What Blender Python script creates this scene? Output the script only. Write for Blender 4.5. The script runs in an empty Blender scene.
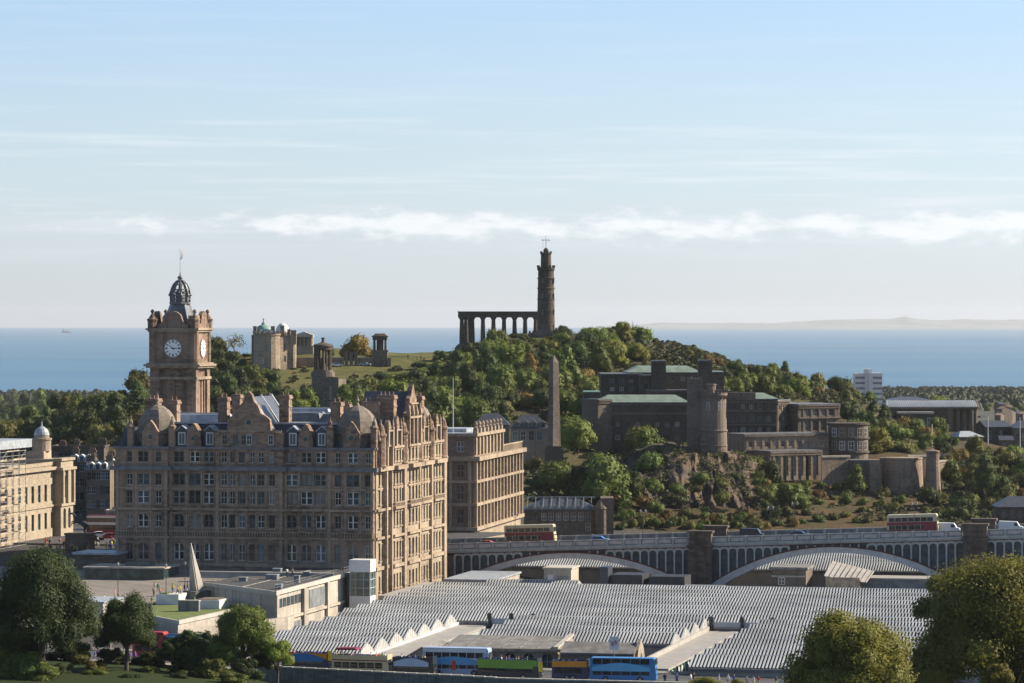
import bpy, bmesh, math, random
from math import sin, cos, pi, radians, sqrt, atan2, hypot, floor
from mathutils import Vector, noise, Matrix

S = bpy.context.scene
COL = S.collection
F = 3750.0      # focal length in pixels of a 1024 px wide frame
EY = 321.0      # picture row of the eye level
EYE = 110.0     # eye height above the sea

# ---------------------------------------------------------------- camera
cd = bpy.data.cameras.new('camera')
cd.sensor_width = 36.0
cd.lens = F / 1024 * 36.0
cd.clip_start = 1.0
cd.clip_end = 250000.0
cd.shift_y = -(341.5 - EY) / 1024
cam = bpy.data.objects.new('camera', cd)
COL.objects.link(cam)
cam.location = (0, 0, EYE)
cam.rotation_euler = (pi / 2, 0, 0)
S.camera = cam

# ---------------------------------------------------------------- sun and sky
SUN_EL, SUN_AZ = radians(30), radians(75)        # azimuth clockwise from the view direction
sun_dir = Vector((sin(SUN_AZ) * cos(SUN_EL), cos(SUN_AZ) * cos(SUN_EL), sin(SUN_EL)))
ld = bpy.data.lights.new('sun', 'SUN')
ld.energy = 5.0
ld.angle = radians(0.5)
ld.color = (1.0, 0.87, 0.68)
sun = bpy.data.objects.new('sun', ld)
COL.objects.link(sun)
sun.rotation_euler = (-sun_dir).to_track_quat('-Z', 'Y').to_euler()

W = bpy.data.worlds.new('World')
S.world = W
W.use_nodes = True
wt = W.node_tree
wt.nodes.clear()


class NT:
    """small helper for building node trees"""
    def __init__(s, tree):
        s.t = tree

    def n(s, kind, **kw):
        nd = s.t.nodes.new(kind)
        for k, v in kw.items():
            setattr(nd, k, v)
        return nd

    def put(s, sock, v):
        if v is None:
            return
        if hasattr(v, 'is_linked'):
            s.t.links.new(v, sock)
        else:
            if hasattr(sock.default_value, '__len__') and not hasattr(v, '__len__'):
                v = (v, v, v)
            if hasattr(sock.default_value, '__len__') and len(sock.default_value) == 4 and len(v) == 3:
                v = (*v, 1)
            sock.default_value = v

    def m(s, op, a, b=None, c=None, clamp=False):
        nd = s.n('ShaderNodeMath', operation=op, use_clamp=clamp)
        for i, v in enumerate((a, b, c)):
            s.put(nd.inputs[i], v)
        return nd.outputs[0]

    def ramp(s, v, lo, hi, a=0.0, b=1.0, smooth=True):
        nd = s.n('ShaderNodeMapRange', interpolation_type='SMOOTHSTEP' if smooth else 'LINEAR')
        for i, q in enumerate((v, lo, hi, a, b)):
            s.put(nd.inputs[i], q)
        return nd.outputs[0]

    def mix(s, f, a, b, blend='MIX'):
        nd = s.n('ShaderNodeMix', data_type='RGBA', blend_type=blend)
        s.put(nd.inputs[0], f)
        s.put(nd.inputs[6], a)
        s.put(nd.inputs[7], b)
        return nd.outputs[2]

    def noise(s, vec, scale, detail=3.0, rough=0.55, out=0):
        nd = s.n('ShaderNodeTexNoise')
        s.put(nd.inputs['Vector'], vec)
        nd.inputs['Scale'].default_value = scale
        nd.inputs['Detail'].default_value = detail
        nd.inputs['Roughness'].default_value = rough
        return nd.outputs[out]

    def scalev(s, vec, x, y, z):
        nd = s.n('ShaderNodeVectorMath', operation='MULTIPLY')
        s.put(nd.inputs[0], vec)
        nd.inputs[1].default_value = (x, y, z)
        return nd.outputs[0]

    def sep(s, vec):
        nd = s.n('ShaderNodeSeparateXYZ')
        s.put(nd.inputs[0], vec)
        return nd.outputs

    def comb(s, x, y, z):
        nd = s.n('ShaderNodeCombineXYZ')
        for i, q in enumerate((x, y, z)):
            s.put(nd.inputs[i], q)
        return nd.outputs[0]


w = NT(wt)
sky = w.n('ShaderNodeTexSky', sky_type='NISHITA', sun_disc=False, sun_elevation=SUN_EL,
          sun_rotation=SUN_AZ, altitude=100.0, air_density=1.0, dust_density=0.4, ozone_density=4.0)
tc = w.n('ShaderNodeTexCoord')
sx, sy, sz = w.sep(tc.outputs['Generated'])
hd = w.m('SQRT', w.m('ADD', w.m('MULTIPLY', sx, sx), w.m('MULTIPLY', sy, sy)))
el = w.m('DIVIDE', sz, hd)                       # tangent of the elevation
az = w.m('ARCTAN2', sx, sy)
# a long bank of low cumulus about a degree above the horizon, bumpy on top and flat below
cv = w.comb(w.m('MULTIPLY', az, 55.0), w.m('MULTIPLY', el, 150.0), 0.0)
n1 = w.noise(cv, 1.6, 6.0, 0.62)
cv3 = w.comb(w.m('MULTIPLY', az, 17.0), w.m('MULTIPLY', el, 40.0), 3.7)
n3 = w.noise(cv3, 1.0, 3.0, 0.5)
env = w.m('SUBTRACT', 1.0, w.m('DIVIDE', w.m('ABSOLUTE', w.m('SUBTRACT', el, 0.0252)), 0.0085), clamp=True)
env = w.m('MULTIPLY', env, w.ramp(az, -0.17, 0.0, 0.55, 1.0))
lump = w.m('ADD', w.m('MULTIPLY', n1, 0.75), w.m('MULTIPLY', n3, 0.45))
bank = w.ramp(w.m('ADD', lump, w.m('MULTIPLY', env, 0.42)), 0.80, 1.06)
bank = w.m('MULTIPLY', bank, w.ramp(env, 0.0, 0.35))
bank = w.m('MULTIPLY', bank, w.ramp(n1, 0.3, 0.6, 0.7, 1.0))
# thin streaks of high cloud
cv2 = w.comb(w.m('MULTIPLY', az, 14.0), w.m('MULTIPLY', el, 330.0), 1.3)
n2 = w.noise(cv2, 1.0, 5.0, 0.6)
st = w.m('MULTIPLY', w.ramp(n2, 0.46, 0.72), w.ramp(el, 0.008, 0.03))
st = w.m('MULTIPLY', st, w.ramp(el, 0.04, 0.07, 0.27, 0.05))
cl = w.m('MAXIMUM', w.m('MULTIPLY', bank, 0.72), st, clamp=True)
bg = w.n('ShaderNodeBackground')
tint = w.mix(w.ramp(el, 0.0, 0.06), (0.90, 0.972, 1.31), (0.975, 0.955, 1.09))
# warm tint added to the unseen upper sky to cut blue fill on shaded faces
tint = w.mix(w.ramp(el, 0.10, 0.6), tint, (1.12, 0.98, 0.82))
skyc = w.mix(1.0, sky.outputs[0], tint, 'MULTIPLY')
cloudc = w.mix(0.0, (7.0, 7.0, 7.1, 1), (1, 1, 1, 1))
w.put(bg.inputs[0], w.mix(cl, skyc, cloudc))
bg.inputs[1].default_value = 0.077
wo = w.n('ShaderNodeOutputWorld')
wt.links.new(bg.outputs[0], wo.inputs[0])

S.view_settings.view_transform = 'Standard'
S.view_settings.look = 'None'
S.view_settings.gamma = 1.0
S.view_settings.exposure = 1.0
S.view_settings.use_curve_mapping = False
S.render.engine = 'CYCLES'
S.cycles.use_denoising = True
S.cycles.max_bounces = 6
S.cycles.diffuse_bounces = 3
S.cycles.glossy_bounces = 3
S.cycles.transmission_bounces = 4
S.cycles.volume_bounces = 0
S.cycles.caustics_reflective = False
S.cycles.caustics_refractive = False


# ---------------------------------------------------------------- picture geometry -> world
def X(px, d):
    return (px - 512.0) / F * d


def Zp(py, d):
    return EYE - (py - EY) / F * d


# ---------------------------------------------------------------- materials
MATS = {}


def newmat(name):
    m = bpy.data.materials.new(name)
    m.use_nodes = True
    nt = NT(m.node_tree)
    p = m.node_tree.nodes['Principled BSDF']
    MATS[name] = m
    return m, nt, p


def posv(nt):
    return nt.n('ShaderNodeNewGeometry').outputs['Position']


def plain(name, c, rough=0.6, metal=0.0, var=0.15, scale=0.8, spec=0.4):
    m, nt, p = newmat(name)
    f = nt.noise(posv(nt), scale, 4.0)
    lo = tuple(x * (1 - var) for x in c)
    hi = tuple(min(1, x * (1 + var)) for x in c)
    nt.put(p.inputs['Base Color'], nt.mix(nt.ramp(f, 0.3, 0.7), lo, hi))
    p.inputs['Roughness'].default_value = rough
    p.inputs['Metallic'].default_value = metal
    p.inputs['Specular IOR Level'].default_value = spec
    return m


def stone(name, c, dark=0.55, scale=0.35, course=0.42, warm=None, rough=0.9, streak=0.5):
    """weathered sandstone: blocks in courses, blotches, soot streaks running down"""
    m, nt, p = newmat(name)
    P = posv(nt)
    px, py, pz = nt.sep(P)
    big = nt.ramp(nt.noise(P, 0.09 * scale / 0.35, 6.0, 0.65), 0.38, 0.62)
    fine = nt.noise(P, 1.6, 5.0, 0.65)
    st = nt.noise(nt.scalev(P, 0.9, 0.9, 0.06), 1.0, 4.0, 0.6)
    # blocks: integer cell of (u, course)
    row = nt.m('FLOOR', nt.m('DIVIDE', pz, course))
    u = nt.m('ADD', nt.m('ADD', px, nt.m('MULTIPLY', py, 0.83)), nt.m('MULTIPLY', row, 0.37))
    cell = nt.comb(nt.m('FLOOR', nt.m('DIVIDE', u, course * 1.9)), row, 0.0)
    wn = nt.n('ShaderNodeTexWhiteNoise')
    nt.put(wn.inputs['Vector'], cell)
    blk = wn.outputs['Value']
    dk = tuple(x * dark for x in c)
    hi = warm or tuple(min(1, x * 1.18) for x in c)
    col = nt.mix(big, c, dk)
    col = nt.mix(nt.ramp(blk, 0.1, 1.0, 0.0, 0.6), col, hi)
    col = nt.mix(nt.m('MULTIPLY', nt.ramp(st, 0.48, 0.72), streak), col, tuple(x * 0.35 for x in c))
    col = nt.mix(nt.ramp(fine, 0.35, 0.75, 0.0, 0.35), col, tuple(x * 0.5 for x in c))
    nt.put(p.inputs['Base Color'], col)
    p.inputs['Roughness'].default_value = rough
    p.inputs['Specular IOR Level'].default_value = 0.2
    b = nt.n('ShaderNodeBump')
    b.inputs['Strength'].default_value = 0.5
    b.inputs['Distance'].default_value = 0.12
    nt.put(b.inputs['Height'], nt.m('ADD', fine, nt.m('MULTIPLY', blk, 0.4)))
    nt.put(p.inputs['Normal'], b.outputs[0])
    return m


def leafmat(name, c, c2, scale=0.22, trans=0.38):
    m, nt, p = newmat(name)
    P = posv(nt)
    f = nt.ramp(nt.noise(P, scale, 3.0), 0.36, 0.64)
    g = nt.noise(P, 2.3, 2.0)
    oi = nt.n('ShaderNodeObjectInfo').outputs['Random']
    col = nt.mix(f, c, c2)
    col = nt.mix(nt.ramp(g, 0.3, 0.8, 0.0, 0.5), col, tuple(x * 0.55 for x in c))
    hs = nt.n('ShaderNodeHueSaturation')
    nt.put(hs.inputs['Color'], col)
    nt.put(hs.inputs['Value'], nt.ramp(oi, 0, 1, 0.78, 1.22, False))
    nt.put(hs.inputs['Hue'], nt.ramp(oi, 0, 1, 0.485, 0.515, False))
    p.inputs['Roughness'].default_value = 0.65
    p.inputs['Specular IOR Level'].default_value = 0.25
    nt.put(p.inputs['Base Color'], hs.outputs[0])
    tr = nt.n('ShaderNodeBsdfTranslucent')
    nt.put(tr.inputs[0], hs.outputs[0])
    mx = nt.n('ShaderNodeMixShader')
    mx.inputs[0].default_value = trans
    m.node_tree.links.new(p.outputs[0], mx.inputs[1])
    m.node_tree.links.new(tr.outputs[0], mx.inputs[2])
    m.node_tree.links.new(mx.outputs[0], m.node_tree.nodes['Material Output'].inputs[0])
    return m


def glassmat(name, c, rough=0.08, spec=0.6):
    m, nt, p = newmat(name)
    wn = nt.n('ShaderNodeObjectInfo').outputs['Random']
    f = nt.noise(posv(nt), 0.7, 1.0)
    nt.put(p.inputs['Base Color'], nt.mix(nt.ramp(nt.m('ADD', f, nt.m('MULTIPLY', wn, 0.5)), 0.4, 1.0), tuple(x * 0.5 for x in c), tuple(x * 1.6 for x in c)))
    p.inputs['Roughness'].default_value = rough
    p.inputs['Specular IOR Level'].default_value = spec
    return m


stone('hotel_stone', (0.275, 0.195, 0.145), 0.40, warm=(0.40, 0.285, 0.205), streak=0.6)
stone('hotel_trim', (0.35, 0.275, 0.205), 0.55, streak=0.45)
stone('hotel_sunlit', (0.32, 0.265, 0.195), 0.55, warm=(0.40, 0.33, 0.24), streak=0.5)  # hotel stone lightened for the south wall, sunlight put into the colour
stone('tower_stone', (0.275, 0.195, 0.145), 0.42, streak=0.8)
stone('post_stone', (0.33, 0.27, 0.20), 0.65, streak=0.3)
stone('post_shaded', (0.20, 0.145, 0.11), 0.6, streak=0.3)  # same stone darkened for the front away from the sun, shade in the colour
stone('pale_stone', (0.34, 0.285, 0.215), 0.75, streak=0.2)
stone('black_stone', (0.10, 0.082, 0.066), 0.55, streak=0.4)
stone('brown_stone', (0.175, 0.145, 0.118), 0.55, streak=0.5)
stone('house_stone', (0.155, 0.128, 0.102), 0.6, streak=0.4)
stone('jail_stone', (0.185, 0.148, 0.12), 0.6, streak=0.5, course=0.6)
stone('wall_stone', (0.27, 0.21, 0.16), 0.5, streak=0.5)
stone('observ_stone', (0.33, 0.265, 0.20), 0.5, streak=0.4)
stone('pier_stone', (0.13, 0.105, 0.09), 0.5, course=0.6, streak=0.6)
stone('arcade_stone', (0.33, 0.28, 0.22), 0.6, streak=0.5)
stone('concrete', (0.40, 0.36, 0.31), 0.7, course=1.6, streak=0.6)
stone('paving', (0.23, 0.21, 0.19), 0.8, course=0.8, streak=0.1)
stone('kerb_wall', (0.19, 0.195, 0.19), 0.6, course=0.5, streak=0.6)
stone('coping', (0.42, 0.40, 0.36), 0.8, course=3, streak=0.2)
plain('slate', (0.055, 0.06, 0.075), 0.42, var=0.3, scale=1.5, spec=0.5)
plain('slate_blue', (0.042, 0.050, 0.066), 0.38, var=0.25, scale=1.2)
plain('lead', (0.30, 0.33, 0.37), 0.45, var=0.2)
plain('lead_dark', (0.13, 0.135, 0.145), 0.5, var=0.3)
plain('dome_stone', (0.165, 0.14, 0.115), 0.8, var=0.25, scale=1.2)
plain('copper', (0.175, 0.23, 0.195), 0.7, var=0.18, scale=0.4)
plain('copper_dark', (0.16, 0.27, 0.23), 0.7, var=0.2)
plain('white_paint', (0.60, 0.60, 0.58), 0.5, var=0.08)
plain('frame_paint', (0.27, 0.255, 0.225), 0.5, var=0.15)
plain('frame_bright', (0.62, 0.61, 0.58), 0.5, var=0.1)
plain('dial_white', (0.85, 0.85, 0.82), 0.5, var=0.03)
plain('frame_dark', (0.12, 0.11, 0.10), 0.5)
plain('iron', (0.035, 0.038, 0.042), 0.5, var=0.3)
plain('iron_grey', (0.16, 0.17, 0.18), 0.5, var=0.3)
plain('bronze', (0.035, 0.045, 0.04), 0.45, var=0.3)
plain('gilt', (0.55, 0.40, 0.12), 0.4, 0.4)
plain('bridge_paint', (0.34, 0.355, 0.35), 0.55, var=0.15)
plain('bridge_pale', (0.47, 0.46, 0.45), 0.55, var=0.12)
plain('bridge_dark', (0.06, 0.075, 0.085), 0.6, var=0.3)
plain('bridge_panel', (0.40, 0.37, 0.36), 0.7, var=0.15)
plain('bridge_red', (0.11, 0.035, 0.03), 0.6, var=0.2)
plain('asphalt', (0.055, 0.055, 0.058), 0.85, var=0.25)
plain('bus_dark', (0.02, 0.022, 0.026), 0.3)
plain('tyre', (0.02, 0.02, 0.02), 0.8)
plain('hub', (0.25, 0.25, 0.26), 0.4, 0.5)
plain('lamp_glass', (0.25, 0.25, 0.24), 0.2)
plain('roof_white', (0.41, 0.43, 0.45), 0.5, var=0.22, scale=0.1)
plain('gable_white', (0.40, 0.40, 0.385), 0.6, var=0.15)
plain('roof_grey', (0.17, 0.165, 0.16), 0.8, var=0.3, scale=0.5)
plain('deck_white', (0.30, 0.285, 0.265), 0.7, var=0.12, scale=0.5)
plain('green_paint', (0.03, 0.16, 0.09), 0.5)
plain('lawn', (0.105, 0.135, 0.035), 0.9, var=0.25, scale=0.9)
plain('lawn_shade', (0.05, 0.085, 0.022), 0.9, var=0.3, scale=0.9)
plain('soil', (0.13, 0.10, 0.075), 0.9, var=0.3)
plain('bark', (0.075, 0.055, 0.042), 0.9, var=0.35, scale=2.5)
plain('pale_bark', (0.17, 0.14, 0.11), 0.9, var=0.3, scale=2.5)
plain('tower_block', (0.62, 0.58, 0.56), 0.7, var=0.06)
plain('plank', (0.35, 0.28, 0.20), 0.8, var=0.3)
plain('steel_pole', (0.42, 0.42, 0.42), 0.4, 0.4)
plain('curtain', (0.20, 0.185, 0.165), 0.8, var=0.2)
plain('brick_roof', (0.20, 0.13, 0.10), 0.85, var=0.3, scale=0.6)
glassmat('pane_dark', (0.018, 0.022, 0.028))
glassmat('pane_blue', (0.05, 0.075, 0.09))
glassmat('pane_green', (0.05, 0.085, 0.08))
plain('glass_roof', (0.030, 0.040, 0.052), 0.5, var=0.45, scale=0.12, spec=0.12)
leafmat('leaf_dark', (0.055, 0.081, 0.022), (0.086, 0.112, 0.029))
leafmat('leaf_mid', (0.111, 0.151, 0.032), (0.163, 0.196, 0.041))
leafmat('leaf_bright', (0.168, 0.215, 0.04), (0.21, 0.247, 0.046))
leafmat('leaf_olive', (0.138, 0.14, 0.037), (0.178, 0.169, 0.044))
leafmat('leaf_rust', (0.198, 0.13, 0.038), (0.226, 0.165, 0.045))
leafmat('leaf_yellow', (0.223, 0.21, 0.038), (0.175, 0.176, 0.035))
leafmat('leaf_deep', (0.036, 0.056, 0.016), (0.064, 0.088, 0.023))
leafmat('scrub_leaf', (0.060, 0.068, 0.026), (0.085, 0.088, 0.034), 0.05)
leafmat('far_leaf', (0.045, 0.065, 0.030), (0.065, 0.080, 0.035), 0.02)


# ---------------------------------------------------------------- mesh builder
OFF = {}      # object name -> height of its thing's base


class MB:
    def __init__(s, dx=0.0, dy=0.0, dz=0.0):
        s.v, s.f, s.mi = [], [], []

    def face(s, pts, m=0):
        i = len(s.v)
        s.v.extend(pts)
        s.f.append(tuple(range(i, i + len(pts))))
        s.mi.append(m)

    def box(s, x0, x1, y0, y1, z0, z1, m=0):
        s.prism([(x0, y0), (x1, y0), (x1, y1), (x0, y1)], z0, z1, m)

    def cbox(s, cx, cy, wx, wy, z0, z1, m=0):
        s.box(cx - wx / 2, cx + wx / 2, cy - wy / 2, cy + wy / 2, z0, z1, m)

    def prism(s, pts, z0, z1, m=0, top=None, mtop=None):
        n = len(pts)
        i = len(s.v)
        tp = top or pts
        s.v += [(p[0], p[1], z0) for p in pts] + [(p[0], p[1], z1) for p in tp]
        s.f.append(tuple(range(i + n - 1, i - 1, -1)))
        s.mi.append(m)
        s.f.append(tuple(range(i + n, i + 2 * n)))
        s.mi.append(m if mtop is None else mtop)
        for k in range(n):
            j = (k + 1) % n
            s.f.append((i + k, i + j, i + n + j, i + n + k))
            s.mi.append(m)

    def extr(s, pts, y0, y1, m=0, axis='y'):
        """polygon in (x, z) pushed along y, or in (y, z) pushed along x"""
        n = len(pts)
        i = len(s.v)
        if axis == 'y':
            s.v += [(p[0], y0, p[1]) for p in pts] + [(p[0], y1, p[1]) for p in pts]
        else:
            s.v += [(y0, p[0], p[1]) for p in pts] + [(y1, p[0], p[1]) for p in pts]
        s.f.append(tuple(range(i, i + n)))
        s.f.append(tuple(range(i + 2 * n - 1, i + n - 1, -1)))
        s.mi += [m, m]
        for k in range(n):
            j = (k + 1) % n
            s.f.append((i + k, i + n + k, i + n + j, i + j))
            s.mi.append(m)

    def lathe(s, prof, cx=0.0, cy=0.0, n=16, a0=0.0, m=0, sweep=2 * pi):
        i = len(s.v)
        full = abs(sweep - 2 * pi) < 1e-6
        nn = n if full else n + 1
        for r, z in prof:
            for k in range(nn):
                a = a0 + sweep * k / n
                s.v.append((cx + r * cos(a), cy + r * sin(a), z))
        for q in range(len(prof) - 1):
            for k in range(n):
                j = (k + 1) % nn
                s.f.append((i + q * nn + k, i + q * nn + j, i + (q + 1) * nn + j, i + (q + 1) * nn + k))
                s.mi.append(m)
        if full:
            if prof[0][0] > 0.02:
                s.f.append(tuple(i + k for k in range(nn - 1, -1, -1)))
                s.mi.append(m)
            if prof[-1][0] > 0.02:
                b = i + (len(prof) - 1) * nn
                s.f.append(tuple(b + k for k in range(nn)))
                s.mi.append(m)

    def tube(s, p, q, r0, r1=None, n=6, m=0):
        r1 = r0 if r1 is None else r1
        p, q = Vector(p), Vector(q)
        d = (q - p)
        if d.length < 1e-6:
            return
        d.normalize()
        a = d.orthogonal().normalized()
        b = d.cross(a)
        i = len(s.v)
        for c, r in ((p, r0), (q, r1)):
            for k in range(n):
                t = 2 * pi * k / n
                s.v.append(tuple(c + a * (r * cos(t)) + b * (r * sin(t))))
        for k in range(n):
            j = (k + 1) % n
            s.f.append((i + k, i + j, i + n + j, i + n + k))
            s.mi.append(m)
        s.f.append(tuple(i + k for k in range(n - 1, -1, -1)))
        s.f.append(tuple(i + n + k for k in range(n)))
        s.mi += [m, m]

    def beam(s, p, q, w, h, m=0):
        """rectangular bar from p to q, w sideways, h up"""
        p, q = Vector(p), Vector(q)
        d = (q - p).normalized()
        sd = Vector((-d.y, d.x, 0))
        if sd.length < 1e-5:
            sd = Vector((1, 0, 0))
        sd.normalize()
        up = d.cross(sd) * -1
        if up.z < 0:
            up = -up
        i = len(s.v)
        for c in (p, q):
            for a, b in ((-1, -1), (1, -1), (1, 1), (-1, 1)):
                s.v.append(tuple(c + sd * (a * w / 2) + up * (b * h / 2)))
        s.f += [(i + 3, i + 2, i + 1, i), (i + 4, i + 5, i + 6, i + 7)]
        s.mi += [m, m]
        for k in range(4):
            j = (k + 1) % 4
            s.f.append((i + k, i + j, i + 4 + j, i + 4 + k))
            s.mi.append(m)

    def ball(s, cx, cy, cz, r, n=10, m=0, sz=1.0):
        prof = []
        k = max(4, n // 2)
        for q in range(k + 1):
            t = -pi / 2 + pi * q / k
            prof.append((max(0.001, r * cos(t)), cz + r * sz * sin(t)))
        s.lathe(prof, cx, cy, n, 0, m)

    def mesh(s, name, mats, dz=0.0, smooth=False):
        me = bpy.data.meshes.new(name)
        vs = s.v if not dz else [(x, y, z - dz) for x, y, z in s.v]
        me.from_pydata(vs, [], s.f)
        for mt in mats:
            me.materials.append(MATS[mt] if isinstance(mt, str) else mt)
        if len(mats) > 1:
            me.polygons.foreach_set('material_index', s.mi)
        bm = bmesh.new()
        bm.from_mesh(me)
        bmesh.ops.recalc_face_normals(bm, faces=bm.faces)
        bm.to_mesh(me)
        bm.free()
        if smooth:
            me.polygons.foreach_set('use_smooth', [True] * len(me.polygons))
        me.update()
        return me

    def build(s, name, mats, parent=None, smooth=False, loc=None, rz=0.0):
        """link as ONE object; z is written above the sea and made relative to the thing's base"""
        if isinstance(mats, str) or not isinstance(mats, (list, tuple)):
            mats = [mats]
        dz = OFF.get(parent.name, 0.0) if parent else 0.0
        o = bpy.data.objects.new(name, s.mesh(name, mats, dz, smooth))
        COL.objects.link(o)
        if parent:
            o.parent = parent
            OFF[o.name] = dz
        if loc is not None:
            o.location = loc
        o.rotation_euler.z = rz
        return o


def tag(o, label=None, cat=None, group=None, kind=None):
    if label:
        o['label'] = label
    if cat:
        o['category'] = cat
    if group:
        o['group'] = group
    if kind:
        o['kind'] = kind
    return o


def thing(name, loc, label, cat, rz=0.0, group=None):
    o = bpy.data.objects.new(name, None)
    o.empty_display_size = 0.5
    COL.objects.link(o)
    o.location = loc
    o.rotation_euler.z = rz
    OFF[o.name] = loc[2]
    return tag(o, label, cat, group)


def copy_tree(o, parent=None):
    c = o.copy()
    COL.objects.link(c)
    if parent:
        c.parent = parent
    for ch in o.children:
        copy_tree(ch, c)
    return c


# ---------------------------------------------------------------- walls with real openings, windows set into them
def wall(mb, p, q, z0, z1, ops, depth=0.35, m=0):
    """outer wall face from p to q (outside on the right of p->q), ops = (u0, u1, z0, z1, arch)"""
    dx, dy = q[0] - p[0], q[1] - p[1]
    L = hypot(dx, dy)
    dx, dy = dx / L, dy / L
    nx, ny = -dy, dx                      # inwards

    def P(u, z, t=0.0):
        return (p[0] + dx * u + nx * t, p[1] + dy * u + ny * t, z)
    us = sorted({0.0, L} | {round(o[0], 3) for o in ops} | {round(o[1], 3) for o in ops})
    zs = sorted({z0, z1} | {round(o[2], 3) for o in ops} | {round(o[3], 3) for o in ops})
    for a, b in zip(us, us[1:]):
        if b - a < 1e-4:
            continue
        cu = (a + b) / 2
        col = [o for o in ops if o[0] < cu < o[1]]
        run = None
        for c, d in zip(zs, zs[1:]):
            cz = (c + d) / 2
            if any(o[2] < cz < o[3] for o in col):
                if run is not None:
                    mb.face([P(a, run), P(b, run), P(b, c), P(a, c)], m)
                    run = None
            elif run is None:
                run = c
        if run is not None:
            mb.face([P(a, run), P(b, run), P(b, z1), P(a, z1)], m)
    for o in ops:
        a, b, c, d = o[:4]
        t = depth
        mb.face([P(a, c), P(a, d), P(a, d, t), P(a, c, t)], m)
        mb.face([P(b, c), P(b, c, t), P(b, d, t), P(b, d)], m)
        mb.face([P(a, d), P(b, d), P(b, d, t), P(a, d, t)], m)
        mb.face([P(a, c), P(a, c, t), P(b, c, t), P(b, c)], m)
        if len(o) > 4 and o[4]:
            r = (b - a) / 2
            cu = (a + b) / 2
            for sgn in (-1, 1):
                pts = [P(cu + sgn * r, d)]
                for k in range(6):
                    t_ = pi / 2 * k / 5
                    pts.append(P(cu + sgn * r * cos(t_), d - r + r * sin(t_)))
                mb.face(pts, m)


WIN = {}
NWIN = {}
BULK = {}
wrng = random.Random(5)


def window_meshes(w, h, style, pane, frame):
    key = (round(w, 2), round(h, 2), style, pane, frame)
    if key in WIN:
        return WIN[key]
    f, g = MB(), MB()
    t = min(0.13, w * 0.08)
    f.box(-w / 2, -w / 2 + t, 0, 0.1, 0, h)
    f.box(w / 2 - t, w / 2, 0, 0.1, 0, h)
    f.box(-w / 2 + t, w / 2 - t, 0, 0.1, 0, t)
    f.box(-w / 2 + t, w / 2 - t, 0, 0.1, h - t, h)
    f.box(-w / 2 + t, w / 2 - t, 0.02, 0.09, h * 0.5 - t * 0.4, h * 0.5 + t * 0.4)
    if style == 'pair':
        f.box(-t * 0.9, t * 0.9, -0.06, 0.1, t, h - t)
    elif style == 'bars':
        f.box(-t * 0.35, t * 0.35, 0.02, 0.08, t, h - t)
    g.face([(-w / 2 + t, 0.07, t), (w / 2 - t, 0.07, t), (w / 2 - t, 0.07, h - t), (-w / 2 + t, 0.07, h - t)])
    a = f.mesh('window_frame', [frame])
    b = g.mesh('pane', [pane])
    WIN[key] = (a, b)
    return WIN[key]


def put_window(root, x, y, z, ang, w, h, style='bars', pane=None, frame='frame_paint', limit=96):
    """one window part with its pane; past the limit it joins the bulk of small ones"""
    if frame == 'frame_paint':
        frame = wrng.choice(('frame_paint', 'frame_dark', 'frame_bright', 'frame_bright', 'frame_paint'))
    if pane is None:
        pane = wrng.choice(('pane_dark', 'pane_dark', 'pane_dark', 'pane_blue', 'pane_blue', 'curtain'))
    a, b = window_meshes(w, h, style, pane, frame)
    k = NWIN.get(root.name, 0)
    zb = OFF.get(root.name, 0.0)
    if k < limit:
        NWIN[root.name] = k + 1
        o = bpy.data.objects.new('window', a)
        COL.objects.link(o)
        o.parent = root
        o.location = (x, y, z - zb)
        o.rotation_euler.z = ang
        c = bpy.data.objects.new('pane', b)
        COL.objects.link(c)
        c.parent = o
    else:
        mb, names = BULK.setdefault(root.name, (MB(), []))
        for me in (a, b):
            mn = me.materials[0].name
            if mn not in names:
                names.append(mn)
            i = len(mb.v)
            for v in me.vertices:
                mb.v.append((x + v.co.x * cos(ang) - v.co.y * sin(ang), y + v.co.x * sin(ang) + v.co.y * cos(ang), z + v.co.z))
            for pl in me.polygons:
                mb.f.append(tuple(i + q for q in pl.vertices))
                mb.mi.append(names.index(mn))


def finish_windows(root):
    if root.name in BULK:
        mb, names = BULK.pop(root.name)
        tag(mb.build('small_windows', names, root), kind='stuff')


def glazed_wall(root, mb, p, q, z0, z1, wins, depth=0.35, m=0, pane=None, frame='frame_paint', limit=96, gap=0.0):
    """wins = (u_centre, z_bottom, w, h, style, arch)"""
    dx, dy = q[0] - p[0], q[1] - p[1]
    L = hypot(dx, dy)
    dx, dy = dx / L, dy / L
    ops = []
    ang = atan2(dy, dx)
    t = depth - 0.1
    for wd in wins:
        u, zb, ww, hh = wd[:4]
        ops.append((u - ww / 2, u + ww / 2, zb, zb + hh, len(wd) > 5 and wd[5]))
        put_window(root, p[0] + dx * u - dy * t, p[1] + dy * u + dx * t, zb, ang, ww, hh,
                   wd[4] if len(wd) > 4 else 'bars', pane, frame, limit)
    wall(mb, p, q, z0, z1, ops, depth, m)
# ---------------------------------------------------------------- the land
def y_(py):
    return ('y', py)


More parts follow.
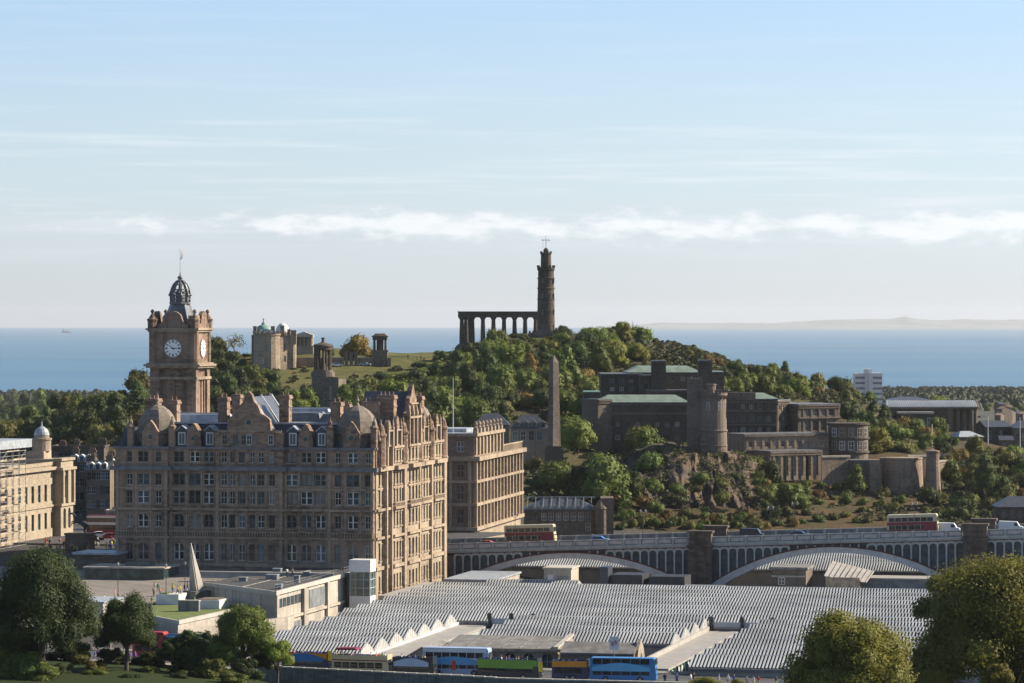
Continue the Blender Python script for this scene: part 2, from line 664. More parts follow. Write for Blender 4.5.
PXC = [-150, 0, 110, 220, 320, 440, 520, 600, 680, 760, 850, 940, 1030, 1180]
ROWS = [
    (-400, [70] * 14),
    (150, [62] * 14),
    (400, [55] * 14),
    (540, [58, 58, 58, 57, 51, 50, 50, 50, 50, 50, 50, 50, 50, 50]),
    (572, [57.5, 57.5, 57.2, 56, 50, 50, 50, 50, 50, 50, 50, 50, 50, 50]),
    (588, [56, 56, 55.4, 54.4, 52, 52, 52, 52, 52, 52, 52, 52, 52, 52]),
    (612, [56, 56, 55.5, 54.5, 51, 48, 46, 46, 46, 46, 46, 46, 46, 46]),
    (660, [56.5, 56.5, 56.5, 54.5, 47, 46, 46, 46, 46, 46, 46, 46, 46, 46]),
    (735, [59.4, 59.4, 59.4, 59, 52, 46, 46, 46, 46, 46, 46, 46, 46, 46]),
    (800, [61.3, 61.3, 61.3, 61.3, 61, 48, 46, 46, 46, 46, 46, 46, 46, 46]),
    (850, [61.3, 61.3, 61.3, 61.3, 61.3, 61.3, 55, 48, 46, 46, 46, 46, 46, 46]),
    (925, [62, 62, 62, 62, 62, 62, 56, 51, 48, 46, 46, 46, 48, 48]),
    (985, [63, 63, 63, 63, 63, 63, 59, 55, 53, 52, 52, 54, 55, 55]),
    (1030, [63, 63, 63, 64, 65, 66, 67, 63, 61, 60, 58, 57, 57, 58]),
    (1062, [64, 64, 64, 66, 68, 70, 72, 69, 71, 63, 60, 59.5, 62, 62]),
    (1092, [64, 64, 65, 68, 71, 74, 76, 71, 71, 67, 66, 66.5, 68, 68]),
    (1150, [64, 64, 66, 73, 77, 79, 80, 76, 76, 75, 73, 71, 69.5, 69]),
    (1230, [62, 64, 73, 84, 83, 85, 86, 87, 88, 84, 77, 71.5, 68.5, 66]),
    (1330, [62, 68, 84, 92.5, 93, 93.5, 97, 99.5, 98, 92, 82, 72.5, 67, 64]),
    (1400, [60, 66, 82, 97, 99.3, 97, 104.5, 105, 101.5, 91.5, 81, 71, 65, 62]),
    (1500, [54, 58, 70, 92, 97.5, 97, 104.5, 104, 97, 86, 75, 69, 65, 62]),
    (1700, [48, 48, 52, 66, 74, 76, 76, 74, 70, 64, 60, 58, 56, 54]),
    (2400, [36, 36, 36, 38, 38, 38, 40, 40, 42, 44, 46, 48, 48, 46]),
    (3400, [26, 26, 28, 30, 30, 30, 30, 32, 34, 36, 39, 41, 41, 40]),
    (4600, [20, 20, 20, 20, 20, 20, 20, 20, 22, 22, 23, 23, 23, 22]),
    (5600, [3, 3, 3, 3, 3, 3, 3, 3, 3, 3, 3, 3, 3, 3]),
    (6000, [-8] * 14),
    (7000, [-30] * 14),
]
# bearing of each column is fixed at its own map position, so the hill is an ordinary height field
def smooth(t):
    return t * t * (3 - 2 * t)


def land(x, y):
    d = max(y, 150.0)
    px = min(max(512 + F * x / d, PXC[0]), PXC[-1])
    i = 0
    while i < len(ROWS) - 2 and ROWS[i + 1][0] < y:
        i += 1
    t = min(1, max(0, (y - ROWS[i][0]) / (ROWS[i + 1][0] - ROWS[i][0])))
    k = 0
    while k < len(PXC) - 2 and PXC[k + 1] < px:
        k += 1
    s = smooth(min(1, max(0, (px - PXC[k]) / (PXC[k + 1] - PXC[k]))))
    a, b = ROWS[i][1], ROWS[i + 1][1]
    z = (a[k] * (1 - s) + a[k + 1] * s) * (1 - t) + (b[k] * (1 - s) + b[k + 1] * s) * t
    if 1000 < y < 1700:
        g = min(1, (y - 1000) / 60) * min(1, (1700 - y) / 100)
        z += g * (1.1 * noise.noise((x / 22, y / 22, 0.3)) + 0.6 * noise.noise((x / 8, y / 8, 5.3)))
    return z


def ground_at(px, py, d0=560.0, d1=4800.0):
    """first place where the sight line through a point of the picture meets the land"""
    d = d0
    while d < d1:
        if land(X(px, d), d) >= Zp(py, d):
            return d
        d += 4 if d < 1700 else 25
    return None


def axis(lo, hi, fine_lo, fine_hi, fine, grow):
    a = [fine_lo]
    while a[-1] < fine_hi:
        a.append(a[-1] + fine)
    st = fine
    while a[-1] < hi:
        st *= grow
        a.append(a[-1] + st)
    st = fine
    while a[0] > lo:
        st *= grow
        a.insert(0, a[0] - st)
    return a


xs = axis(-6000, 6000, -330, 330, 6.0, 1.35)
ys = axis(-400, 7000, 530, 1560, 6.0, 1.22)
lm = MB()
for yy in ys:
    for xx in xs:
        lm.v.append((xx, yy, land(xx, yy)))
nx_ = len(xs)
for j in range(len(ys) - 1):
    for i in range(nx_ - 1):
        a = j * nx_ + i
        lm.f.append((a, a + 1, a + nx_ + 1, a + nx_))
        lm.mi.append(0)

m, nt, p = newmat('ground_cover')
P = posv(nt)
gx, gy, gz = nt.sep(P)
nA = nt.noise(P, 0.02, 5.0, 0.6)
nB = nt.noise(P, 0.15, 5.0, 0.65)
nC = nt.noise(P, 0.9, 4.0, 0.7)
green = nt.mix(nt.ramp(nB, 0.35, 0.7), (0.075, 0.085, 0.026), (0.140, 0.122, 0.048))
straw = nt.mix(nt.ramp(nC, 0.3, 0.7), (0.125, 0.082, 0.044), (0.062, 0.044, 0.026))
scrub = nt.mix(nt.ramp(nC, 0.35, 0.65), (0.036, 0.038, 0.018), (0.085, 0.070, 0.036))
# dry slope east of the crag, low down
mask_s = nt.m('MULTIPLY', nt.ramp(gx, 10.0, 60.0), nt.ramp(gz, 73.0, 69.0))
mask_s = nt.m('MULTIPLY', mask_s, nt.ramp(nB, 0.42, 0.56))
hill = nt.mix(nt.ramp(nA, 0.60, 0.72), scrub, green)
# open grass on the western top of the hill
top_g = nt.m('MULTIPLY', nt.ramp(gx, 20.0, -20.0), nt.ramp(gz, 84.0, 90.0))
hill = nt.mix(top_g, hill, green)
hill = nt.mix(mask_s, hill, straw)
street = nt.mix(nt.ramp(nB, 0.3, 0.7), (0.055, 0.055, 0.058), (0.085, 0.082, 0.078))
town = nt.mix(nt.ramp(nC, 0.4, 0.6), (0.05, 0.065, 0.035), (0.12, 0.11, 0.10))
c = nt.mix(nt.ramp(gy, 980.0, 1000.0), street, hill)
c = nt.mix(nt.ramp(gy, 604.0, 596.0), c, (0.026, 0.038, 0.012))  # near lawn coloured dark, standing in for the shade of the trees
c = nt.mix(nt.ramp(gy, 1650.0, 1900.0), c, town)
nt.put(p.inputs['Base Color'], c)
p.inputs['Roughness'].default_value = 0.95
p.inputs['Specular IOR Level'].default_value = 0.1
b = nt.n('ShaderNodeBump')
b.inputs['Strength'].default_value = 0.6
b.inputs['Distance'].default_value = 0.5
nt.put(b.inputs['Height'], nt.noise(P, 0.8, 6.0, 0.7))
nt.put(p.inputs['Normal'], b.outputs[0])
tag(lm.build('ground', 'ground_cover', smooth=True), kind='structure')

# the firth, out to the horizon
m, nt, p = newmat('sea_water')
P = posv(nt)
sxx, syy, szz = nt.sep(P)
wv = nt.noise(nt.scalev(P, 0.0012, 0.0004, 1), 1.0, 4.0)
wv2 = nt.noise(nt.scalev(P, 0.00012, 0.00055, 1), 1.0, 5.0, 0.65)
seac = nt.mix(nt.ramp(wv, 0.35, 0.65), (0.050, 0.146, 0.254), (0.068, 0.172, 0.286))
nt.put(p.inputs['Base Color'], nt.mix(nt.ramp(wv2, 0.42, 0.68), seac, (0.090, 0.188, 0.285)))
p.inputs['Roughness'].default_value = 0.55
p.inputs['Specular IOR Level'].default_value = 0.25
b = nt.n('ShaderNodeBump')
b.inputs['Strength'].default_value = 0.5
b.inputs['Distance'].default_value = 2.0
nt.put(b.inputs['Height'], nt.noise(nt.scalev(P, 0.03, 0.03, 1), 1.0, 4.0))
nt.put(p.inputs['Normal'], b.outputs[0])
sm = MB()
sm.face([(-62000, -3000, 0), (62000, -3000, 0), (62000, 62000, 0), (-62000, 62000, 0)])
tag(sm.build('sea', 'sea_water'), kind='structure')

# low hills on the far shore of the firth
m, nt, p = newmat('far_fields')
P = posv(nt)
ff = nt.noise(nt.scalev(P, 0.0016, 0.0016, 0.02), 1.0, 5.0, 0.7)
nt.put(p.inputs['Base Color'], nt.mix(nt.ramp(ff, 0.42, 0.6), (0.10, 0.12, 0.11), (0.20, 0.20, 0.18)))
p.inputs['Roughness'].default_value = 1.0
prof = [(600, 326), (640, 324.6), (660, 322.6), (700, 323.2), (735, 322.6), (770, 322.9), (800, 321.4), (828, 319.6), (850, 319.4),
        (870, 318.8), (893, 319.2), (905, 316.6), (917, 319.0), (940, 320.2), (962, 319.0), (1000, 319.8), (1060, 319.2), (1130, 320.5), (1250, 321.5)]
DF = 54000.0
fh = MB()
cols = []
for i in range(0, 131):
    px = 600 + 5 * i
    for (a, ya), (b_, yb) in zip(prof, prof[1:]):
        if a <= px <= b_:
            yy = ya + (yb - ya) * (px - a) / (b_ - a)
            break
    hgt = (Zp(yy, DF) - 0) + 9 * noise.noise((px / 9.0, 0, 0))
    cols.append((X(px, DF), max(2, hgt)))
for i, (xx, h) in enumerate(cols):
    for k, (dy, g) in enumerate(((-3400, -4), (-2200, 14), (-1400, 0.42 * h + 8 * noise.noise((i / 3.0, 2, 0))), (-500, 0.8 * h), (0, h), (2500, h * 0.8), (4200, -4))):
        fh.v.append((xx, DF + dy, g))
for i in range(len(cols) - 1):
    for k in range(6):
        a = i * 7 + k
        fh.f.append((a, a + 7, a + 8, a + 1))
        fh.mi.append(0)
tag(fh.build('far_hills', 'far_fields', smooth=True), kind='structure')

# thin sea air over everything, ground included; sky and clouds lie outside it
hz = MB()
hz.box(-64000, 64000, -3500, 64500, -31.0, 330.0)
m = bpy.data.materials.new('sea_air')
m.use_nodes = True
MATS['sea_air'] = m
m.node_tree.nodes.clear()
pv = m.node_tree.nodes.new('ShaderNodeVolumePrincipled')
pv.inputs['Color'].default_value = (0.86, 0.92, 1.0, 1)
pv.inputs['Density'].default_value = 1.6e-5
pv.inputs['Anisotropy'].default_value = 0.3
om = m.node_tree.nodes.new('ShaderNodeOutputMaterial')
m.node_tree.links.new(pv.outputs[0], om.inputs['Volume'])
tag(hz.build('haze', 'sea_air'), kind='stuff')

# ---------------------------------------------------------------- the crag under the old jail
m, nt, p = newmat('crag_rock')
P = posv(nt)
r1 = nt.noise(nt.scalev(P, 0.35, 0.35, 0.12), 1.0, 6.0, 0.7)
r2 = nt.noise(P, 0.09, 4.0, 0.6)
rc = nt.mix(nt.ramp(r1, 0.35, 0.68), (0.026, 0.020, 0.017), (0.115, 0.072, 0.052))
rc = nt.mix(nt.ramp(r2, 0.44, 0.60, 0.0, 0.85), rc, (0.09, 0.066, 0.034))
nt.put(p.inputs['Base Color'], rc)
p.inputs['Roughness'].default_value = 0.95
b = nt.n('ShaderNodeBump')
b.inputs['Strength'].default_value = 1.0
b.inputs['Distance'].default_value = 0.8
nt.put(b.inputs['Height'], r1)
nt.put(p.inputs['Normal'], b.outputs[0])
tops = [(590, 490), (612, 478), (630, 462), (650, 452), (668, 446), (690, 450), (705, 456), (725, 455), (740, 455), (755, 462), (765, 480), (778, 500)]


def lerp_tab(tab, t):
    if t <= tab[0][0]:
        return tab[0][1]
    for (a, ya), (b_, yb) in zip(tab, tab[1:]):
        if t <= b_:
            return ya + (yb - ya) * (t - a) / (b_ - a)
    return tab[-1][1]


cr = MB()
NU, NV = 230, 90
for i in range(NU + 1):
    px = 590 + (782 - 590) * i / NU
    zt = Zp(lerp_tab(tops, px), 1058)
    for k in range(NV + 1):
        v = k / NV
        z = 46 + (zt + 1.0 - 46) * v
        bulge = 4 * sin(pi * v)
        d = 1003 + 55 * v ** 1.35 - bulge
        xx = X(px, 1040) + 3.0 * noise.noise((px / 7, z / 5, 1))
        q = noise.noise((xx / 9, z / 16, 2.0)) * 4.5 + abs(noise.noise((xx / 3.4, z / 10, 7))) * 5.5 + noise.noise((xx / 1.5, z / 2.4, 3)) * 1.5 + abs(noise.noise((xx / 1.5, z / 5.0, 4))) * 2.4
        d += q
        if k == NV:
            d += 14
        cr.v.append((xx, d, z + 1.2 * noise.noise((xx / 4, z / 4, 9))))
for i in range(NU):
    for k in range(NV):
        a = i * (NV + 1) + k
        cr.f.append((a, a + NV + 1, a + NV + 2, a + 1))
        cr.mi.append(0)
tag(cr.build('cliff', 'crag_rock'), kind='structure')
# ---------------------------------------------------------------- the grand hotel with its clock tower
HXH = -27.1
HX, HY, HR = -26.4, 740.0, -math.atan2(0.211, 0.978)
E1 = (0.9775, -0.2109)
E2 = (0.2109, 0.9775)


def hotel_xy(a, b):
    return (HX + a * E1[0] + b * E2[0], HY + a * E1[1] + b * E2[1])


def fa(px):
    """place along the west front that lies under this picture column"""
    s = (px - 512) / F
    return (HY * s - HXH) / (E1[0] + E1[1] * -s)


def sb(px):
    """place along the south side"""
    s = (px - 512) / F
    return (HY * s - HXH) / (E2[0] - E2[1] * s)


def loc_ab(px, d):
    x, y = X(px, d) - HX, d - HY
    return (x * E1[0] + y * E1[1], x * E2[0] + y * E2[1])


hotel = thing('grand_hotel', (HXH, HY, 46.0), 'huge brown stone hotel with corner domes, tall chimneys and a clock tower', 'hotel', HR)
DEP = 57.0
KS = DEP / 63.0
LW = fa(117)                                    # left end
ZC, ZTOP = 80.3, 84.8
fl_rows = [(62.4, 3.3, True), (68.9, 2.6, True), (73.6, 2.6, False), (77.3, 2.3, False)]
secs = [(LW, fa(169), 0.9, [(130.7, 1.25), (144.5, 2.5), (159.6, 1.25)]),
        (fa(169), fa(217), 0.0, [(179, 2.4), (194.7, 2.4), (208.8, 2.4)]),
        (fa(217), fa(284), 0.9, [(225, 1.3), (233.4, 1.1), (243, 1.4), (253.3, 1.1), (262, 1.4), (273, 1.25)]),
        (fa(284), fa(329), 0.0, [(291.5, 2.4), (306.4, 2.4), (320.6, 2.4)]),
        (fa(329), 0.0, 0.9, [(339, 1.3), (354, 2.5), (369, 1.3)])]
wl = MB()
tr = MB()
cnc = MB()
for (a0, a1, pj, cols_) in secs:
    wins = []
    for cpx, ww in cols_:
        u = fa(cpx) - a0
        for zb, hh, arch in fl_rows:
            st_ = 'pair' if ww > 2 else 'bars'
            w2 = ww * (0.86 if arch and ww > 2 else 1.0)
            wins.append((u, zb, w2, hh, st_, arch and ww > 2))
        wins.append((u, 81.9, ww * 0.85, 2.1, 'pair' if ww > 2 else 'bars', False))
    glazed_wall(hotel, wl, (a0, -pj), (a1, -pj), 46.0, ZTOP, wins, 0.38)
    # pilaster strips and hoods give the front its relief
    for u in (a0 + 0.35, a1 - 0.35):
        tr.cbox(u, -pj - 0.09, 0.6, 0.18, 61.2, 80.2)
    cs = [a0 + w_[0] for w_ in wins if abs(w_[1] - 73.6) < 0.01]
    for q, (c0, c1) in enumerate(zip(cs, cs[1:])):
        tr.cbox((c0 + c1) / 2, -pj - 0.07, 0.34, 0.13, 68.2, 72.4)
        tr.cbox((c0 + c1) / 2, -pj - 0.07, 0.34, 0.13, 73.2, 80.2)
    for w_ in wins:
        tr.cbox(a0 + w_[0], -pj - 0.13, w_[2] + 0.5, 0.26, w_[1] - 0.28, w_[1] - 0.06)
        if w_[1] in (73.6, 68.9):
            tr.cbox(a0 + w_[0], -pj - 0.12, w_[2] + 0.5, 0.24, w_[1] + w_[3] + 0.12, w_[1] + w_[3] + 0.34)
    e = 0.02
    for z0, z1, d_ in ((61.2, 61.9, 0.25), (66.7, 67.1, 0.35), (72.3, 72.75, 0.55), (76.55, 76.85, 0.2), (80.25, 81.05, 0.95), (84.5, 84.95, 0.4)):
        (cnc if z0 > 80 else tr).box(a0 - (d_ if pj else -e), a1 + (d_ if pj else -e), -pj - d_, -pj + 0.02, z0, z1)
    # balustrade of the second floor
    n = int((a1 - a0) / 0.55)
    for k in range(n + 1):
        tr.cbox(a0 + 0.2 + (a1 - a0 - 0.4) * k / n, -pj - 0.42, 0.2, 0.2, 67.1, 68.0)
    tr.box(a0, a1, -pj - 0.55, -pj - 0.3, 68.0, 68.22)
for (a0, a1, pj, _), nxt in zip(secs, secs[1:]):
    if pj > nxt[2]:
        wl.face([(a1, -pj, 46), (a1, 0, 46), (a1, 0, ZTOP), (a1, -pj, ZTOP)])
    else:
        wl.face([(a1, -nxt[2], 46), (a1, 0, 46), (a1, 0, ZTOP), (a1, -nxt[2], ZTOP)])
wl.face([(0, -0.9, 46), (0, 0, 46), (0, 0, ZTOP), (0, -0.9, ZTOP)])

# south side, in the sun: bays between tall piers
PIERS = [(v * KS, w_) for v, w_ in [(1.0, 1.6), (7.2, 0.9), (11.9, 0.9), (22.6, 2.0), (36.6, 1.3), (48.4, 1.3), (61.6, 2.2)]]
south_rows = [(50.6, 1.9, False), (56.4, 2.9, False), (62.4, 3.2, True), (68.9, 2.7, False), (73.6, 2.6, False), (77.3, 2.3, False), (81.9, 2.1, False)]
bays = [(0.0, 12.4, 0.0, [(4.3, 1.5), (9.6, 1.6)]), (12.4, 21.6, 0.8, [(14.3, 1.5), (17.0, 1.5), (19.7, 1.5)]), (21.6, 25.0, 0.0, []),
        (25.0, 36.0, 1.1, [(27.3, 1.7), (30.5, 1.9), (33.7, 1.7)]), (36.0, 38.0, 0.0, []),
        (38.0, 47.2, 0.8, [(39.8, 1.5), (42.6, 1.5), (45.4, 1.5)]), (47.2, 50.0, 0.0, []),
        (50.0, 60.2, 0.8, [(52.2, 1.6), (55.1, 1.6), (58.0, 1.6)]), (60.2, 63.0, 0.0, [])]
bays = [(b0 * KS, b1 * KS, pj, [(v * KS, w_ * KS) for v, w_ in cs_]) for b0, b1, pj, cs_ in bays]
for (b0, b1, pj, cols_) in bays:
    wins = []
    for v, ww in cols_:
        for zb, hh, arch in south_rows:
            wins.append((v - b0, zb, ww, hh, 'bars', False))
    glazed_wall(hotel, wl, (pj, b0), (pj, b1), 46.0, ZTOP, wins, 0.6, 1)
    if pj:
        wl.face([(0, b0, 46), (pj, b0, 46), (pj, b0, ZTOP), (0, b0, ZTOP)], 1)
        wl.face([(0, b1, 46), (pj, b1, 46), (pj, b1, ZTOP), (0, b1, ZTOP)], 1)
    for w_ in wins:
        tr.box(pj, pj + 0.35, b0 + w_[0] - w_[2] / 2 - 0.25, b0 + w_[0] + w_[2] / 2 + 0.25, w_[1] - 0.3, w_[1] - 0.04)
        if w_[1] > 61:
            tr.box(pj, pj + 0.4, b0 + w_[0] - w_[2] / 2 - 0.2, b0 + w_[0] + w_[2] / 2 + 0.2, w_[1] + w_[3] + 0.1, w_[1] + w_[3] + 0.32)
    for z0, z1, d_ in ((60.6, 61.3, 0.5), (66.7, 67.2, 0.6), (72.3, 72.8, 0.8), (76.55, 76.85, 0.3), (80.25, 81.05, 1.3), (84.5, 84.95, 0.5), (54.4, 54.9, 0.3)):
        tr.box(pj - 0.02, pj + d_, b0 - 0.01, b1 + 0.01, z0, z1)
    if pj > 0.5:
        n = int((b1 - b0) / 0.5)
        for k in range(n + 1):
            tr.cbox(pj + 0.55, b0 + 0.1 + (b1 - b0 - 0.2) * k / n, 0.2, 0.2, 72.8, 73.5)
        tr.box(pj + 0.42, pj + 0.7, b0, b1, 73.5, 73.68)
for v, ww in PIERS:
    tr.box(0.0, 0.25 if v < 2 else 1.35 if ww > 1 else 1.0, v - ww / 2, v + ww / 2, 46, 80.2)
    tr.box(0.0, 0.3 if v < 2 else 1.15, v - ww * 0.4, v + ww * 0.4, 81.1, 86.4)
    tr.prism([(0.1, v - ww * 0.4), (1.0, v - ww * 0.4), (1.0, v + ww * 0.4), (0.1, v + ww * 0.4)], 86.4, 88.6, top=[(0.5, v - 0.05), (0.6, v - 0.05), (0.6, v + 0.05), (0.5, v + 0.05)])
# back and left
wl.face([(LW, DEP, 46), (0, DEP, 46), (0, DEP, ZTOP), (LW, DEP, ZTOP)])
wl.face([(LW, -0.9, 46), (LW, DEP, 46), (LW, DEP, ZTOP), (LW, -0.9, ZTOP)])
wl.build('wall', ['hotel_stone', 'hotel_sunlit'], hotel)
tr.build('stone_trim', 'hotel_trim', hotel)
cnc.build('cornice', 'lead_dark', hotel)

# mansard roof with a flat lead top
rf = MB()
ins = 4.2
rf.prism([(LW, 0.4), (-0.4, 0.4), (-0.4, DEP - 0.2), (LW, DEP - 0.2)], 84.6, 89.4, 0,
         top=[(LW + ins, ins), (-ins, ins), (-ins, DEP - ins), (LW + ins, DEP - ins)], mtop=1)
rf.box(LW + ins, -ins, ins - 0.2, ins + 0.3, 89.4, 89.75, 1)
rf.build('mansard_roof', ['slate_blue', 'lead'], hotel)
for (x0, x1, y0, y1, z1, mat_) in ((-36, -17, 22, 30, 91.2, 'lead_dark'), (-49, -36, 14, 26, 91.0, 'lead'), (-16, -8.5, 16, 28, 91.2, 'lead_dark'), (-30, -18, 33, 40, 91.8, 'lead')):
    q = MB()
    q.prism([(x0, y0), (x1, y0), (x1, y1), (x0, y1)], 89.4, z1, 0, top=[(x0 + 0.8, y0 + 1.4), (x1 - 0.8, y0 + 1.4), (x1 - 0.8, y1 - 1.4), (x0 + 0.8, y1 - 1.4)], mtop=1)
    q.box(x0 + 0.5, x1 - 0.5, (y0 + y1) / 2 - 0.3, (y0 + y1) / 2 + 0.3, z1, z1 + 0.25, 1)
    q.build('roof_light', [mat_, 'lead'], hotel)
# the large flat plant block at the back
q = MB()
q.box(-14.5, -5.2, 30, 38, 89.4, 91.8, 0)
q.box(-14.9, -4.9, 29.6, 38.4, 91.8, 92.2, 1)
q.build('plant_room', ['lead_dark', 'lead'], hotel)
q = MB()
q.prism([(-8.6, 40), (-4.4, 40), (-4.4, 48), (-8.6, 48)], 89.4, 93.4, 0, top=[(-8.2, 41.4), (-4.8, 41.4), (-4.8, 47), (-8.2, 47)])
q.build('steep_roof', ['slate_blue'], hotel)

# dormers along the west mansard: slate ones with white windows, stone ones with a round light
for px, kind_ in ((181.5, 's'), (193.5, 'r'), (209.5, 's'), (292.5, 's'), (305.5, 'r'), (321.5, 's')):
    u = fa(px)
    q = MB()
    if kind_ == 's':
        q.extr([(u - 1.1, 84.9), (u + 1.1, 84.9), (u + 1.1, 88.0), (u, 88.9), (u - 1.1, 88.0)], 0.35, 3.6)
        d_ = q.build('dormer', ['slate_blue'], hotel)
        f2 = MB()
        f2.box(u - 0.75, u + 0.75, 0.22, 0.34, 85.3, 87.8, 0)
        f2.box(u - 0.55, u - 0.06, 0.17, 0.215, 85.5, 87.6, 1)
        f2.box(u + 0.06, u + 0.55, 0.17, 0.215, 85.5, 87.6, 1)
        f2.build('window', ['white_paint', 'pane_blue'], d_)
        f3 = MB()
        f3.extr([(u - 1.25, 88.0), (u, 89.0), (u + 1.25, 88.0), (u + 1.25, 88.2), (u, 89.25), (u - 1.25, 88.2)], 0.1, 3.6)
        f3.build('dormer_roof', ['lead'], d_)
    else:
        q.extr([(u - 1.5, 84.9), (u + 1.5, 84.9), (u + 1.4, 87.3), (u + 1.15, 88.1), (u + 0.9, 88.3), (u + 0.45, 89.2), (u, 89.6), (u - 0.45, 89.2), (u - 0.9, 88.3), (u - 1.15, 88.1), (u - 1.4, 87.3)], -0.1, 2.2)
        d_ = q.build('dormer', ['hotel_stone'], hotel)
        f2 = MB()
        f2.extr([(u + 0.62 * cos(2 * pi * k / 14), 86.6 + 0.62 * sin(2 * pi * k / 14)) for k in range(14)], -0.2, -0.1, 0)
        f2.extr([(u + 0.42 * cos(2 * pi * k / 14), 86.6 + 0.42 * sin(2 * pi * k / 14)) for k in range(14)], -0.26, -0.2, 1)
        f2.build('window', ['hotel_trim', 'pane_blue'], d_)


def dome(cx, cy, r, label, wn=True):
    q = MB()
    sq = 8
    a0 = pi / 8
    q.lathe([(r * 1.08, 84.9), (r * 1.08, 87.4), (r * 1.16, 87.5), (r * 1.16, 87.8), (r * 1.04, 87.85), (r * 1.0, 89.0), (r * 0.92, 90.2), (r * 0.78, 91.3), (r * 0.58, 92.2), (r * 0.32, 92.9), (r * 0.12, 93.2), (0.01, 93.3)], cx, cy, sq, a0)
    d_ = q.build('dome', ['dome_stone'], hotel)
    q = MB()
    q.lathe([(0.5, 93.1), (0.35, 93.5), (0.2, 93.8), (0.42, 94.2), (0.2, 94.6), (0.12, 95.2), (0.01, 95.6)], cx, cy, 8)
    q.build('finial', ['hotel_trim'], d_)
    if wn:
        u = cx
        q = MB()
        y0 = cy - r * 1.12 - 0.35
        q.extr([(u - 1.7, 84.9), (u + 1.7, 84.9), (u + 1.7, 87.9), (u + 1.3, 88.4), (u + 0.8, 89.3), (u, 90.2), (u - 0.8, 89.3), (u - 1.3, 88.4), (u - 1.7, 87.9)], y0, y0 + 2.5)
        q.extr([(u + 0.7 * cos(2 * pi * k / 14), 86.9 + 0.7 * sin(2 * pi * k / 14)) for k in range(14)], y0 - 0.12, y0, 1)
        q.extr([(u + 0.48 * cos(2 * pi * k / 14), 86.9 + 0.48 * sin(2 * pi * k / 14)) for k in range(14)], y0 - 0.18, y0 - 0.12, 2)
        q.build('gablet', ['hotel_stone', 'hotel_trim', 'pane_blue'], d_)
        for sx_ in (-1, 1):
            q = MB()
            q.lathe([(0.75, 84.9), (0.75, 88.6), (0.9, 88.7), (0.9, 89.0), (0.55, 89.3), (0.4, 90.0), (0.12, 90.5), (0.2, 90.8), (0.01, 91.1)], cx + sx_ * (r + 0.4), cy - r * 1.02, 8)
            q.build('turret', ['hotel_stone'], d_)


dome((fa(131) + fa(170)) / 2 + 0.2, 4.0, 3.9, 'w')
dome(-4.6, 4.2, 4.1, 's')
dome(-4.8, 51.0, 4.2, 'se', False)
# small slate turret at the far left end
q = MB()
q.prism([(LW - 0.3, 2), (LW + 2.4, 2), (LW + 2.4, 9), (LW - 0.3, 9)], 84.8, 88.6, 0, top=[(LW + 0.5, 3), (LW + 1.8, 3), (LW + 1.8, 8), (LW + 0.5, 8)])
q.build('end_turret', ['slate_blue'], hotel)

# stepped, curved gable in the middle of the front and the roof behind it


def gable_poly(pts):
    return [(fa(a), Zp(b, 749)) for a, b in pts]


G = [(216, 434.5), (216, 432), (228, 431), (229, 419), (233, 415.5), (238, 413), (241, 405), (245, 401), (247, 394), (250, 391), (253, 394), (255, 401), (259, 405), (262, 413), (267, 415.5), (271, 419), (272, 431), (284, 432), (284, 434.5)]
gp = [(fa(216) + 0.01, 84.95), (fa(284) - 0.01, 84.95)] + [(fa(a), Zp(b, 749)) for a, b in reversed(G[1:-1])]
q = MB()
q.extr(gp, -0.9, 0.3)
u = fa(250)
q.extr([(u + 0.8 * cos(2 * pi * k / 14), 89.9 + 0.8 * sin(2 * pi * k / 14)) for k in range(14)], -1.05, -0.9, 1)
q.extr([(u + 0.5 * cos(2 * pi * k / 14), 89.9 + 0.5 * sin(2 * pi * k / 14)) for k in range(14)], -1.1, -1.05, 2)
q.box(fa(217), fa(283), -1.15, -0.9, 88.0, 88.3, 1)
gb = q.build('gable', ['hotel_stone', 'hotel_trim', 'pane_blue'], hotel)
for px in (226, 237, 245, 250.5, 256, 272):
    put_window(hotel, fa(px), -0.98, 85.4, 0, 1.05, 2.0, 'bars')
q = MB()
x0, x1, zr = fa(229), fa(271), Zp(396, 755)
q.extr([(x0, 88.4), (x1, 88.4), ((x0 + x1) / 2 + 0.3, zr), ((x0 + x1) / 2 - 0.3, zr)], 0.3, 15)
q.build('gable_roof', ['slate'], hotel)
for yy, w_, h_ in ((0.6, 1.1, 0.35), (8.0, 0.5, 0.3), (15.2, 0.7, 0.4)):
    q = MB()
    for sg in (-1, 1):
        q.beam(((x0 + x1) / 2, yy, zr + 0.22), (x0 if sg < 0 else x1, yy, 88.66), w_, h_)
    q.build('gable_coping', ['lead'], hotel)

# central gable of the south side, in two tiers, flanked by gablets
sg_ = MB()


def s_gable(pts, x0, x1, mb=sg_, m=0):
    mb.extr(pts, x0, x1, m, axis='x')


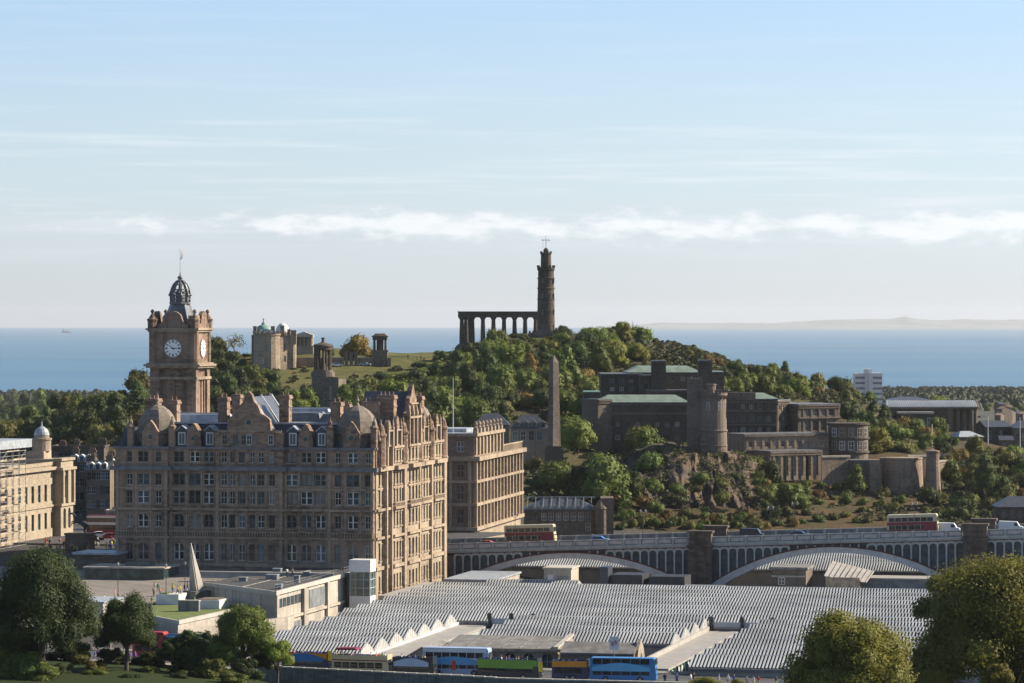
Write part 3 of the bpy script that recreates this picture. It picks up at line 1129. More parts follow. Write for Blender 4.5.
glazed_wall(hotel, sg_, (1.1, 22.50), (1.1, 32.70), 84.95, 90.4, [(2.0, 85.6, 1.3, 3.0), (5.1, 85.6, 1.6, 3.4), (8.2, 85.6, 1.3, 3.0)], 0.5)
sg_.face([(1.1, 22.50, 84.95), (-4, 22.50, 84.95), (-4, 22.50, 90.4), (1.1, 22.50, 90.4)])
sg_.face([(1.1, 32.70, 84.95), (-4, 32.70, 84.95), (-4, 32.70, 90.4), (1.1, 32.70, 90.4)])
s_gable([(22.50, 90.4), (32.70, 90.4), (32.50, 91.2), (31.50, 91.6), (30.70, 93.0), (30.50, 94.2), (29.50, 94.7), (28.50, 96.2), (27.60, 97.2), (26.70, 96.2), (25.70, 94.7), (24.70, 94.2), (24.50, 93.0), (23.70, 91.6), (22.70, 91.2)], 0.2, 1.1)
sg_.extr([(22.70, 90.2), (32.50, 90.2), (27.60, 95.6)], -9, 0.2, 2, axis='x')
for v in (22.70, 26.00, 29.20, 32.50):
    sg_.box(1.1, 1.7, v - 0.3, v + 0.3, 84.95, 91.0, 1)
    sg_.prism([(0.9, v - 0.4), (1.8, v - 0.4), (1.8, v + 0.4), (0.9, v + 0.4)], 91.0, 93.2, 1, top=[(1.3, v - 0.08), (1.4, v - 0.08), (1.4, v + 0.08), (1.3, v + 0.08)])
sg_.box(1.1, 1.75, 22.30, 32.90, 90.2, 90.6, 1)
sg_.box(1.1, 1.5, 24.50, 30.70, 93.0, 93.3, 1)
sg_.build('gable', ['hotel_stone', 'hotel_trim', 'slate'], hotel)
for v, hh in [(v * KS, h_) for v, h_ in ((9.6, 90.2), (17.0, 90.9), (42.6, 91.0), (55.1, 90.6))]:
    q = MB()
    q.extr([(v - 2.4, 84.95), (v + 2.4, 84.95), (v + 2.4, 87.6), (v + 1.7, 88.1), (v + 1.2, hh - 1.2), (v + 0.5, hh - 0.4), (v, hh), (v - 0.5, hh - 0.4), (v - 1.2, hh - 1.2), (v - 1.7, 88.1), (v - 2.4, 87.6)], 0.0, 0.9, 0, axis='x')
    q.extr([(v - 2.2, 85.0), (v + 2.2, 85.0), (v, hh - 0.7)], -5, 0.0, 2, axis='x')
    q.box(0.9, 1.3, v - 2.3, v - 1.5, 84.95, 88.4, 1)
    q.box(0.9, 1.3, v + 1.5, v + 2.3, 84.95, 88.4, 1)
    q.box(0.9, 1.02, v - 0.95, v + 0.95, 85.3, 87.9, 3)
    q.box(0.9, 1.2, v - 1.5, v + 1.5, 87.95, 88.2, 1)
    for s_ in (-1, 1):
        q.lathe([(0.3, 88.4), (0.42, 88.6), (0.2, 88.9), (0.3, 89.3), (0.1, 90.0), (0.01, 90.5)], 1.1, v + s_ * 1.9, 6, 0, 1)
    q.build('gablet', ['hotel_stone', 'hotel_trim', 'slate', 'pane_dark'], hotel)
for v in [q_ * KS for q_ in (2.2, 22.6, 37.0, 48.6, 61.4)]:
    q = MB()
    q.lathe([(1.15, 80.9), (1.25, 81.3), (1.05, 81.6), (1.05, 87.0), (1.25, 87.2), (1.25, 87.5), (0.9, 87.8), (0.7, 89.0), (0.2, 89.8), (0.28, 90.1), (0.01, 90.7)], 0.7, v, 8, pi / 8)
    q.build('turret', ['hotel_stone'], hotel)

# chimney stacks: (picture column of the middle, top row, width in px, place behind the front, depth)
for px, ty, wp, b_, dp in ((174, 400, 9.5, 7, 2.4), (154, 398.5, 12, 16, 2.6), (224, 397, 9.5, 6, 2.2), (237.5, 394.5, 8, 18, 2.2), (285.5, 395, 10, 6, 2.3),
                           (337, 402, 10, 7, 2.4), (372, 401.5, 17, 19, 2.4), (387, 395, 17, 20.5, 2.6), (346, 404, 9, 22, 2.0), (418, 396, 10, 44, 2.2), (404, 393.5, 14, 47, 2.0), (268, 396, 5, 22, 2.0)):
    s = (px - 512) / F
    # a for this column at this depth behind the front
    a = ((HY + b_ * E2[1]) * s - HXH - b_ * E2[0]) / (E1[0] - E1[1] * s)
    d = HY + a * E1[1] + b_ * E2[1]
    zt = Zp(ty, d)
    wd = wp * d / F
    q = MB()
    q.cbox(a, b_, wd, dp, 84.9, zt - 0.5)
    q.cbox(a, b_, wd + 0.45, dp + 0.45, zt - 0.75, zt - 0.35)
    q.cbox(a, b_, wd + 0.2, dp + 0.2, zt - 0.35, zt, 1)
    q.cbox(a, b_, wd + 0.3, dp + 0.3, zt - 2.4, zt - 2.15)
    ch = q.build('chimney', ['hotel_stone', 'brick_roof'], hotel)
    n = max(2, int(wd / 0.75))
    q = MB()
    for k in range(n):
        q.lathe([(0.2, zt), (0.16, zt + 0.55), (0.2, zt + 0.6), (0.2, zt + 0.7)], a - wd / 2 + wd * (k + 0.5) / n, b_, 6)
    q.build('chimney_pots', ['brick_roof'], ch)

# ---- clock tower
TX, TY, TH = -51.2, 36.0, 5.0
tw = MB()
sh_ = TH - 0.5
wall_w = [(0, 0)]
tw.box(TX - sh_, TX + sh_, TY - sh_, TY + sh_, 60, 100.2)
for sx_ in (-1, 1):
    for sy_ in (-1, 1):
        tw.cbox(TX + sx_ * (TH - 1.0), TY + sy_ * (TH - 1.0), 2.0, 2.0, 60, 100.2)
for k in (-1.4, 0, 1.4):                          # panels between the corner piers
    tw.cbox(TX + k * 1.4, TY - sh_ - 0.12, 0.45, 0.3, 86, 98.0)
    tw.cbox(TX + sh_ + 0.12, TY + k * 1.4, 0.3, 0.45, 86, 98.0)
for z0, z1, e in ((97.8, 98.4, 0.25), (100.2, 100.6, 0.7), (100.6, 101.0, 1.1), (101.0, 101.3, 0.6), (107.7, 108.1, 0.4), (108.1, 108.5, 0.75)):
    tw.box(TX - TH - e, TX + TH + e, TY - TH - e, TY + TH + e, z0, z1, 1)
tw.box(TX - TH + 0.1, TX + TH - 0.1, TY - TH + 0.1, TY + TH - 0.1, 101.3, 107.7)
for sx_ in (-1, 1):
    for sy_ in (-1, 1):
        tw.lathe([(1.0, 101.3), (1.0, 107.7)], TX + sx_ * (TH - 0.6), TY + sy_ * (TH - 0.6), 10)
        tw.lathe([(1.0, 108.5), (1.0, 110.0), (1.15, 110.1), (1.15, 110.4), (0.75, 110.6), (0.65, 110.9), (0.35, 111.30), (0.2, 111.62), (0.45, 111.94), (0.3, 112.26), (0.01, 112.50)], TX + sx_ * (TH - 0.4), TY + sy_ * (TH - 0.4), 8, pi / 8)
# shaped gables above each dial
gp = [(-3.4, 108.5), (3.4, 108.5), (3.4, 109.2), (2.5, 109.5), (2.0, 110.4), (1.7, 111.3), (0.9, 111.9), (0, 112.1), (-0.9, 111.9), (-1.7, 111.3), (-2.0, 110.4), (-2.5, 109.5), (-3.4, 109.2)]
for s_ in (-1, 1):
    tw.extr([(TX + a, b) for a, b in gp], TY + s_ * (TH - 0.1) - 0.4, TY + s_ * (TH - 0.1) + 0.4)
    tw.extr([(TY + a, b) for a, b in gp], TX + s_ * (TH - 0.1) - 0.4, TX + s_ * (TH - 0.1) + 0.4, 0, axis='x')
tower = tw.build('clock_tower', ['tower_stone', 'hotel_trim'], hotel)
q = MB()
q.cbox(TX + 4.0, TY - 3.2, 2.0, 1.6, 108.5, 111.14)
q.build('chimney', ['hotel_stone'], tower)
q = MB()
q.lathe([(4.3, 108.5), (2.15, 113.38), (2.45, 113.42), (2.45, 113.62)], TX, TY, 4, pi / 4, 0)
for k in range(4):
    a = pi / 4 + k * pi / 2
    q.beam((TX + 4.25 * cos(a), TY + 4.25 * sin(a), 108.58), (TX + 2.15 * cos(a), TY + 2.15 * sin(a), 113.38), 0.4, 0.4, 1)
q.build('spire_roof', ['lead_dark', 'lead'], tower)
# open crown: eight ribs, a gallery, a small lantern inside
q = MB()
q.lathe([(2.25, 113.62), (2.25, 113.94)], TX, TY, 8, pi / 8)
for k in range(8):
    a = pi / 8 + k * pi / 4
    rp = [(1.95, 113.94), (2.0, 115.4), (1.85, 116.6), (1.4, 117.6), (0.75, 118.3), (0.2, 118.6)]
    for (r0, z0), (r1, z1) in zip(rp, rp[1:]):
        q.beam((TX + r0 * cos(a), TY + r0 * sin(a), z0), (TX + r1 * cos(a), TY + r1 * sin(a), z1), 0.38, 0.38)
    q.lathe([(0.3, 115.22), (0.38, 115.46), (0.16, 115.78), (0.01, 116.26)], TX + 2.15 * cos(a), TY + 2.15 * sin(a), 6)
    b = a + pi / 4
    for z_, r_ in ((115.3, 1.98), (114.6, 1.97), (116.6, 1.85), (117.6, 1.4)):
        q.beam((TX + r_ * cos(a), TY + r_ * sin(a), z_), (TX + r_ * cos(b), TY + r_ * sin(b), z_), 0.18, 0.25)
q.lathe([(1.0, 113.94), (1.0, 115.78), (1.2, 115.86), (0.8, 116.34), (0.3, 116.90)], TX, TY, 8)
q.lathe([(0.25, 118.02), (0.4, 118.34), (0.25, 118.66), (0.62, 119.06), (0.55, 119.30), (0.15, 119.54), (0.1, 120.10)], TX, TY, 8)
q.build('crown', ['lead_dark'], tower)
q = MB()
q.tube((TX, TY, 119.54), (TX, TY, 125.2), 0.07, 0.04)
q.build('flagpole', ['steel_pole'], tower)
q = MB()
fl = [(0.0, 125.1), (0.25, 124.6), (0.35, 124.0), (0.28, 123.4), (0.1, 122.9)]
for (a, z0), (b, z1) in zip(fl, fl[1:]):
    q.face([(TX + a - 0.12, TY - 0.02, z0), (TX + a + 0.2, TY + 0.25, z0), (TX + b + 0.2, TY + 0.25, z1), (TX + b - 0.12, TY - 0.02, z1)])
q.build('flag', ['white_paint'], tower)
# dials on the west and south faces: 10.14
for side in (0, 1):
    q = MB()
    R = 1.78

    def dp(r, t, h):
        """point of the dial, t clockwise from twelve, h proud of the wall"""
        u, z = r * sin(t), 104.3 + r * cos(t)
        if side == 0:
            return (TX + u, TY - TH - h + 0.1, z)
        return (TX + TH + h - 0.1, TY + u, z)
    N = 36
    for r0, r1, h, mt in ((R, R * 1.14, 0.20, 1), (0.0, R, 0.16, 0)):
        for k in range(N):
            t0, t1 = 2 * pi * k / N, 2 * pi * (k + 1) / N
            if r0 == 0:
                q.face([dp(0, 0, h), dp(r1, t0, h), dp(r1, t1, h)], mt)
            else:
                q.face([dp(r0, t0, h), dp(r1, t0, h), dp(r1, t1, h), dp(r0, t1, h)], mt)
                q.face([dp(r1, t0, 0), dp(r1, t1, 0), dp(r1, t1, h), dp(r1, t0, h)], mt)
    for k in range(12):                           # roman figures read as bars at this size
        t = 2 * pi * k / 12
        for o in ((-0.055, 0.055) if k % 3 else (-0.10, 0.0, 0.10)):
            q.face([dp(R * 0.66, t + o - 0.045, 0.175), dp(R * 0.66, t + o + 0.045, 0.175), dp(R * 0.95, t + o + 0.036, 0.175), dp(R * 0.95, t + o - 0.036, 0.175)], 2)
    fc = q.build('clock_face', ['dial_white', 'hotel_trim', 'iron'], tower)
    q = MB()
    for t, L_, wd in ((2 * pi * (10.24 / 12), 0.58, 0.12), (2 * pi * 14.5 / 60, 0.86, 0.09)):
        def hp(r, off, h=0.22):
            u, z = r * sin(t) + off * cos(t), 104.3 + r * cos(t) - off * sin(t)
            if side == 0:
                return (TX + u, TY - TH - h + 0.1, z)
            return (TX + TH + h - 0.1, TY + u, z)
        q.face([hp(-0.35, -wd), hp(-0.35, wd), hp(R * L_, wd * 0.4), hp(R * L_, -wd * 0.4)])
    q.build('clock_hands', ['iron'], tower)
finish_windows(hotel)
# ---------------------------------------------------------------- the old post office across the bridge street
PD = 858.0
pr = -radians(9.9)
post = thing('post_office', (X(474, PD), PD, 46.0), 'long brown stone palazzo behind the hotel, urns along its sunlit parapet', 'office building', pr)
wl, tr = MB(), MB()
prow = [(63.6, 3.4), (69.0, 3.4), (74.2, 3.0)]
wins = []
PL = 63.0
for k in range(14):
    u = 2.6 + k * (PL - 5.2) / 13
    for zb, hh in prow:
        wins.append((u, zb, 1.9, hh))
    if u < 36:
        wins.append((u, 80.0, 1.7, 2.6))
glazed_wall(post, wl, (0, 0), (0, 36), 46, 84.0, [w_ for w_ in wins if w_[0] < 35], 0.7)
glazed_wall(post, wl, (0, 36), (0, PL), 46, 79.6, [(w_[0] - 36, *w_[1:]) for w_ in wins if w_[0] > 37], 0.7)
wins = [(u, zb, 1.7, hh) for u in (3.2, 7.6, 12.0, 16.4, 20.8, 25.2) for zb, hh in prow + [(80.0, 2.4)]]
glazed_wall(post, wl, (-30, 0), (0, 0), 46, 84.0, [(30 - u, a, b, c) for u, a, b, c in wins], 0.5, 1)
wl.face([(-30, 0, 46), (-30, PL, 46), (-30, PL, 79.6), (-30, 0, 84)])
wl.face([(-30, PL, 46), (0, PL, 46), (0, PL, 79.6), (-30, PL, 79.6)])
wl.face([(-30, 36, 79.6), (0, 36, 79.6), (0, 36, 84.0), (-30, 36, 84.0)])
wl.build('wall', ['post_stone', 'post_shaded'], post)
for k in range(15):
    v = 0.7 + k * (PL - 1.4) / 14
    tr.box(0, 0.65, v - 0.45, v + 0.45, 62, 78.0)
    if v < 36:
        tr.box(0, 0.5, v - 0.4, v + 0.4, 79.2, 83.6)
for z0, z1, e in ((67.6, 68.3, 0.8), (72.9, 73.5, 0.8), (78.0, 79.0, 1.5), (62, 62.8, 0.9)):
    tr.box(-0.01, e, -e * 0.6, PL + 0.3, z0, z1)
    tr.box(-30, -0.01, -e * 0.6, 0.01, z0, z1)
tr.box(-0.02, 0.9, -0.5, 36.2, 83.6, 84.3)
tr.box(-30, -0.02, -0.5, 0.0, 83.6, 84.3)
for u in (1.0, 5.4, 9.8, 14.2, 18.6, 23.0, 27.5):
    tr.box(-u - 0.35, -u + 0.35, -0.4, 0, 62.8, 78.0)
for k in range(34):
    v = 36.6 + k * 0.78
    tr.cbox(0.3, v, 0.3, 0.32, 79.0, 80.3)
tr.box(0.1, 0.5, 36.2, PL, 80.3, 80.6)
tr.build('stone_trim', 'hotel_trim', post)
q = MB()
q.box(-29.6, -0.3, 0.3, 35.7, 83.9, 84.15)
q.box(-29.6, -0.3, 36.2, PL - 0.3, 79.5, 79.75)
q.box(-12, -4, 12, 24, 84.15, 85.0)
q.build('flat_roof', ['lead'], post)
for k in range(8):
    v = 1.6 + k * 4.6
    q = MB()
    q.cbox(0.1, v, 1.0, 1.5, 84.3, 85.3)
    q.lathe([(0.45, 85.3), (0.55, 85.6), (0.3, 85.9), (0.5, 86.3), (0.35, 86.7), (0.1, 87.0)], 0.1, v, 8)
    q.build('parapet_urn', ['hotel_trim'], post)
q = MB()
q.tube((-6, 6, 84), (-6, 6, 97), 0.12, 0.06)
q.build('flagpole', ['white_paint'], post)
finish_windows(post)

# ---------------------------------------------------------------- the iron bridge
BX, BY = -13.9, 815.0
bridge = thing('road_bridge', (BX, BY, 46.0), 'long iron road bridge of wide shallow arches over the station', 'bridge', HR)
AB0, AB1 = -9.0, 190.0
BW = 21.0


def zpar(a):
    return 61.65 + 0.0378 * a


def ba(px):
    s = (px - 512) / F
    return (BY * s - BX) / (E1[0] - E1[1] * s)


dk = MB()


def sloped(mb, a0, a1, b0, b1, o0, o1, m=0):
    """bar that follows the slope of the deck, heights measured from the parapet top"""
    i = len(mb.v)
    mb.v += [(a0, b0, zpar(a0) + o0), (a1, b0, zpar(a1) + o0), (a1, b1, zpar(a1) + o0), (a0, b1, zpar(a0) + o0),
             (a0, b0, zpar(a0) + o1), (a1, b0, zpar(a1) + o1), (a1, b1, zpar(a1) + o1), (a0, b1, zpar(a0) + o1)]
    for f_ in ((3, 2, 1, 0), (4, 5, 6, 7), (0, 1, 5, 4), (1, 2, 6, 5), (2, 3, 7, 6), (3, 0, 4, 7)):
        mb.f.append(tuple(i + k for k in f_))
        mb.mi.append(m)


sloped(dk, AB0 - 30, AB1, 0.6, BW - 0.6, -2.6, -1.35, 0)
sloped(dk, AB0 - 30, AB1, 0.7, 3.4, -1.35, -1.2, 1)
sloped(dk, AB0 - 30, AB1, BW - 3.4, BW - 0.7, -1.35, -1.2, 1)
for k in range(40):
    sloped(dk, AB0 + k * 5, AB0 + k * 5 + 2.2, BW / 2 - 0.07, BW / 2 + 0.07, -1.35, -1.344, 2)
dk.build('deck', ['asphalt', 'paving', 'white_paint'], bridge)
PIER = [(ba(701), 2.5), (ba(975.5), 2.6)]
gaps = [(AB0 + 1, PIER[0][0] - 2.5), (PIER[0][0] + 2.5, PIER[1][0] - 2.6), (PIER[1][0] + 2.6, AB1)]
for b0, sgn in ((0.0, 1), (BW, -1)):
    for a0, a1 in gaps:
        pp = MB()
        n = int((a1 - a0) / 3.55)
        L = (a1 - a0) / n
        for k in range(n):
            u0, u1 = a0 + k * L, a0 + (k + 1) * L
            y0, y1 = sorted((b0 - 0.08 * sgn, b0 + 0.42 * sgn))
            sloped(pp, u0 - 0.24, u0 + 0.24, y0, y1, -1.35, 0.06, 0)
            y0, y1 = sorted((b0 + 0.06 * sgn, b0 + 0.34 * sgn))
            sloped(pp, u0 + 0.24, u1 - 0.24, y0, y1, -1.3, -0.16, 2)
            y0, y1 = sorted((b0 - 0.02 * sgn, b0 + 0.38 * sgn))
            sloped(pp, u0 + 0.24, u1 - 0.24, y0, y1, -0.16, 0.0, 0)
            sloped(pp, u0 + 0.24, u1 - 0.24, y0, y1, -1.42, -1.3, 0)
            y0, y1 = sorted((b0 + 0.03 * sgn, b0 + 0.06 * sgn))
            sloped(pp, u0 + 0.45, u1 - 0.45, y0, y1, -1.12, -0.34, 3)
        pp.build('parapet', ['bridge_paint', 'bridge_panel', 'iron_grey', 'bridge_panel'], bridge)
for a0, a1 in gaps:
    cn = MB()
    sloped(cn, a0, a1, -0.55, 0.6, -1.75, -1.42, 0)
    sloped(cn, a0, a1, -0.30, 0.6, -2.1, -1.75, 0)
    n = int((a1 - a0) / 0.85)
    for k in range(n):
        u = a0 + (a1 - a0) * (k + 0.5) / n
        sloped(cn, u - 0.14, u + 0.14, -0.46, -0.3, -2.05, -1.75, 0)
    sloped(cn, a0, a1, -0.12, 0.6, -2.3, -2.1, 1)
    cn.build('cornice', ['bridge_paint', 'bridge_red'], bridge)
ARCH = [(ba(457), PIER[0][0] - 2.5, 53.5, 59.95), (PIER[0][0] + 2.5, PIER[1][0] - 2.6, 53.9, 61.95), (PIER[1][0] + 2.6, PIER[1][0] + 56, 54.2, 63.8)]
for a0, a1, z0, z1 in ARCH:
    c, hw = (a0 + a1) / 2, (a1 - a0) / 2
    R = (hw * hw + (z1 - z0) ** 2) / (2 * (z1 - z0))

    def ext(a):
        return z1 - R + sqrt(max(0.0, R * R - (a - c) ** 2))
    N = 48
    ribs, red = [MB() for _ in range(4)], MB()
    for k in range(N):
        u0, u1 = a0 + (a1 - a0) * k / N, a0 + (a1 - a0) * (k + 1) / N
        t0 = 1.15 + 0.8 * abs((u0 - c) / hw) ** 2
        t1 = 1.15 + 0.8 * abs((u1 - c) / hw) ** 2
        e0, e1 = ext(u0), ext(u1)
        for rib, (y0, y1) in zip(ribs, ((-0.5, 0.35), (6.4, 7.0), (13.6, 14.2), (BW - 0.35, BW + 0.4))):
            i = len(rib.v)
            rib.v += [(u0, y0, e0 - t0), (u1, y0, e1 - t1), (u1, y1, e1 - t1), (u0, y1, e0 - t0), (u0, y0, e0), (u1, y0, e1), (u1, y1, e1), (u0, y1, e0)]
            for f_ in ((3, 2, 1, 0), (4, 5, 6, 7), (0, 1, 5, 4), (2, 3, 7, 6)):
                rib.f.append(tuple(i + q_ for q_ in f_))
                rib.mi.append(0)
        i = len(red.v)
        red.v += [(u0, -0.62, e0), (u1, -0.62, e1), (u1, 0.2, e1), (u0, 0.2, e0), (u0, -0.62, e0 + 0.28), (u1, -0.62, e1 + 0.28), (u1, 0.2, e1 + 0.28), (u0, 0.2, e0 + 0.28)]
        for f_ in ((3, 2, 1, 0), (4, 5, 6, 7), (0, 1, 5, 4)):
            red.f.append(tuple(i + q_ for q_ in f_))
            red.mi.append(0)
    rb = [r_.build('arch_rib', ['bridge_pale'], bridge) for r_ in ribs][0]
    red.build('arch_moulding', ['bridge_red'], rb)
    # spandrels: slim iron columns with round heads against a dark web
    sp = MB()
    pitch = 1.86
    n = int((a1 - a0 + 1.4) / pitch)
    st = (a0 - 0.7) + ((a1 - a0 + 1.4) - n * pitch) / 2
    for k in range(n + 1):
        u = st + k * pitch
        zb = ext(min(max(u, a0), a1)) + 0.2
        zt = zpar(u) - 2.3
        if zt - zb > 0.35:
            sp.box(u - 0.16, u + 0.16, -0.32, 0.1, zb, zt - 0.15, 0)
            if zt - zb > 1.5:
                sp.box(u - 0.24, u + 0.24, -0.38, 0.1, zt - 1.05, zt - 0.85, 0)
        if k < n:
            zb2 = ext(min(max(u + pitch / 2, a0), a1)) + 0.28
            if zt - zb2 > 0.9:
                m_ = 8
                r = pitch / 2 - 0.16
                for q_ in range(m_):
                    t0, t1 = pi * q_ / m_, pi * (q_ + 1) / m_
                    cx = u + pitch / 2
                    p0 = (cx - r * cos(t0), zt - 0.95 + r * 0.8 * sin(t0))
                    p1 = (cx - r * cos(t1), zt - 0.95 + r * 0.8 * sin(t1))
                    w0, w1 = zpar(p0[0]) - 2.3, zpar(p1[0]) - 2.3
                    sp.face([(p0[0], -0.2, p0[1]), (p1[0], -0.2, p1[1]), (p1[0], -0.2, w1), (p0[0], -0.2, w0)], 0)
    for k in range(N):
        u0, u1 = a0 - 0.7 + (a1 - a0 + 1.4) * k / N, a0 - 0.7 + (a1 - a0 + 1.4) * (k + 1) / N
        e0, e1 = ext(min(max(u0, a0), a1)), ext(min(max(u1, a0), a1))
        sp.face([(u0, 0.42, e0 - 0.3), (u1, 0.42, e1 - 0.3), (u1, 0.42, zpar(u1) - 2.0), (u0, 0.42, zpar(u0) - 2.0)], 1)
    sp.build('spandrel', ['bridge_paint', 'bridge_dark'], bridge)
for ca, hw in PIER:
    q = MB()
    zt = zpar(ca)
    q.box(ca - hw, ca + hw, -1.5, BW + 1.0, 44, zt - 2.2)
    q.box(ca - hw - 0.35, ca + hw + 0.35, -1.85, BW + 1.3, zt - 2.2, zt - 1.7)
    for y0 in (-1.4, BW - 1.4):
        q.box(ca - hw + 0.1, ca + hw - 0.1, y0, y0 + 2.6, zt - 1.7, zt + 0.9)
        q.box(ca - hw - 0.2, ca + hw + 0.2, y0 - 0.3, y0 + 2.9, zt + 0.9, zt + 1.35)
    q.box(ca - hw - 0.3, ca + hw + 0.3, -1.8, BW, 52.6, 53.3)
    q.build('pier', ['pier_stone'], bridge)
q = MB()
q.box(AB0 - 24, ARCH[0][0] - 0.8, 0.5, BW - 0.5, 44, zpar(AB0 - 24) - 2.6)
q.box(ARCH[0][0] - 3.2, ARCH[0][0] - 0.5, -0.3, BW, 44, 59.0)
q.build('abutment', ['pier_stone'], bridge)


def bridge_xyz(a, b, o=-1.35):
    return (BX + a * E1[0] + b * E2[0], BY + a * E1[1] + b * E2[1], zpar(a) + o)


# street behind the hotel that the bridge runs into
q = MB()
for pts in ([(-140, 58.2), (-12.5, 58.2), (-12.5, 97), (-140, 97)], [(-140, 97.1), (-1, 97.1), (2, 122), (-140, 122)]):
    q.face([(*hotel_xy(*p_), 61.6) for p_ in pts])
tag(q.build('street', 'asphalt'), kind='structure')

# ---------------------------------------------------------------- station roofs: glazed ridges and furrows
ZE, ZR, PITCH = 55.1, 56.7, 10.2
RB0 = -121.0


def hotel_point(a, b, z=0.0):
    x, y = hotel_xy(a, b)
    return (x, y, z)


def roof_section(label, a0, a1, k0, k1, gables=(True, True), name='station_roof'):
    """ridges run along the front (a); furrows every PITCH metres"""
    root = thing(name, hotel_point((a0 + a1) / 2, RB0 + (k0 + k1) / 2 * PITCH, 46.0), label, 'station roof', HR)
    oa, ob = (a0 + a1) / 2, RB0 + (k0 + k1) / 2 * PITCH
    gl, br, gt, gb = MB(), MB(), MB(), MB()
    step = 0.58
    n = int((a1 - a0) / step)
    for k in range(k0, k1):
        b0 = RB0 + k * PITCH - ob
        bm_, b1 = b0 + PITCH / 2, b0 + PITCH
        x0, x1 = a0 - oa, a1 - oa
        gl.face([(x0, b0 + 0.35, ZE), (x1, b0 + 0.35, ZE), (x1, bm_, ZR), (x0, bm_, ZR)])
        gl.face([(x0, b1 - 0.35, ZE), (x0, bm_, ZR), (x1, bm_, ZR), (x1, b1 - 0.35, ZE)])
        for j in range(n + 1):
            u = x0 + (x1 - x0) * j / n
            w_ = 0.12
            for s_ in (-1, 1):
                be = bm_ + s_ * (PITCH / 2 - 0.35)
                i = len(br.v)
                h = 0.13
                br.v += [(u - w_, be, ZE), (u + w_, be, ZE), (u + w_, bm_, ZR), (u - w_, bm_, ZR),
                         (u - w_, be, ZE + h), (u + w_, be, ZE + h), (u + w_, bm_, ZR + h), (u - w_, bm_, ZR + h)]
                for f_ in ((4, 5, 6, 7), (0, 3, 7, 4), (1, 5, 6, 2)):
                    br.f.append(tuple(i + q_ for q_ in f_))
                    br.mi.append(0)
        br.box(x0, x1, bm_ - 0.07, bm_ + 0.07, ZR + 0.08, ZR + 0.15, 0)
        gt.box(x0, x1, b0 - 0.3, b0 + 0.34, ZE - 0.5, ZE - 0.05)
        for side, xx in ((0, x0), (1, x1)):
            if gables[side]:
                t = 0.12
                gb.extr([(b0 + 0.1, ZE - 0.2), (b1 - 0.1, ZE - 0.2), (bm_, ZR + 0.12)], xx - t, xx + t, 0, axis='x')
                for q_ in range(1, 8):
                    bb = b0 + PITCH * q_ / 8
                    hh = (1 - abs(q_ - 4) / 4) * (ZR - ZE)
                    gb.box(xx + t, xx + t + 0.06, bb - 0.06, bb + 0.06, ZE, ZE + hh, 0)
    gt.box(x0, x1, b1 - 0.3, b1 + 0.3, ZE - 0.5, ZE - 0.05)
    gl.build('glazing', ['glass_roof'], root)
    br.build('glazing_bars', ['roof_white'], root)
    gt.build('gutter', ['lead_dark'], root)
    if gb.f:
        gb.build('gable_ends', ['gable_white'], root)
    # the hall below: outer walls in the open sides
    hw_ = MB()
    y0, y1 = RB0 + k0 * PITCH - ob, RB0 + k1 * PITCH - ob
    hw_.box(x0 + 0.3, x1 - 0.3, y0 + 0.1, y0 + 0.5, 46, ZE - 0.5)
    hw_.box(x0 + 0.1, x0 + 0.5, y0 + 0.5, y1 - 0.1, 46, ZE - 0.3)
    hw_.box(x1 - 0.5, x1 - 0.1, y0 + 0.5, y1 - 0.1, 46, ZE - 0.3)
    hw_.build('hall_wall', ['deck_white'], root)
    return root


roof_section('glazed ridge and furrow roof beside the concrete shopping block, white gables down its right side', 6.5, 27.3, 0, 7)
roof_section('widest glazed station roof, running unbroken behind the others up to the iron bridge', 5.0, 172.0, 7, 15)
roof_section('glazed station roof above the arcaded stone building, white gables on its right', 40.0, 74.0, 3, 7)
roof_section('glazed station roof nearest the round green-gold tree, its front glazed upright', 84.0, 172.0, -1, 7)
roof_section('far glazed station roof seen beyond the bridge through its arches', 2.0, 150.0, 22, 29, (False, False))
roof_section('small low glazed roof just in front of the left-hand bridge arch', 14.0, 33.0, 15, 16, (True, True))


def flat_thing(name, label, cat, boxes, mats, group=None, base=46.0):
    """boxes = (part name, a0, a1, b0, b1, z0, z1, material)"""
    ca = sum(b[1] + b[2] for b in boxes) / 2 / len(boxes)
    cb = sum(b[3] + b[4] for b in boxes) / 2 / len(boxes)
    root = thing(name, hotel_point(ca, cb, base), label, cat, HR, group)
    parts = {}
    for pn, a0, a1, b0, b1, z0, z1, mt in boxes:
        mb, ms = parts.setdefault(pn, (MB(), []))
        if mt not in ms:
            ms.append(mt)
        mb.box(a0 - ca, a1 - ca, b0 - cb, b1 - cb, z0, z1, ms.index(mt))
    for pn, (mb, ms) in parts.items():
        mb.build(pn, ms, root)
    root['oa'], root['ob'] = ca, cb
    return root


def rel(root, a, b):
    return a - root['oa'], b - root['ob']


# walkway roof along the gap on the left
wk = flat_thing('walkway_roof', 'narrow pale walkway roof below the white gables, left of the station', 'roof', [
    ('roof', 27.6, 33.4, -121, -47, 54.1, 54.5, 'deck_white'), ('wall', 33.0, 33.3, -121, -47, 46, 54.1, 'roof_white'),
    ('coping', 27.5, 27.9, -121, -47, 54.5, 55.0, 'roof_white')], None)
q = MB()
for k in range(18):
    xx, yy = rel(wk, 33.32, -119 + k * 4)
    q.box(xx, xx + 0.05, yy - 1.1, yy + 1.1, 51.0, 53.4)
q.build('window', ['pane_dark'], wk)
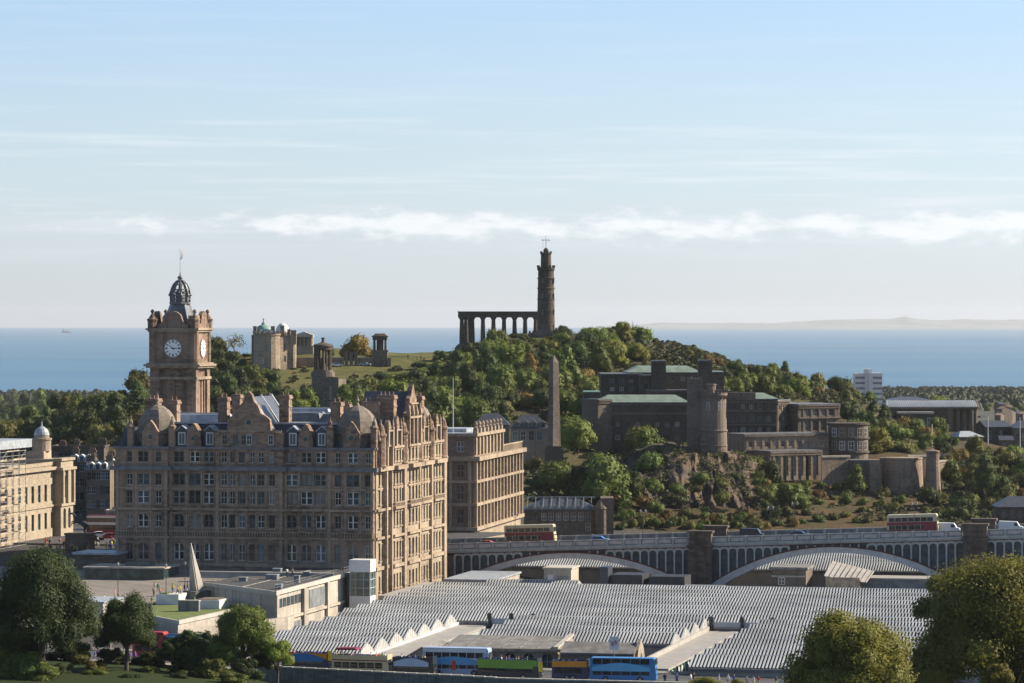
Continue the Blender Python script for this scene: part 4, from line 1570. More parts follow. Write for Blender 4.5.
# covered ramp on the right with white bays and green rails
rp = flat_thing('covered_ramp', 'long white sloping ramp building with green railings between two station roofs', 'ramp building', [
    ('roof', 74.4, 79.8, -126, -50, 54.0, 54.35, 'deck_white'), ('coping', 74.1, 74.5, -126, -47, 54.35, 55.1, 'deck_white'),
    ('wall', 79.2, 79.5, -126, -50, 46, 54.0, 'iron_grey'), ('end_wall', 74.5, 79.2, -50, -49.6, 46, 55.0, 'concrete')], None)
q, q2 = MB(), MB()
for k in range(24):
    xx, yy = rel(rp, 79.5, -124.4 + k * 3.1)
    q.box(xx, xx + 0.12, yy - 1.25, yy + 1.25, 50.4, 53.6)
    q2.box(xx + 0.02, xx + 0.3, yy + 1.3, yy + 1.75, 48, 53.9)
xx, yy = rel(rp, 79.5, -126)
q2.beam((xx + 1.2, yy, 50.0), (xx + 1.2, yy + 76, 49.3), 0.15, 0.25)
q2.beam((xx + 1.2, yy, 48.9), (xx + 1.2, yy + 76, 48.2), 0.15, 0.25)
for k in range(26):
    q2.box(xx + 1.12, xx + 1.28, yy + k * 3, yy + k * 3 + 0.15, 46, 50.0)
q.build('bay_panels', ['roof_white'], rp)
q2.build('railing', ['green_paint'], rp)
# parapet walks where the wide roof ends above the two openings
for a0, a1, lab in ((33.5, 42.5, 'short white railed roof edge above the left gap of the station'), (74.2, 86.5, 'white railed roof edge with three dark posts above the right gap of the station')):
    ed = flat_thing('roof_walkway', lab, 'walkway', [
        ('deck', a0, a1, -51.2, -48.6, 54.6, 55.0, 'deck_white'), ('rail', a0, a1, -51.2, -51.05, 55.0, 55.9, 'roof_white'), ('beam', a0, a1, -51.0, -50.2, 53.6, 54.6, 'roof_grey')], None)
    q = MB()
    for t in (0.05, 0.5, 0.95):
        xx, yy = rel(ed, a0 + (a1 - a0) * t, -51.1)
        q.lathe([(0.35, 46), (0.3, 55.9), (0.55, 56.0), (0.5, 56.7), (0.1, 57.0)], xx, yy - 0.3, 8)
    q.build('posts', ['iron'], ed)

# stone buildings inside the station
ar = flat_thing('arcaded_building', 'grey stone station building with a row of round-arched windows behind the green bus', 'station building', [
    ('plinth', 38.5, 57.8, -107.6, -107.0, 46, 50.6, 'arcade_stone'), ('cornice', 38.2, 58.4, -107.9, -107.0, 55.0, 55.5, 'arcade_stone')], None)
wl, q = MB(), MB()
x0, y0 = rel(ar, 38.4, -107)
x1, y1 = rel(ar, 57.8, -94)
glazed_wall(ar, wl, (x0, y0), (x1, y0), 50.5, 55.0, [(1.9 + k * 3.15, 51.9, 1.9, 2.8, 'bars', True) for k in range(6)], 0.35)
wl.face([(x1, y0, 46), (x1, y1, 46), (x1, y1, 56.4), (x1, y0, 55.3)])
wl.face([(x0, y0, 46), (x0, y1, 46), (x0, y1, 56.4), (x0, y0, 55.3)])
for k in range(7):
    wl.cbox(x0 + 0.4 + k * 3.1, y0 - 0.08, 0.35, 0.16, 50.6, 54.5)
wl.build('wall', ['arcade_stone'], ar)
q.face([(x0 - 0.2, y0 - 0.3, 55.53), (x1 - 0.6, y0 - 0.3, 55.53), (x1 - 0.6, y1, 56.5), (x0 - 0.2, y1, 56.5)])
for k in range(7):
    xx = x0 + 1 + k * 3
    q.beam((xx, y0, 55.6), (xx, y1, 56.58), 0.08, 0.1)
q.build('lean_to_roof', ['roof_grey'], ar)
q = MB()
q.beam((x1 - 0.2, y0 - 0.4, 55.7), (x1 - 0.2, y1 + 0.3, 56.8), 0.9, 0.35)
for k in range(3):
    yy = y0 + 2.2 + k * 3.2
    q.box(x1, x1 + 0.35, yy - 0.4, yy + 0.4, 50, 54.6)
q.build('gable_coping', ['coping'], ar)


def pitched(name, label, cat, a0, a1, b0, b1, ze, zr, wallm, roofm, along='a', wins=()):
    root = thing(name, hotel_point((a0 + a1) / 2, (b0 + b1) / 2, 46.0), label, cat, HR)
    hx, hy = (a1 - a0) / 2, (b1 - b0) / 2
    wl, rf = MB(), MB()
    glazed_wall(root, wl, (-hx, -hy), (hx, -hy), 46, ze, wins, 0.3)
    if along == 'a':
        for s_ in (-1, 1):
            wl.face([(s_ * hx, -hy, 46), (s_ * hx, hy, 46), (s_ * hx, hy, ze), (s_ * hx, 0, zr), (s_ * hx, -hy, ze)])
        wl.face([(-hx, hy, 46), (hx, hy, 46), (hx, hy, ze), (-hx, hy, ze)])
        rf.extr([(-hy - 0.3, ze - 0.05), (0, zr), (hy + 0.3, ze - 0.05), (hy + 0.3, ze + 0.2), (0, zr + 0.3), (-hy - 0.3, ze + 0.2)], -hx - 0.1, hx + 0.1, 0, axis='x')
    else:
        wl.face([(-hx, -hy, ze), (hx, -hy, ze), (0, -hy, zr)])
        wl.face([(-hx, hy, 46), (hx, hy, 46), (hx, hy, ze), (0, hy, zr), (-hx, hy, ze)])
        for s_ in (-1, 1):
            wl.face([(s_ * hx, -hy, 46), (s_ * hx, hy, 46), (s_ * hx, hy, ze), (s_ * hx, -hy, ze)])
        rf.extr([(-hx - 0.3, ze - 0.05), (0, zr), (hx + 0.3, ze - 0.05), (hx + 0.3, ze + 0.2), (0, zr + 0.3), (-hx - 0.3, ze + 0.2)], -hy - 0.1, hy + 0.1)
    wl.build('wall', [wallm], root)
    rf.build('roof', [roofm], root)
    return root


bb = pitched('brick_hall', 'low brown hall with a grey pitched roof behind the blue bus', 'station building', 59.6, 71.8, -113, -105, 55.3, 56.7, 'brown_stone', 'roof_grey', 'a',
             [(3.0, 50.6, 1.4, 2.2), (7.4, 50.4, 2.6, 2.6), (10.6, 50.6, 1.2, 2.2)])
q = MB()
q.extr([(-3.2, 50), (3.2, 50), (3.2, 54.6), (2.4, 56.0), (0, 57.6), (-2.4, 56.0), (-3.2, 54.6)], 6.1, 6.6, 0, axis='x')
q.extr([(-1.1, 51), (1.1, 51), (1.1, 53.6), (0, 55.3), (-1.1, 53.6)], 6.6, 6.68, 1, axis='x')
q.build('gable', ['arcade_stone', 'pane_dark'], bb)
pitched('grey_roofed_hall', 'dark grey roofed hall left of the arcaded stone building', 'station building', 33.6, 38.1, -112, -96, 54.2, 55.6, 'kerb_wall', 'roof_grey', 'b', [(1.2, 50.4, 1.0, 2.0), (3.2, 50.4, 1.0, 2.0)])
hut = flat_thing('roof_hut', 'beige plant hut on the roof strip under the left-hand bridge arch', 'hut', [
    ('wall', *[loc_ab(555, 783)[0], loc_ab(583, 783)[0]], 38, 46, 54, 59.0, 'concrete'), ('flat_roof', loc_ab(555, 783)[0] - 0.25, loc_ab(583, 783)[0] + 0.25, 37.7, 46.3, 59.0, 59.3, 'coping')], None)
q = MB()
xx, yy = rel(hut, loc_ab(562, 783)[0], 38)
q.box(xx - 0.6, xx + 0.6, yy - 0.06, yy, 55.2, 57.8)
q.build('door', ['white_paint'], hut)
q = MB()
xx, yy = rel(hut, loc_ab(575, 783)[0], 38)
for k in range(6):
    q.box(xx - 1.2, xx + 1.2, yy - 0.1, yy, 55.6 + k * 0.36, 55.8 + k * 0.36)
q.build('louvre', ['iron_grey'], hut)
st_ = flat_thing('lift_house', 'square brown stone block with two windows under the right-hand bridge arch', 'station building', [
    ('wall', 72.5, 79.5, 40, 50, 50, 59.4, 'brown_stone'), ('flat_roof', 72.1, 79.9, 39.6, 50.4, 59.4, 59.9, 'roof_grey'), ('coping', 72.3, 79.7, 39.75, 40, 57.9, 58.2, 'concrete')], None)
for k in (2.0, 5.2):
    xx, yy = rel(st_, 72.5 + k, 40)
    put_window(st_, xx, yy - 0.06, 56.3, 0, 1.4, 1.5)
ds = flat_thing('roof_deck', 'long pale flat deck along the back edge of the wide glazed roof', 'roof deck', [
    ('deck', 26, 165, 33.0, 37.4, 54.7, 55.0, 'deck_white'), ('coping', 26, 165, 32.6, 33.0, 54.7, 55.9, 'deck_white'), ('lower_roof', 26, 165, 37.4, 75, 53.2, 53.5, 'roof_grey')], None)
q = MB()
for k in range(52):
    xx, yy = rel(ds, 27 + k * 2.65, 37.0)
    q.box(xx - 0.04, xx + 0.04, yy - 0.04, yy + 0.04, 55, 56.1)
for z_ in (55.55, 56.05):
    xx, yy = rel(ds, 26.5, 37.0)
    q.box(xx, xx + 138, yy - 0.03, yy + 0.03, z_, z_ + 0.06)
q.build('railing', ['roof_white'], ds)
cp = flat_thing('canopy', 'pale canopy with a sloping ribbed top in front of the right-hand bridge arch', 'canopy', [
    ('fascia', 83.5, 90.5, 40, 40.4, 55, 58.0, 'plank'), ('post', 83.6, 83.9, 40.4, 52, 53.5, 58.0, 'iron_grey')], None)
q = MB()
xx, yy = rel(cp, 83.3, 39.8)
q.face([(xx, yy, 58.2), (xx + 8.6, yy, 57.0), (xx + 8.6, yy + 14, 58.4), (xx, yy + 14, 60.4)])
for k in range(9):
    q.beam((xx + k * 1.05, yy, 58.3 - k * 0.147), (xx + k * 1.05, yy + 14, 60.5 - k * 0.245), 0.12, 0.12)
q.build('roof', ['deck_white'], cp)
flat_thing('long_shed', 'long low white-topped shed behind the canopy, under the right-hand arch', 'shed', [
    ('wall', 91, 118, 50, 58, 53.5, 57.0, 'iron_grey'), ('roof', 90.8, 118.2, 49.6, 58.4, 57.0, 57.3, 'deck_white')], None)
flat_thing('plant_stack', 'dark cluster of plant and ducts under the left-hand bridge arch', 'plant', [
    ('unit', 38.5, 45, 44, 52, 53.5, 57.6, 'iron'), ('duct', 36.2, 38.0, 43, 48, 53.5, 59.2, 'slate_blue'), ('unit', 46, 53.5, 46, 54, 53.5, 57.2, 'iron'), ('frame', 53.6, 62, 43, 47, 53.5, 55.6, 'iron_grey')], None)
flat_thing('low_flat_building', 'low pale flat-roofed building against the foot of the sunlit hotel side', 'building', [
    ('wall', 2.0, 12.0, -6, 32, 46, 55.6, 'concrete'), ('flat_roof', 1.6, 12.4, -6.4, 32.4, 55.6, 56.3, 'deck_white')], None)
flat_thing('side_building', 'squat stone building with a pale roof between hotel and left-hand bridge arch', 'building', [
    ('wall', 3.2, 13.6, 44, 70, 46, 55.8, 'concrete'), ('roof', 2.9, 13.9, 43.6, 70.4, 55.8, 56.2, 'lead')], None)

# ---------------------------------------------------------------- shopping terrace in front of the hotel
mall = thing('shopping_terrace', hotel_point(-20, -45, 46.0), 'concrete shopping terrace with an asphalt roof and pale side wall before the hotel', 'shopping centre', HR)


def ml(a, b):
    return (a + 20, b + 45)


q = MB()
q.prism([ml(-21, -51.5), ml(-0.6, -73), ml(-0.6, -14), ml(-0.6, -2), ml(-21, -2)], 46, 61.1, 0, mtop=1)
q.build('roof_block', ['concrete', 'asphalt'], mall)
q = MB()
for p0, p1 in (((-21.2, -51.5), (-0.4, -73.2)), ((-0.4, -73.2), (-0.4, -14))):
    a, b = ml(*p0), ml(*p1)
    q.beam((*a, 61.45), (*b, 61.45), 0.5, 0.75)
q.build('parapet', ['coping'], mall)
q = MB()
for v in (-69, -66.4, -63.8, -61.2, -58.6, -56):
    a, b = ml(-0.6, v)
    q.box(a, a + 0.1, b - 1.0, b + 1.0, 58.6, 60.2, 0)
a, b = ml(-0.6, -44)
q.box(a, a + 0.12, b - 5.5, b + 5.5, 57.0, 60.4, 1)
q.box(a, a + 0.12, b - 18.5, b - 10, 50.0, 55.4, 1)
q.build('window', ['pane_blue', 'iron_grey'], mall)
q = MB()
for v in (-72.5, -54.2, -37.6, -22):
    a, b = ml(-0.5, v)
    q.box(a, a + 0.5, b - 0.7, b + 0.7, 46, 61.1)
q.box(ml(-0.5, 0)[0], ml(-0.5, 0)[0] + 0.35, ml(0, -73)[1], ml(0, -14)[1], 56.2, 56.7)
q.build('buttress', ['concrete'], mall)
for v_a, v_b, w_, h_ in ((-15, -20, 1.6, 1.1), (-8, -24, 1.2, 0.8), (-12, -34, 2.2, 0.9), (-5, -42, 1.0, 1.3), (-16, -40, 1.4, 0.7), (-4, -58, 1.2, 0.8)):
    q = MB()
    a, b = ml(v_a, v_b)
    q.cbox(a, b, w_, w_ * 0.8, 61.1, 61.1 + h_)
    q.cbox(a, b, w_ + 0.2, w_ * 0.8 + 0.2, 61.1 + h_, 61.2 + h_, 1)
    q.build('roof_vent', ['iron_grey', 'lead'], mall)
q = MB()
for p0, p1 in (((-20.6, -50.8), (-1.0, -71.6)), ((-1.0, -71.6), (-1.0, -15)), ((-20.6, -6), (-1.0, -6))):
    a, b = ml(*p0), ml(*p1)
    n_ = int(hypot(b[0] - a[0], b[1] - a[1]) / 2)
    for z_ in (62.3, 62.75):
        q.beam((*a, z_), (*b, z_), 0.05, 0.05)
    for k in range(n_ + 1):
        x_, y_2 = a[0] + (b[0] - a[0]) * k / n_, a[1] + (b[1] - a[1]) * k / n_
        q.cbox(x_, y_2, 0.06, 0.06, 61.1, 62.8)
q.build('railing', ['iron_grey'], mall)
q = MB()
a, b = ml(-20, -30), ml(-2, -44)
q.beam((*a, 61.13), (*b, 61.13), 0.35, 0.05)
a, b = ml(-12, -6.5), ml(-12, -58)
q.beam((*a, 61.125), (*b, 61.125), 0.25, 0.04)
q.build('roof_seam', ['coping'], mall)
# grassed lower terrace with a raking wall along its edge
lw = thing('grass_terrace', hotel_point(-36, -72, 46.0), 'raised lawn terrace held by a long raking concrete wall', 'terrace', HR)


def tl(a, b):
    return (a + 36, b + 72)


pt = [loc_ab(150, 652), loc_ab(178, 640), loc_ab(236, 668), loc_ab(262, 690), loc_ab(215, 700), loc_ab(150, 690)]
q = MB()
q.prism([tl(*p_) for p_ in pt], 46, 58.2)
q.build('retaining_wall', ['concrete'], lw)
q = MB()
cx_ = sum(p_[0] for p_ in pt) / len(pt)
cy_ = sum(p_[1] for p_ in pt) / len(pt)
q.prism([tl(cx_ + (p_[0] - cx_) * 0.97, cy_ + (p_[1] - cy_) * 0.97) for p_ in pt], 58.2, 58.32)
q.build('lawn', ['lawn'], lw)
q = MB()
for k in (0, 1, 2):
    a, b = tl(*pt[k]), tl(*pt[k + 1])
    q.beam((*a, 58.55), (*b, 58.55), 0.4, 0.7)
q.build('parapet', ['coping'], lw)
q = MB()
a, b = tl(*loc_ab(178, 640)), tl(*loc_ab(288, 668))
q.prism([(a[0], a[1] - 0.1), (b[0], b[1] - 0.1), (b[0], b[1] + 4), (a[0], a[1] + 0.6)], 46, 57.2)
q.build('ramp_wall', ['concrete'], lw)
# upper square: paving, glass roof light, planters
sq = MB()
for b0, b1 in ((-112, -62), (-62, -10), (-10, -1)):
    f_ = lambda b_: 57.95 + max(0.0, min(1.0, (b_ + 62) / 52)) * 2.65
    for a0, a1 in ((-135, -34), (-34, -21.3)):
        sq.face([(*hotel_xy(a0, b0), f_(b0)), (*hotel_xy(a1, b0), f_(b0)), (*hotel_xy(a1, b1), f_(b1)), (*hotel_xy(a0, b1), f_(b1))])
    sq.face([(*hotel_xy(-135, -112), 55), (*hotel_xy(-34, -112), 55), (*hotel_xy(-34, -112), 57.95), (*hotel_xy(-135, -112), 57.95)])
tag(sq.build('plaza', 'paving'), kind='structure')
flat_thing('glass_rooflight', 'long low glass-sided roof light on the square in front of the hotel', 'roof light', [
    ('glass_wall', -53, -37, -22.8, -13.2, 59.8, 62.0, 'pane_green'), ('flat_roof', -53.3, -36.7, -23.1, -12.9, 62.0, 62.3, 'concrete'), ('upstand', -46, -41, -19, -16, 62.3, 63.0, 'pane_green')], None, base=59.8)
flat_thing('white_planter', 'long white block planter with a dark top, lower right of the white spire', 'planter', [
    ('box', *sorted((loc_ab(198, 676)[0], loc_ab(225, 676)[0])), loc_ab(210, 676)[1] - 3, loc_ab(210, 676)[1] + 3.5, 57, 59.9, 'white_paint'),
    ('soil', loc_ab(198, 676)[0] + 0.4, loc_ab(225, 676)[0] - 0.4, loc_ab(210, 676)[1] - 2.6, loc_ab(210, 676)[1] + 3.1, 59.9, 60.0, 'soil')], None, base=57)
flat_thing('white_planter', 'white walled planter with grass in it, left of the white spire', 'planter', [
    ('box', *sorted((loc_ab(157, 684)[0], loc_ab(181, 684)[0])), loc_ab(170, 684)[1] - 1, loc_ab(170, 684)[1] + 4, 57.5, 60.2, 'white_paint'),
    ('grass', loc_ab(157, 684)[0] + 0.4, loc_ab(168, 684)[0], loc_ab(170, 684)[1] - 0.6, loc_ab(170, 684)[1] + 3.6, 60.2, 60.35, 'lawn')], None, base=57.5)
flat_thing('stone_wall', 'low dark wall crossing the square behind the lawn terrace', 'wall', [
    ('wall', loc_ab(178, 668)[0], loc_ab(200, 668)[0], loc_ab(190, 668)[1] - 0.4, loc_ab(190, 668)[1] + 0.4, 57, 60.1, 'kerb_wall'), ('coping', loc_ab(178, 668)[0] - 0.1, loc_ab(200, 668)[0] + 0.1, loc_ab(190, 668)[1] - 0.55, loc_ab(190, 668)[1] + 0.55, 60.1, 60.3, 'coping')], None, base=57)
# long white sill in front of the hotel
flat_thing('terrace_wall', 'long low white wall along the terrace at the foot of the hotel', 'wall', [
    ('wall', -30, -3, -24.2, -23.6, 60.5, 61.6, 'deck_white'), ('coping', -30.2, -2.8, -24.4, -23.4, 61.6, 61.8, 'coping')], None, base=60.5)
sp = thing('spire', (X(199, 690), 690, 59.0), 'tall white leaning spire of thin triangular fins on the square', 'spire', 0.9)
q = MB()
zt = Zp(543, 690)
ox, oy = -1.5 * cos(0.9), 1.5 * sin(0.9)          # the tip leans to the left of the foot
q.prism([(-0.9, -1.0), (1.1, -1.0), (1.1, -0.2), (-0.9, -0.2)], 59, zt, 0, top=[(ox - 0.06, oy - 0.06), (ox + 0.06, oy - 0.06), (ox + 0.06, oy + 0.06), (ox - 0.06, oy + 0.06)])
q.build('fin', ['coping'], sp)
q = MB()
q.prism([(-1.3, -0.9), (-0.95, -0.9), (-0.95, 1.2), (-1.3, 1.2)], 59, zt - 0.5, 0, top=[(ox - 0.22, oy - 0.02), (ox - 0.1, oy - 0.02), (ox - 0.1, oy + 0.08), (ox - 0.22, oy + 0.08)])
q.build('fin', ['concrete'], sp)
q = MB()
q.cbox(0, 0, 5.2, 3.2, 58.6, 60.4)
q.build('base', ['kerb_wall'], sp)
# glass lift tower
lt = thing('lift_tower', hotel_point(*loc_ab(362.5, 716), 46.0), 'free-standing glass lift tower with white top and base beside the hotel corner', 'lift tower', HR)
q = MB()
q.cbox(0, 0, 4.1, 4.1, 46, 57.6)
q.build('base', ['white_paint'], lt)
q = MB()
q.cbox(0, 0, 4.2, 4.2, 62.2, 64.5)
q.build('head', ['white_paint'], lt)
q = MB()
q.cbox(0, 0, 3.85, 3.85, 57.6, 62.2)
q.build('glass_wall', ['pane_green'], lt)
q = MB()
for sx_ in (-1, 1):
    for sy_ in (-1, 1):
        q.cbox(sx_ * 1.93, sy_ * 1.93, 0.18, 0.18, 57.6, 62.2)
for z_ in (59.1, 60.7):
    for s_ in (-1, 1):
        q.cbox(0, s_ * 1.95, 3.9, 0.08, z_, z_ + 0.1)
        q.cbox(s_ * 1.95, 0, 0.08, 3.9, z_, z_ + 0.1)
for t in (-0.8, 0.7):
    q.cbox(t, -1.95, 0.1, 0.08, 57.6, 62.2)
    q.cbox(1.95, t, 0.08, 0.1, 57.6, 62.2)
q.build('glazing_bars', ['roof_white'], lt)
flat_thing('dark_booth', 'dark iron booth between the concrete terrace wall and the glass lift tower', 'booth', [
    ('wall', loc_ab(342, 712)[0], loc_ab(350.5, 712)[0], -22, -19, 46, 61.6, 'iron'), ('top', loc_ab(342, 712)[0] - 0.1, loc_ab(350.5, 712)[0] + 0.1, -22.2, -18.8, 61.6, 61.9, 'iron_grey')], None)
# pavilion at the left end of the square
flat_thing('street_pavilion', 'low pavilion with a pale blue flat roof at the left foot of the hotel', 'pavilion', [
    ('wall', loc_ab(74, 745)[0], loc_ab(119, 745)[0], loc_ab(95, 745)[1], loc_ab(95, 745)[1] + 7, 60, 63.6, 'brown_stone'),
    ('glass_front', loc_ab(97, 744)[0], loc_ab(116, 744)[0], loc_ab(95, 745)[1] - 0.12, loc_ab(95, 745)[1], 60.4, 62.8, 'pane_dark'),
    ('flat_roof', loc_ab(74, 745)[0] - 0.5, loc_ab(120, 745)[0], loc_ab(95, 745)[1] - 0.8, loc_ab(95, 745)[1] + 9, 63.6, 64.0, 'lead')], None, base=60)
flat_thing('white_kiosk', 'white flat-roofed kiosk partly hidden by the big dark tree on the left', 'kiosk', [
    ('wall', *sorted((loc_ab(70, 655)[0], loc_ab(104, 655)[0])), loc_ab(88, 655)[1], loc_ab(88, 655)[1] + 12, 58, 60.8, 'deck_white'),
    ('flat_roof', loc_ab(70, 655)[0] - 0.3, loc_ab(104, 655)[0] + 0.3, loc_ab(88, 655)[1] - 0.3, loc_ab(88, 655)[1] + 12.3, 60.8, 61.0, 'lead')], None, base=58)

# ---------------------------------------------------------------- road along the station front, with its parapet wall
rd = MB()
RP = [(-40, 606, 56.4), (60, 603, 55.9), (150, 600, 55.5), (285, 595.5, 54.4), (420, 589, 53.95), (480, 587, 54.05), (560, 583, 54.1), (690, 580, 53.9), (820, 577, 53.7), (1100, 573, 53.5)]


def road_pt(px, off=0.0):
    for (p0, d0, z0), (p1, d1, z1) in zip(RP, RP[1:]):
        if px <= p1:
            t = (px - p0) / (p1 - p0)
            d = d0 + (d1 - d0) * t
            return Vector((X(px, d), d + off, z0 + (z1 - z0) * t))
    return Vector((X(px, RP[-1][1]), RP[-1][1] + off, RP[-1][2]))


pxs = list(range(-40, 1101, 20))
for a, b in zip(pxs, pxs[1:]):
    p0, p1 = road_pt(a), road_pt(b)
    for o0, o1, dz, mt in ((-1.5, 15.0, 0.0, 0), (-4.6, -1.5, 0.13, 1), (15.0, 19.0, 0.13, 1), (5.6, 5.72, 0.006, 2)):
        rd.face([(p0.x, p0.y + o0, p0.z + dz), (p1.x, p1.y + o0, p1.z + dz), (p1.x, p1.y + o1, p1.z + dz), (p0.x, p0.y + o1, p0.z + dz)], mt)
    for o in (-1.5, 15.0):
        rd.face([(p0.x, p0.y + o, p0.z), (p1.x, p1.y + o, p1.z), (p1.x, p1.y + o, p1.z + 0.13), (p0.x, p0.y + o, p0.z + 0.13)], 1)
tag(rd.build('road', ['asphalt', 'paving', 'white_paint']), kind='structure')
pw = thing('roadside_wall', tuple(road_pt(560, -5.0) - Vector((0, 0, 6))), 'long dark stone parapet wall with a pale stepped coping along the bus stops', 'wall')
q, q2 = MB(), MB()
o = Vector(pw.location)
a = 262
while a < 1090:
    b = a + 11.2
    p0, p1 = road_pt(a, -5.0) - o, road_pt(b, -5.0) - o
    zt = max(p0.z, p1.z) + 1.0 - 0.5 * min(1.0, max(0.0, (a - 420) / 80))
    q.beam((p0.x, p0.y, zt - 3.6 + o.z), (p1.x, p1.y, zt - 3.6 + o.z), 0.5, 7.2)
    q2.beam((p0.x, p0.y, zt + 0.1 + o.z), (p1.x - 0.1, p1.y, zt + 0.1 + o.z), 0.75, 0.22)
    q.cbox(p0.x, p0.y - 0.3, 0.35, 0.3, zt - 7 + o.z, zt - 0.15 + o.z)
    a = b
q.build('wall', ['kerb_wall'], pw)
q2.build('coping', ['coping'], pw)
# ---------------------------------------------------------------- monuments on the hill
def at(px, d, z=0.0):
    return (X(px, d), d, z)


# tall telescope-shaped tower
D = 1400.0
g = D / F
nz = Zp(336, D)
nm = thing('monument_tower', at(546, D, nz - 3), 'tall dark round monument tower with battlements and a mast, highest on the hill', 'monument tower')
q = MB()
zs = [Zp(y, D) for y in (336, 300, 271)]
q.lathe([(3.35, nz - 3), (3.3, nz), (3.15, zs[1]), (2.95, zs[2]), (3.3, zs[2] + 0.5), (3.3, zs[2] + 1.4)], 0, 0, 20)
for y in (322, 311, 300, 289, 279):
    z = Zp(y, D)
    q.lathe([(3.1, z), (3.36, z + 0.1), (3.36, z + 0.35), (3.1, z + 0.5)], 0, 0, 20)
for k in range(12):
    a = 2 * pi * k / 12
    q.cbox(3.05 * cos(a), 3.05 * sin(a), 0.8, 0.8, zs[2] + 1.4, zs[2] + 2.1)
z2, z3 = Zp(267, D), Zp(255, D)
q.lathe([(2.05, zs[2]), (1.9, z3), (2.15, z3 + 0.4), (2.15, z3 + 0.9)], 0, 0, 16)
for k in range(10):
    a = 2 * pi * k / 10
    q.cbox(1.95 * cos(a), 1.95 * sin(a), 0.6, 0.6, z3 + 0.9, z3 + 1.35)
q.lathe([(1.0, z3 + 0.8), (1.0, z3 + 1.8), (0.7, z3 + 2.4), (0.2, z3 + 2.7)], 0, 0, 12)
q.build('shaft', ['black_stone'], nm)
q = MB()
for y in (327, 312, 296, 281):
    for a in (-2.0, -1.2, -0.5):
        z = Zp(y, D)
        q.cbox(3.12 * cos(a), 3.12 * sin(a), 0.7, 0.7, z - 0.9, z + 0.9)
q.build('window', ['pane_dark'], nm)
q = MB()
zt = z3 + 2.6
q.tube((0, 0, zt), (0, 0, Zp(236, D)), 0.16, 0.1)
q.tube((-1.3, 0, Zp(240, D)), (1.3, 0, Zp(240, D)), 0.1)
for s_ in (-1.2, 1.2):
    q.ball(s_, 0, Zp(240, D), 0.32, 6)
q.tube((-1.1, 0, zt), (-1.1, 0, zt + 2.2), 0.07)
q.build('mast', ['steel_pole'], nm)
q = MB()
for x0, x1, y0, y1, yt in ((-6.6, 6.6, -5, 6, 332.5), (3.2, 9.4, -7, 2, 329.5), (-3, 3, -7.4, -4, 331)):
    q.box(x0, x1, y0, y1, nz - 6, Zp(yt, D))
    n = int((x1 - x0) / 1.3)
    for k in range(n):
        q.cbox(x0 + 0.5 + k * 1.3, y0 + 0.3, 0.7, 0.55, Zp(yt, D), Zp(yt, D) + 0.7)
for x in (5.0, 7.4):
    q.box(x - 0.5, x + 0.5, -7.1, -6.98, nz - 2.6, nz - 0.4, 1)
q.build('base_house', ['brown_stone', 'pane_dark'], nm)

# unfinished temple
D = 1480.0
g = D / F
zb, zc, ze = Zp(347, D), Zp(317.5, D), Zp(312, D)
tm = thing('unfinished_temple', at(498, D, zb - 3), 'row of tall bare temple columns under one long beam on the hilltop', 'temple')
q = MB()
xo = X(498, D)
xl, xr = X(458, D) - xo, X(538, D) - xo
for k in range(3):
    q.box(xl - 1.2 + k * 0.5, xr + 1.2 - k * 0.5, -2.2 + k * 0.5, 11 - k * 0.5, zb - 4 if k == 0 else zb + (k - 1) * 0.55, zb + k * 0.55)
q.build('steps', ['brown_stone'], tm)
cols_ = [(X(461.8 + k * 10.55, D) - xo, 0.0) for k in range(8)]
cols_ += [(cols_[0][0] + 1.6, 4.6), (cols_[0][0] + 3.1, 9.2), (cols_[7][0] + 0.8, 4.6)]
for x, y in cols_:
    q = MB()
    prof_ = [(0.98, zb + 1.1), (0.96, zb + 4), (0.86, zc - 4), (0.76, zc - 0.9), (0.82, zc - 0.8), (1.15, zc - 0.35)]
    q.lathe(prof_, x, y, 14)
    q.cbox(x, y, 2.4, 2.4, zc - 0.35, zc)
    q.build('column', ['black_stone'], tm)
q = MB()
q.box(xl, xr, -1.05, 1.05, zc, zc + 1.0)
q.box(xl - 0.1, xr + 0.1, -1.15, 1.15, zc + 1.0, zc + 1.2)
q.box(xl + 0.05, xr - 0.05, -1.0, 1.0, zc + 1.2, ze - 0.15)
q.box(xl - 0.25, xr + 0.25, -1.3, 1.3, ze - 0.15, ze + 0.25)
for k in range(2):
    p0, p1 = ((cols_[0][0], 0.9), (cols_[9][0], 10.2)) if k == 0 else ((cols_[7][0], 0.9), (cols_[10][0], 5.6))
    q.beam((*p0, (zc + ze) / 2), (*p1, (zc + ze) / 2), 2.0, ze - zc - 0.3)
q.build('entablature', ['black_stone'], tm)

# castle-like house on the western shoulder
D = 1330.0
g = D / F
zb, zt = Zp(366, D), Zp(339, D)
oh = thing('observatory_house', at(270, D, zb - 4), 'turreted stone house with battlements and pointed windows on the left end of the hilltop', 'house')
xo = X(270, D)
q = MB()
q.lathe([(4.7, zb - 4), (4.6, zt + 1.0), (4.9, zt + 1.3), (4.9, zt + 2.0)], X(267, D) - xo, 0, 16)
for k in range(14):
    a = 2 * pi * k / 14
    q.cbox(X(267, D) - xo + 4.6 * cos(a), 4.6 * sin(a), 0.9, 0.9, zt + 2.0, zt + 2.8)
p = (X(252, D) - xo, 1.5)
q2 = (X(278, D) - xo, -0.6)
glazed_wall(oh, q, (X(251, D) - xo, 2.5), (X(265, D) - xo, 2.5), zb - 4, zt + 1.5, [(1.6, zb + 4, 1.2, 2.4), (3.6, zb + 8.6, 0.9, 1.6)], 0.3)
q.box(X(251, D) - xo, X(293, D) - xo, 3.0, 13, zb - 4, zt + 1.3)
a, b = (X(275, D) - xo, -1.5), (X(294.5, D) - xo, 5.0)
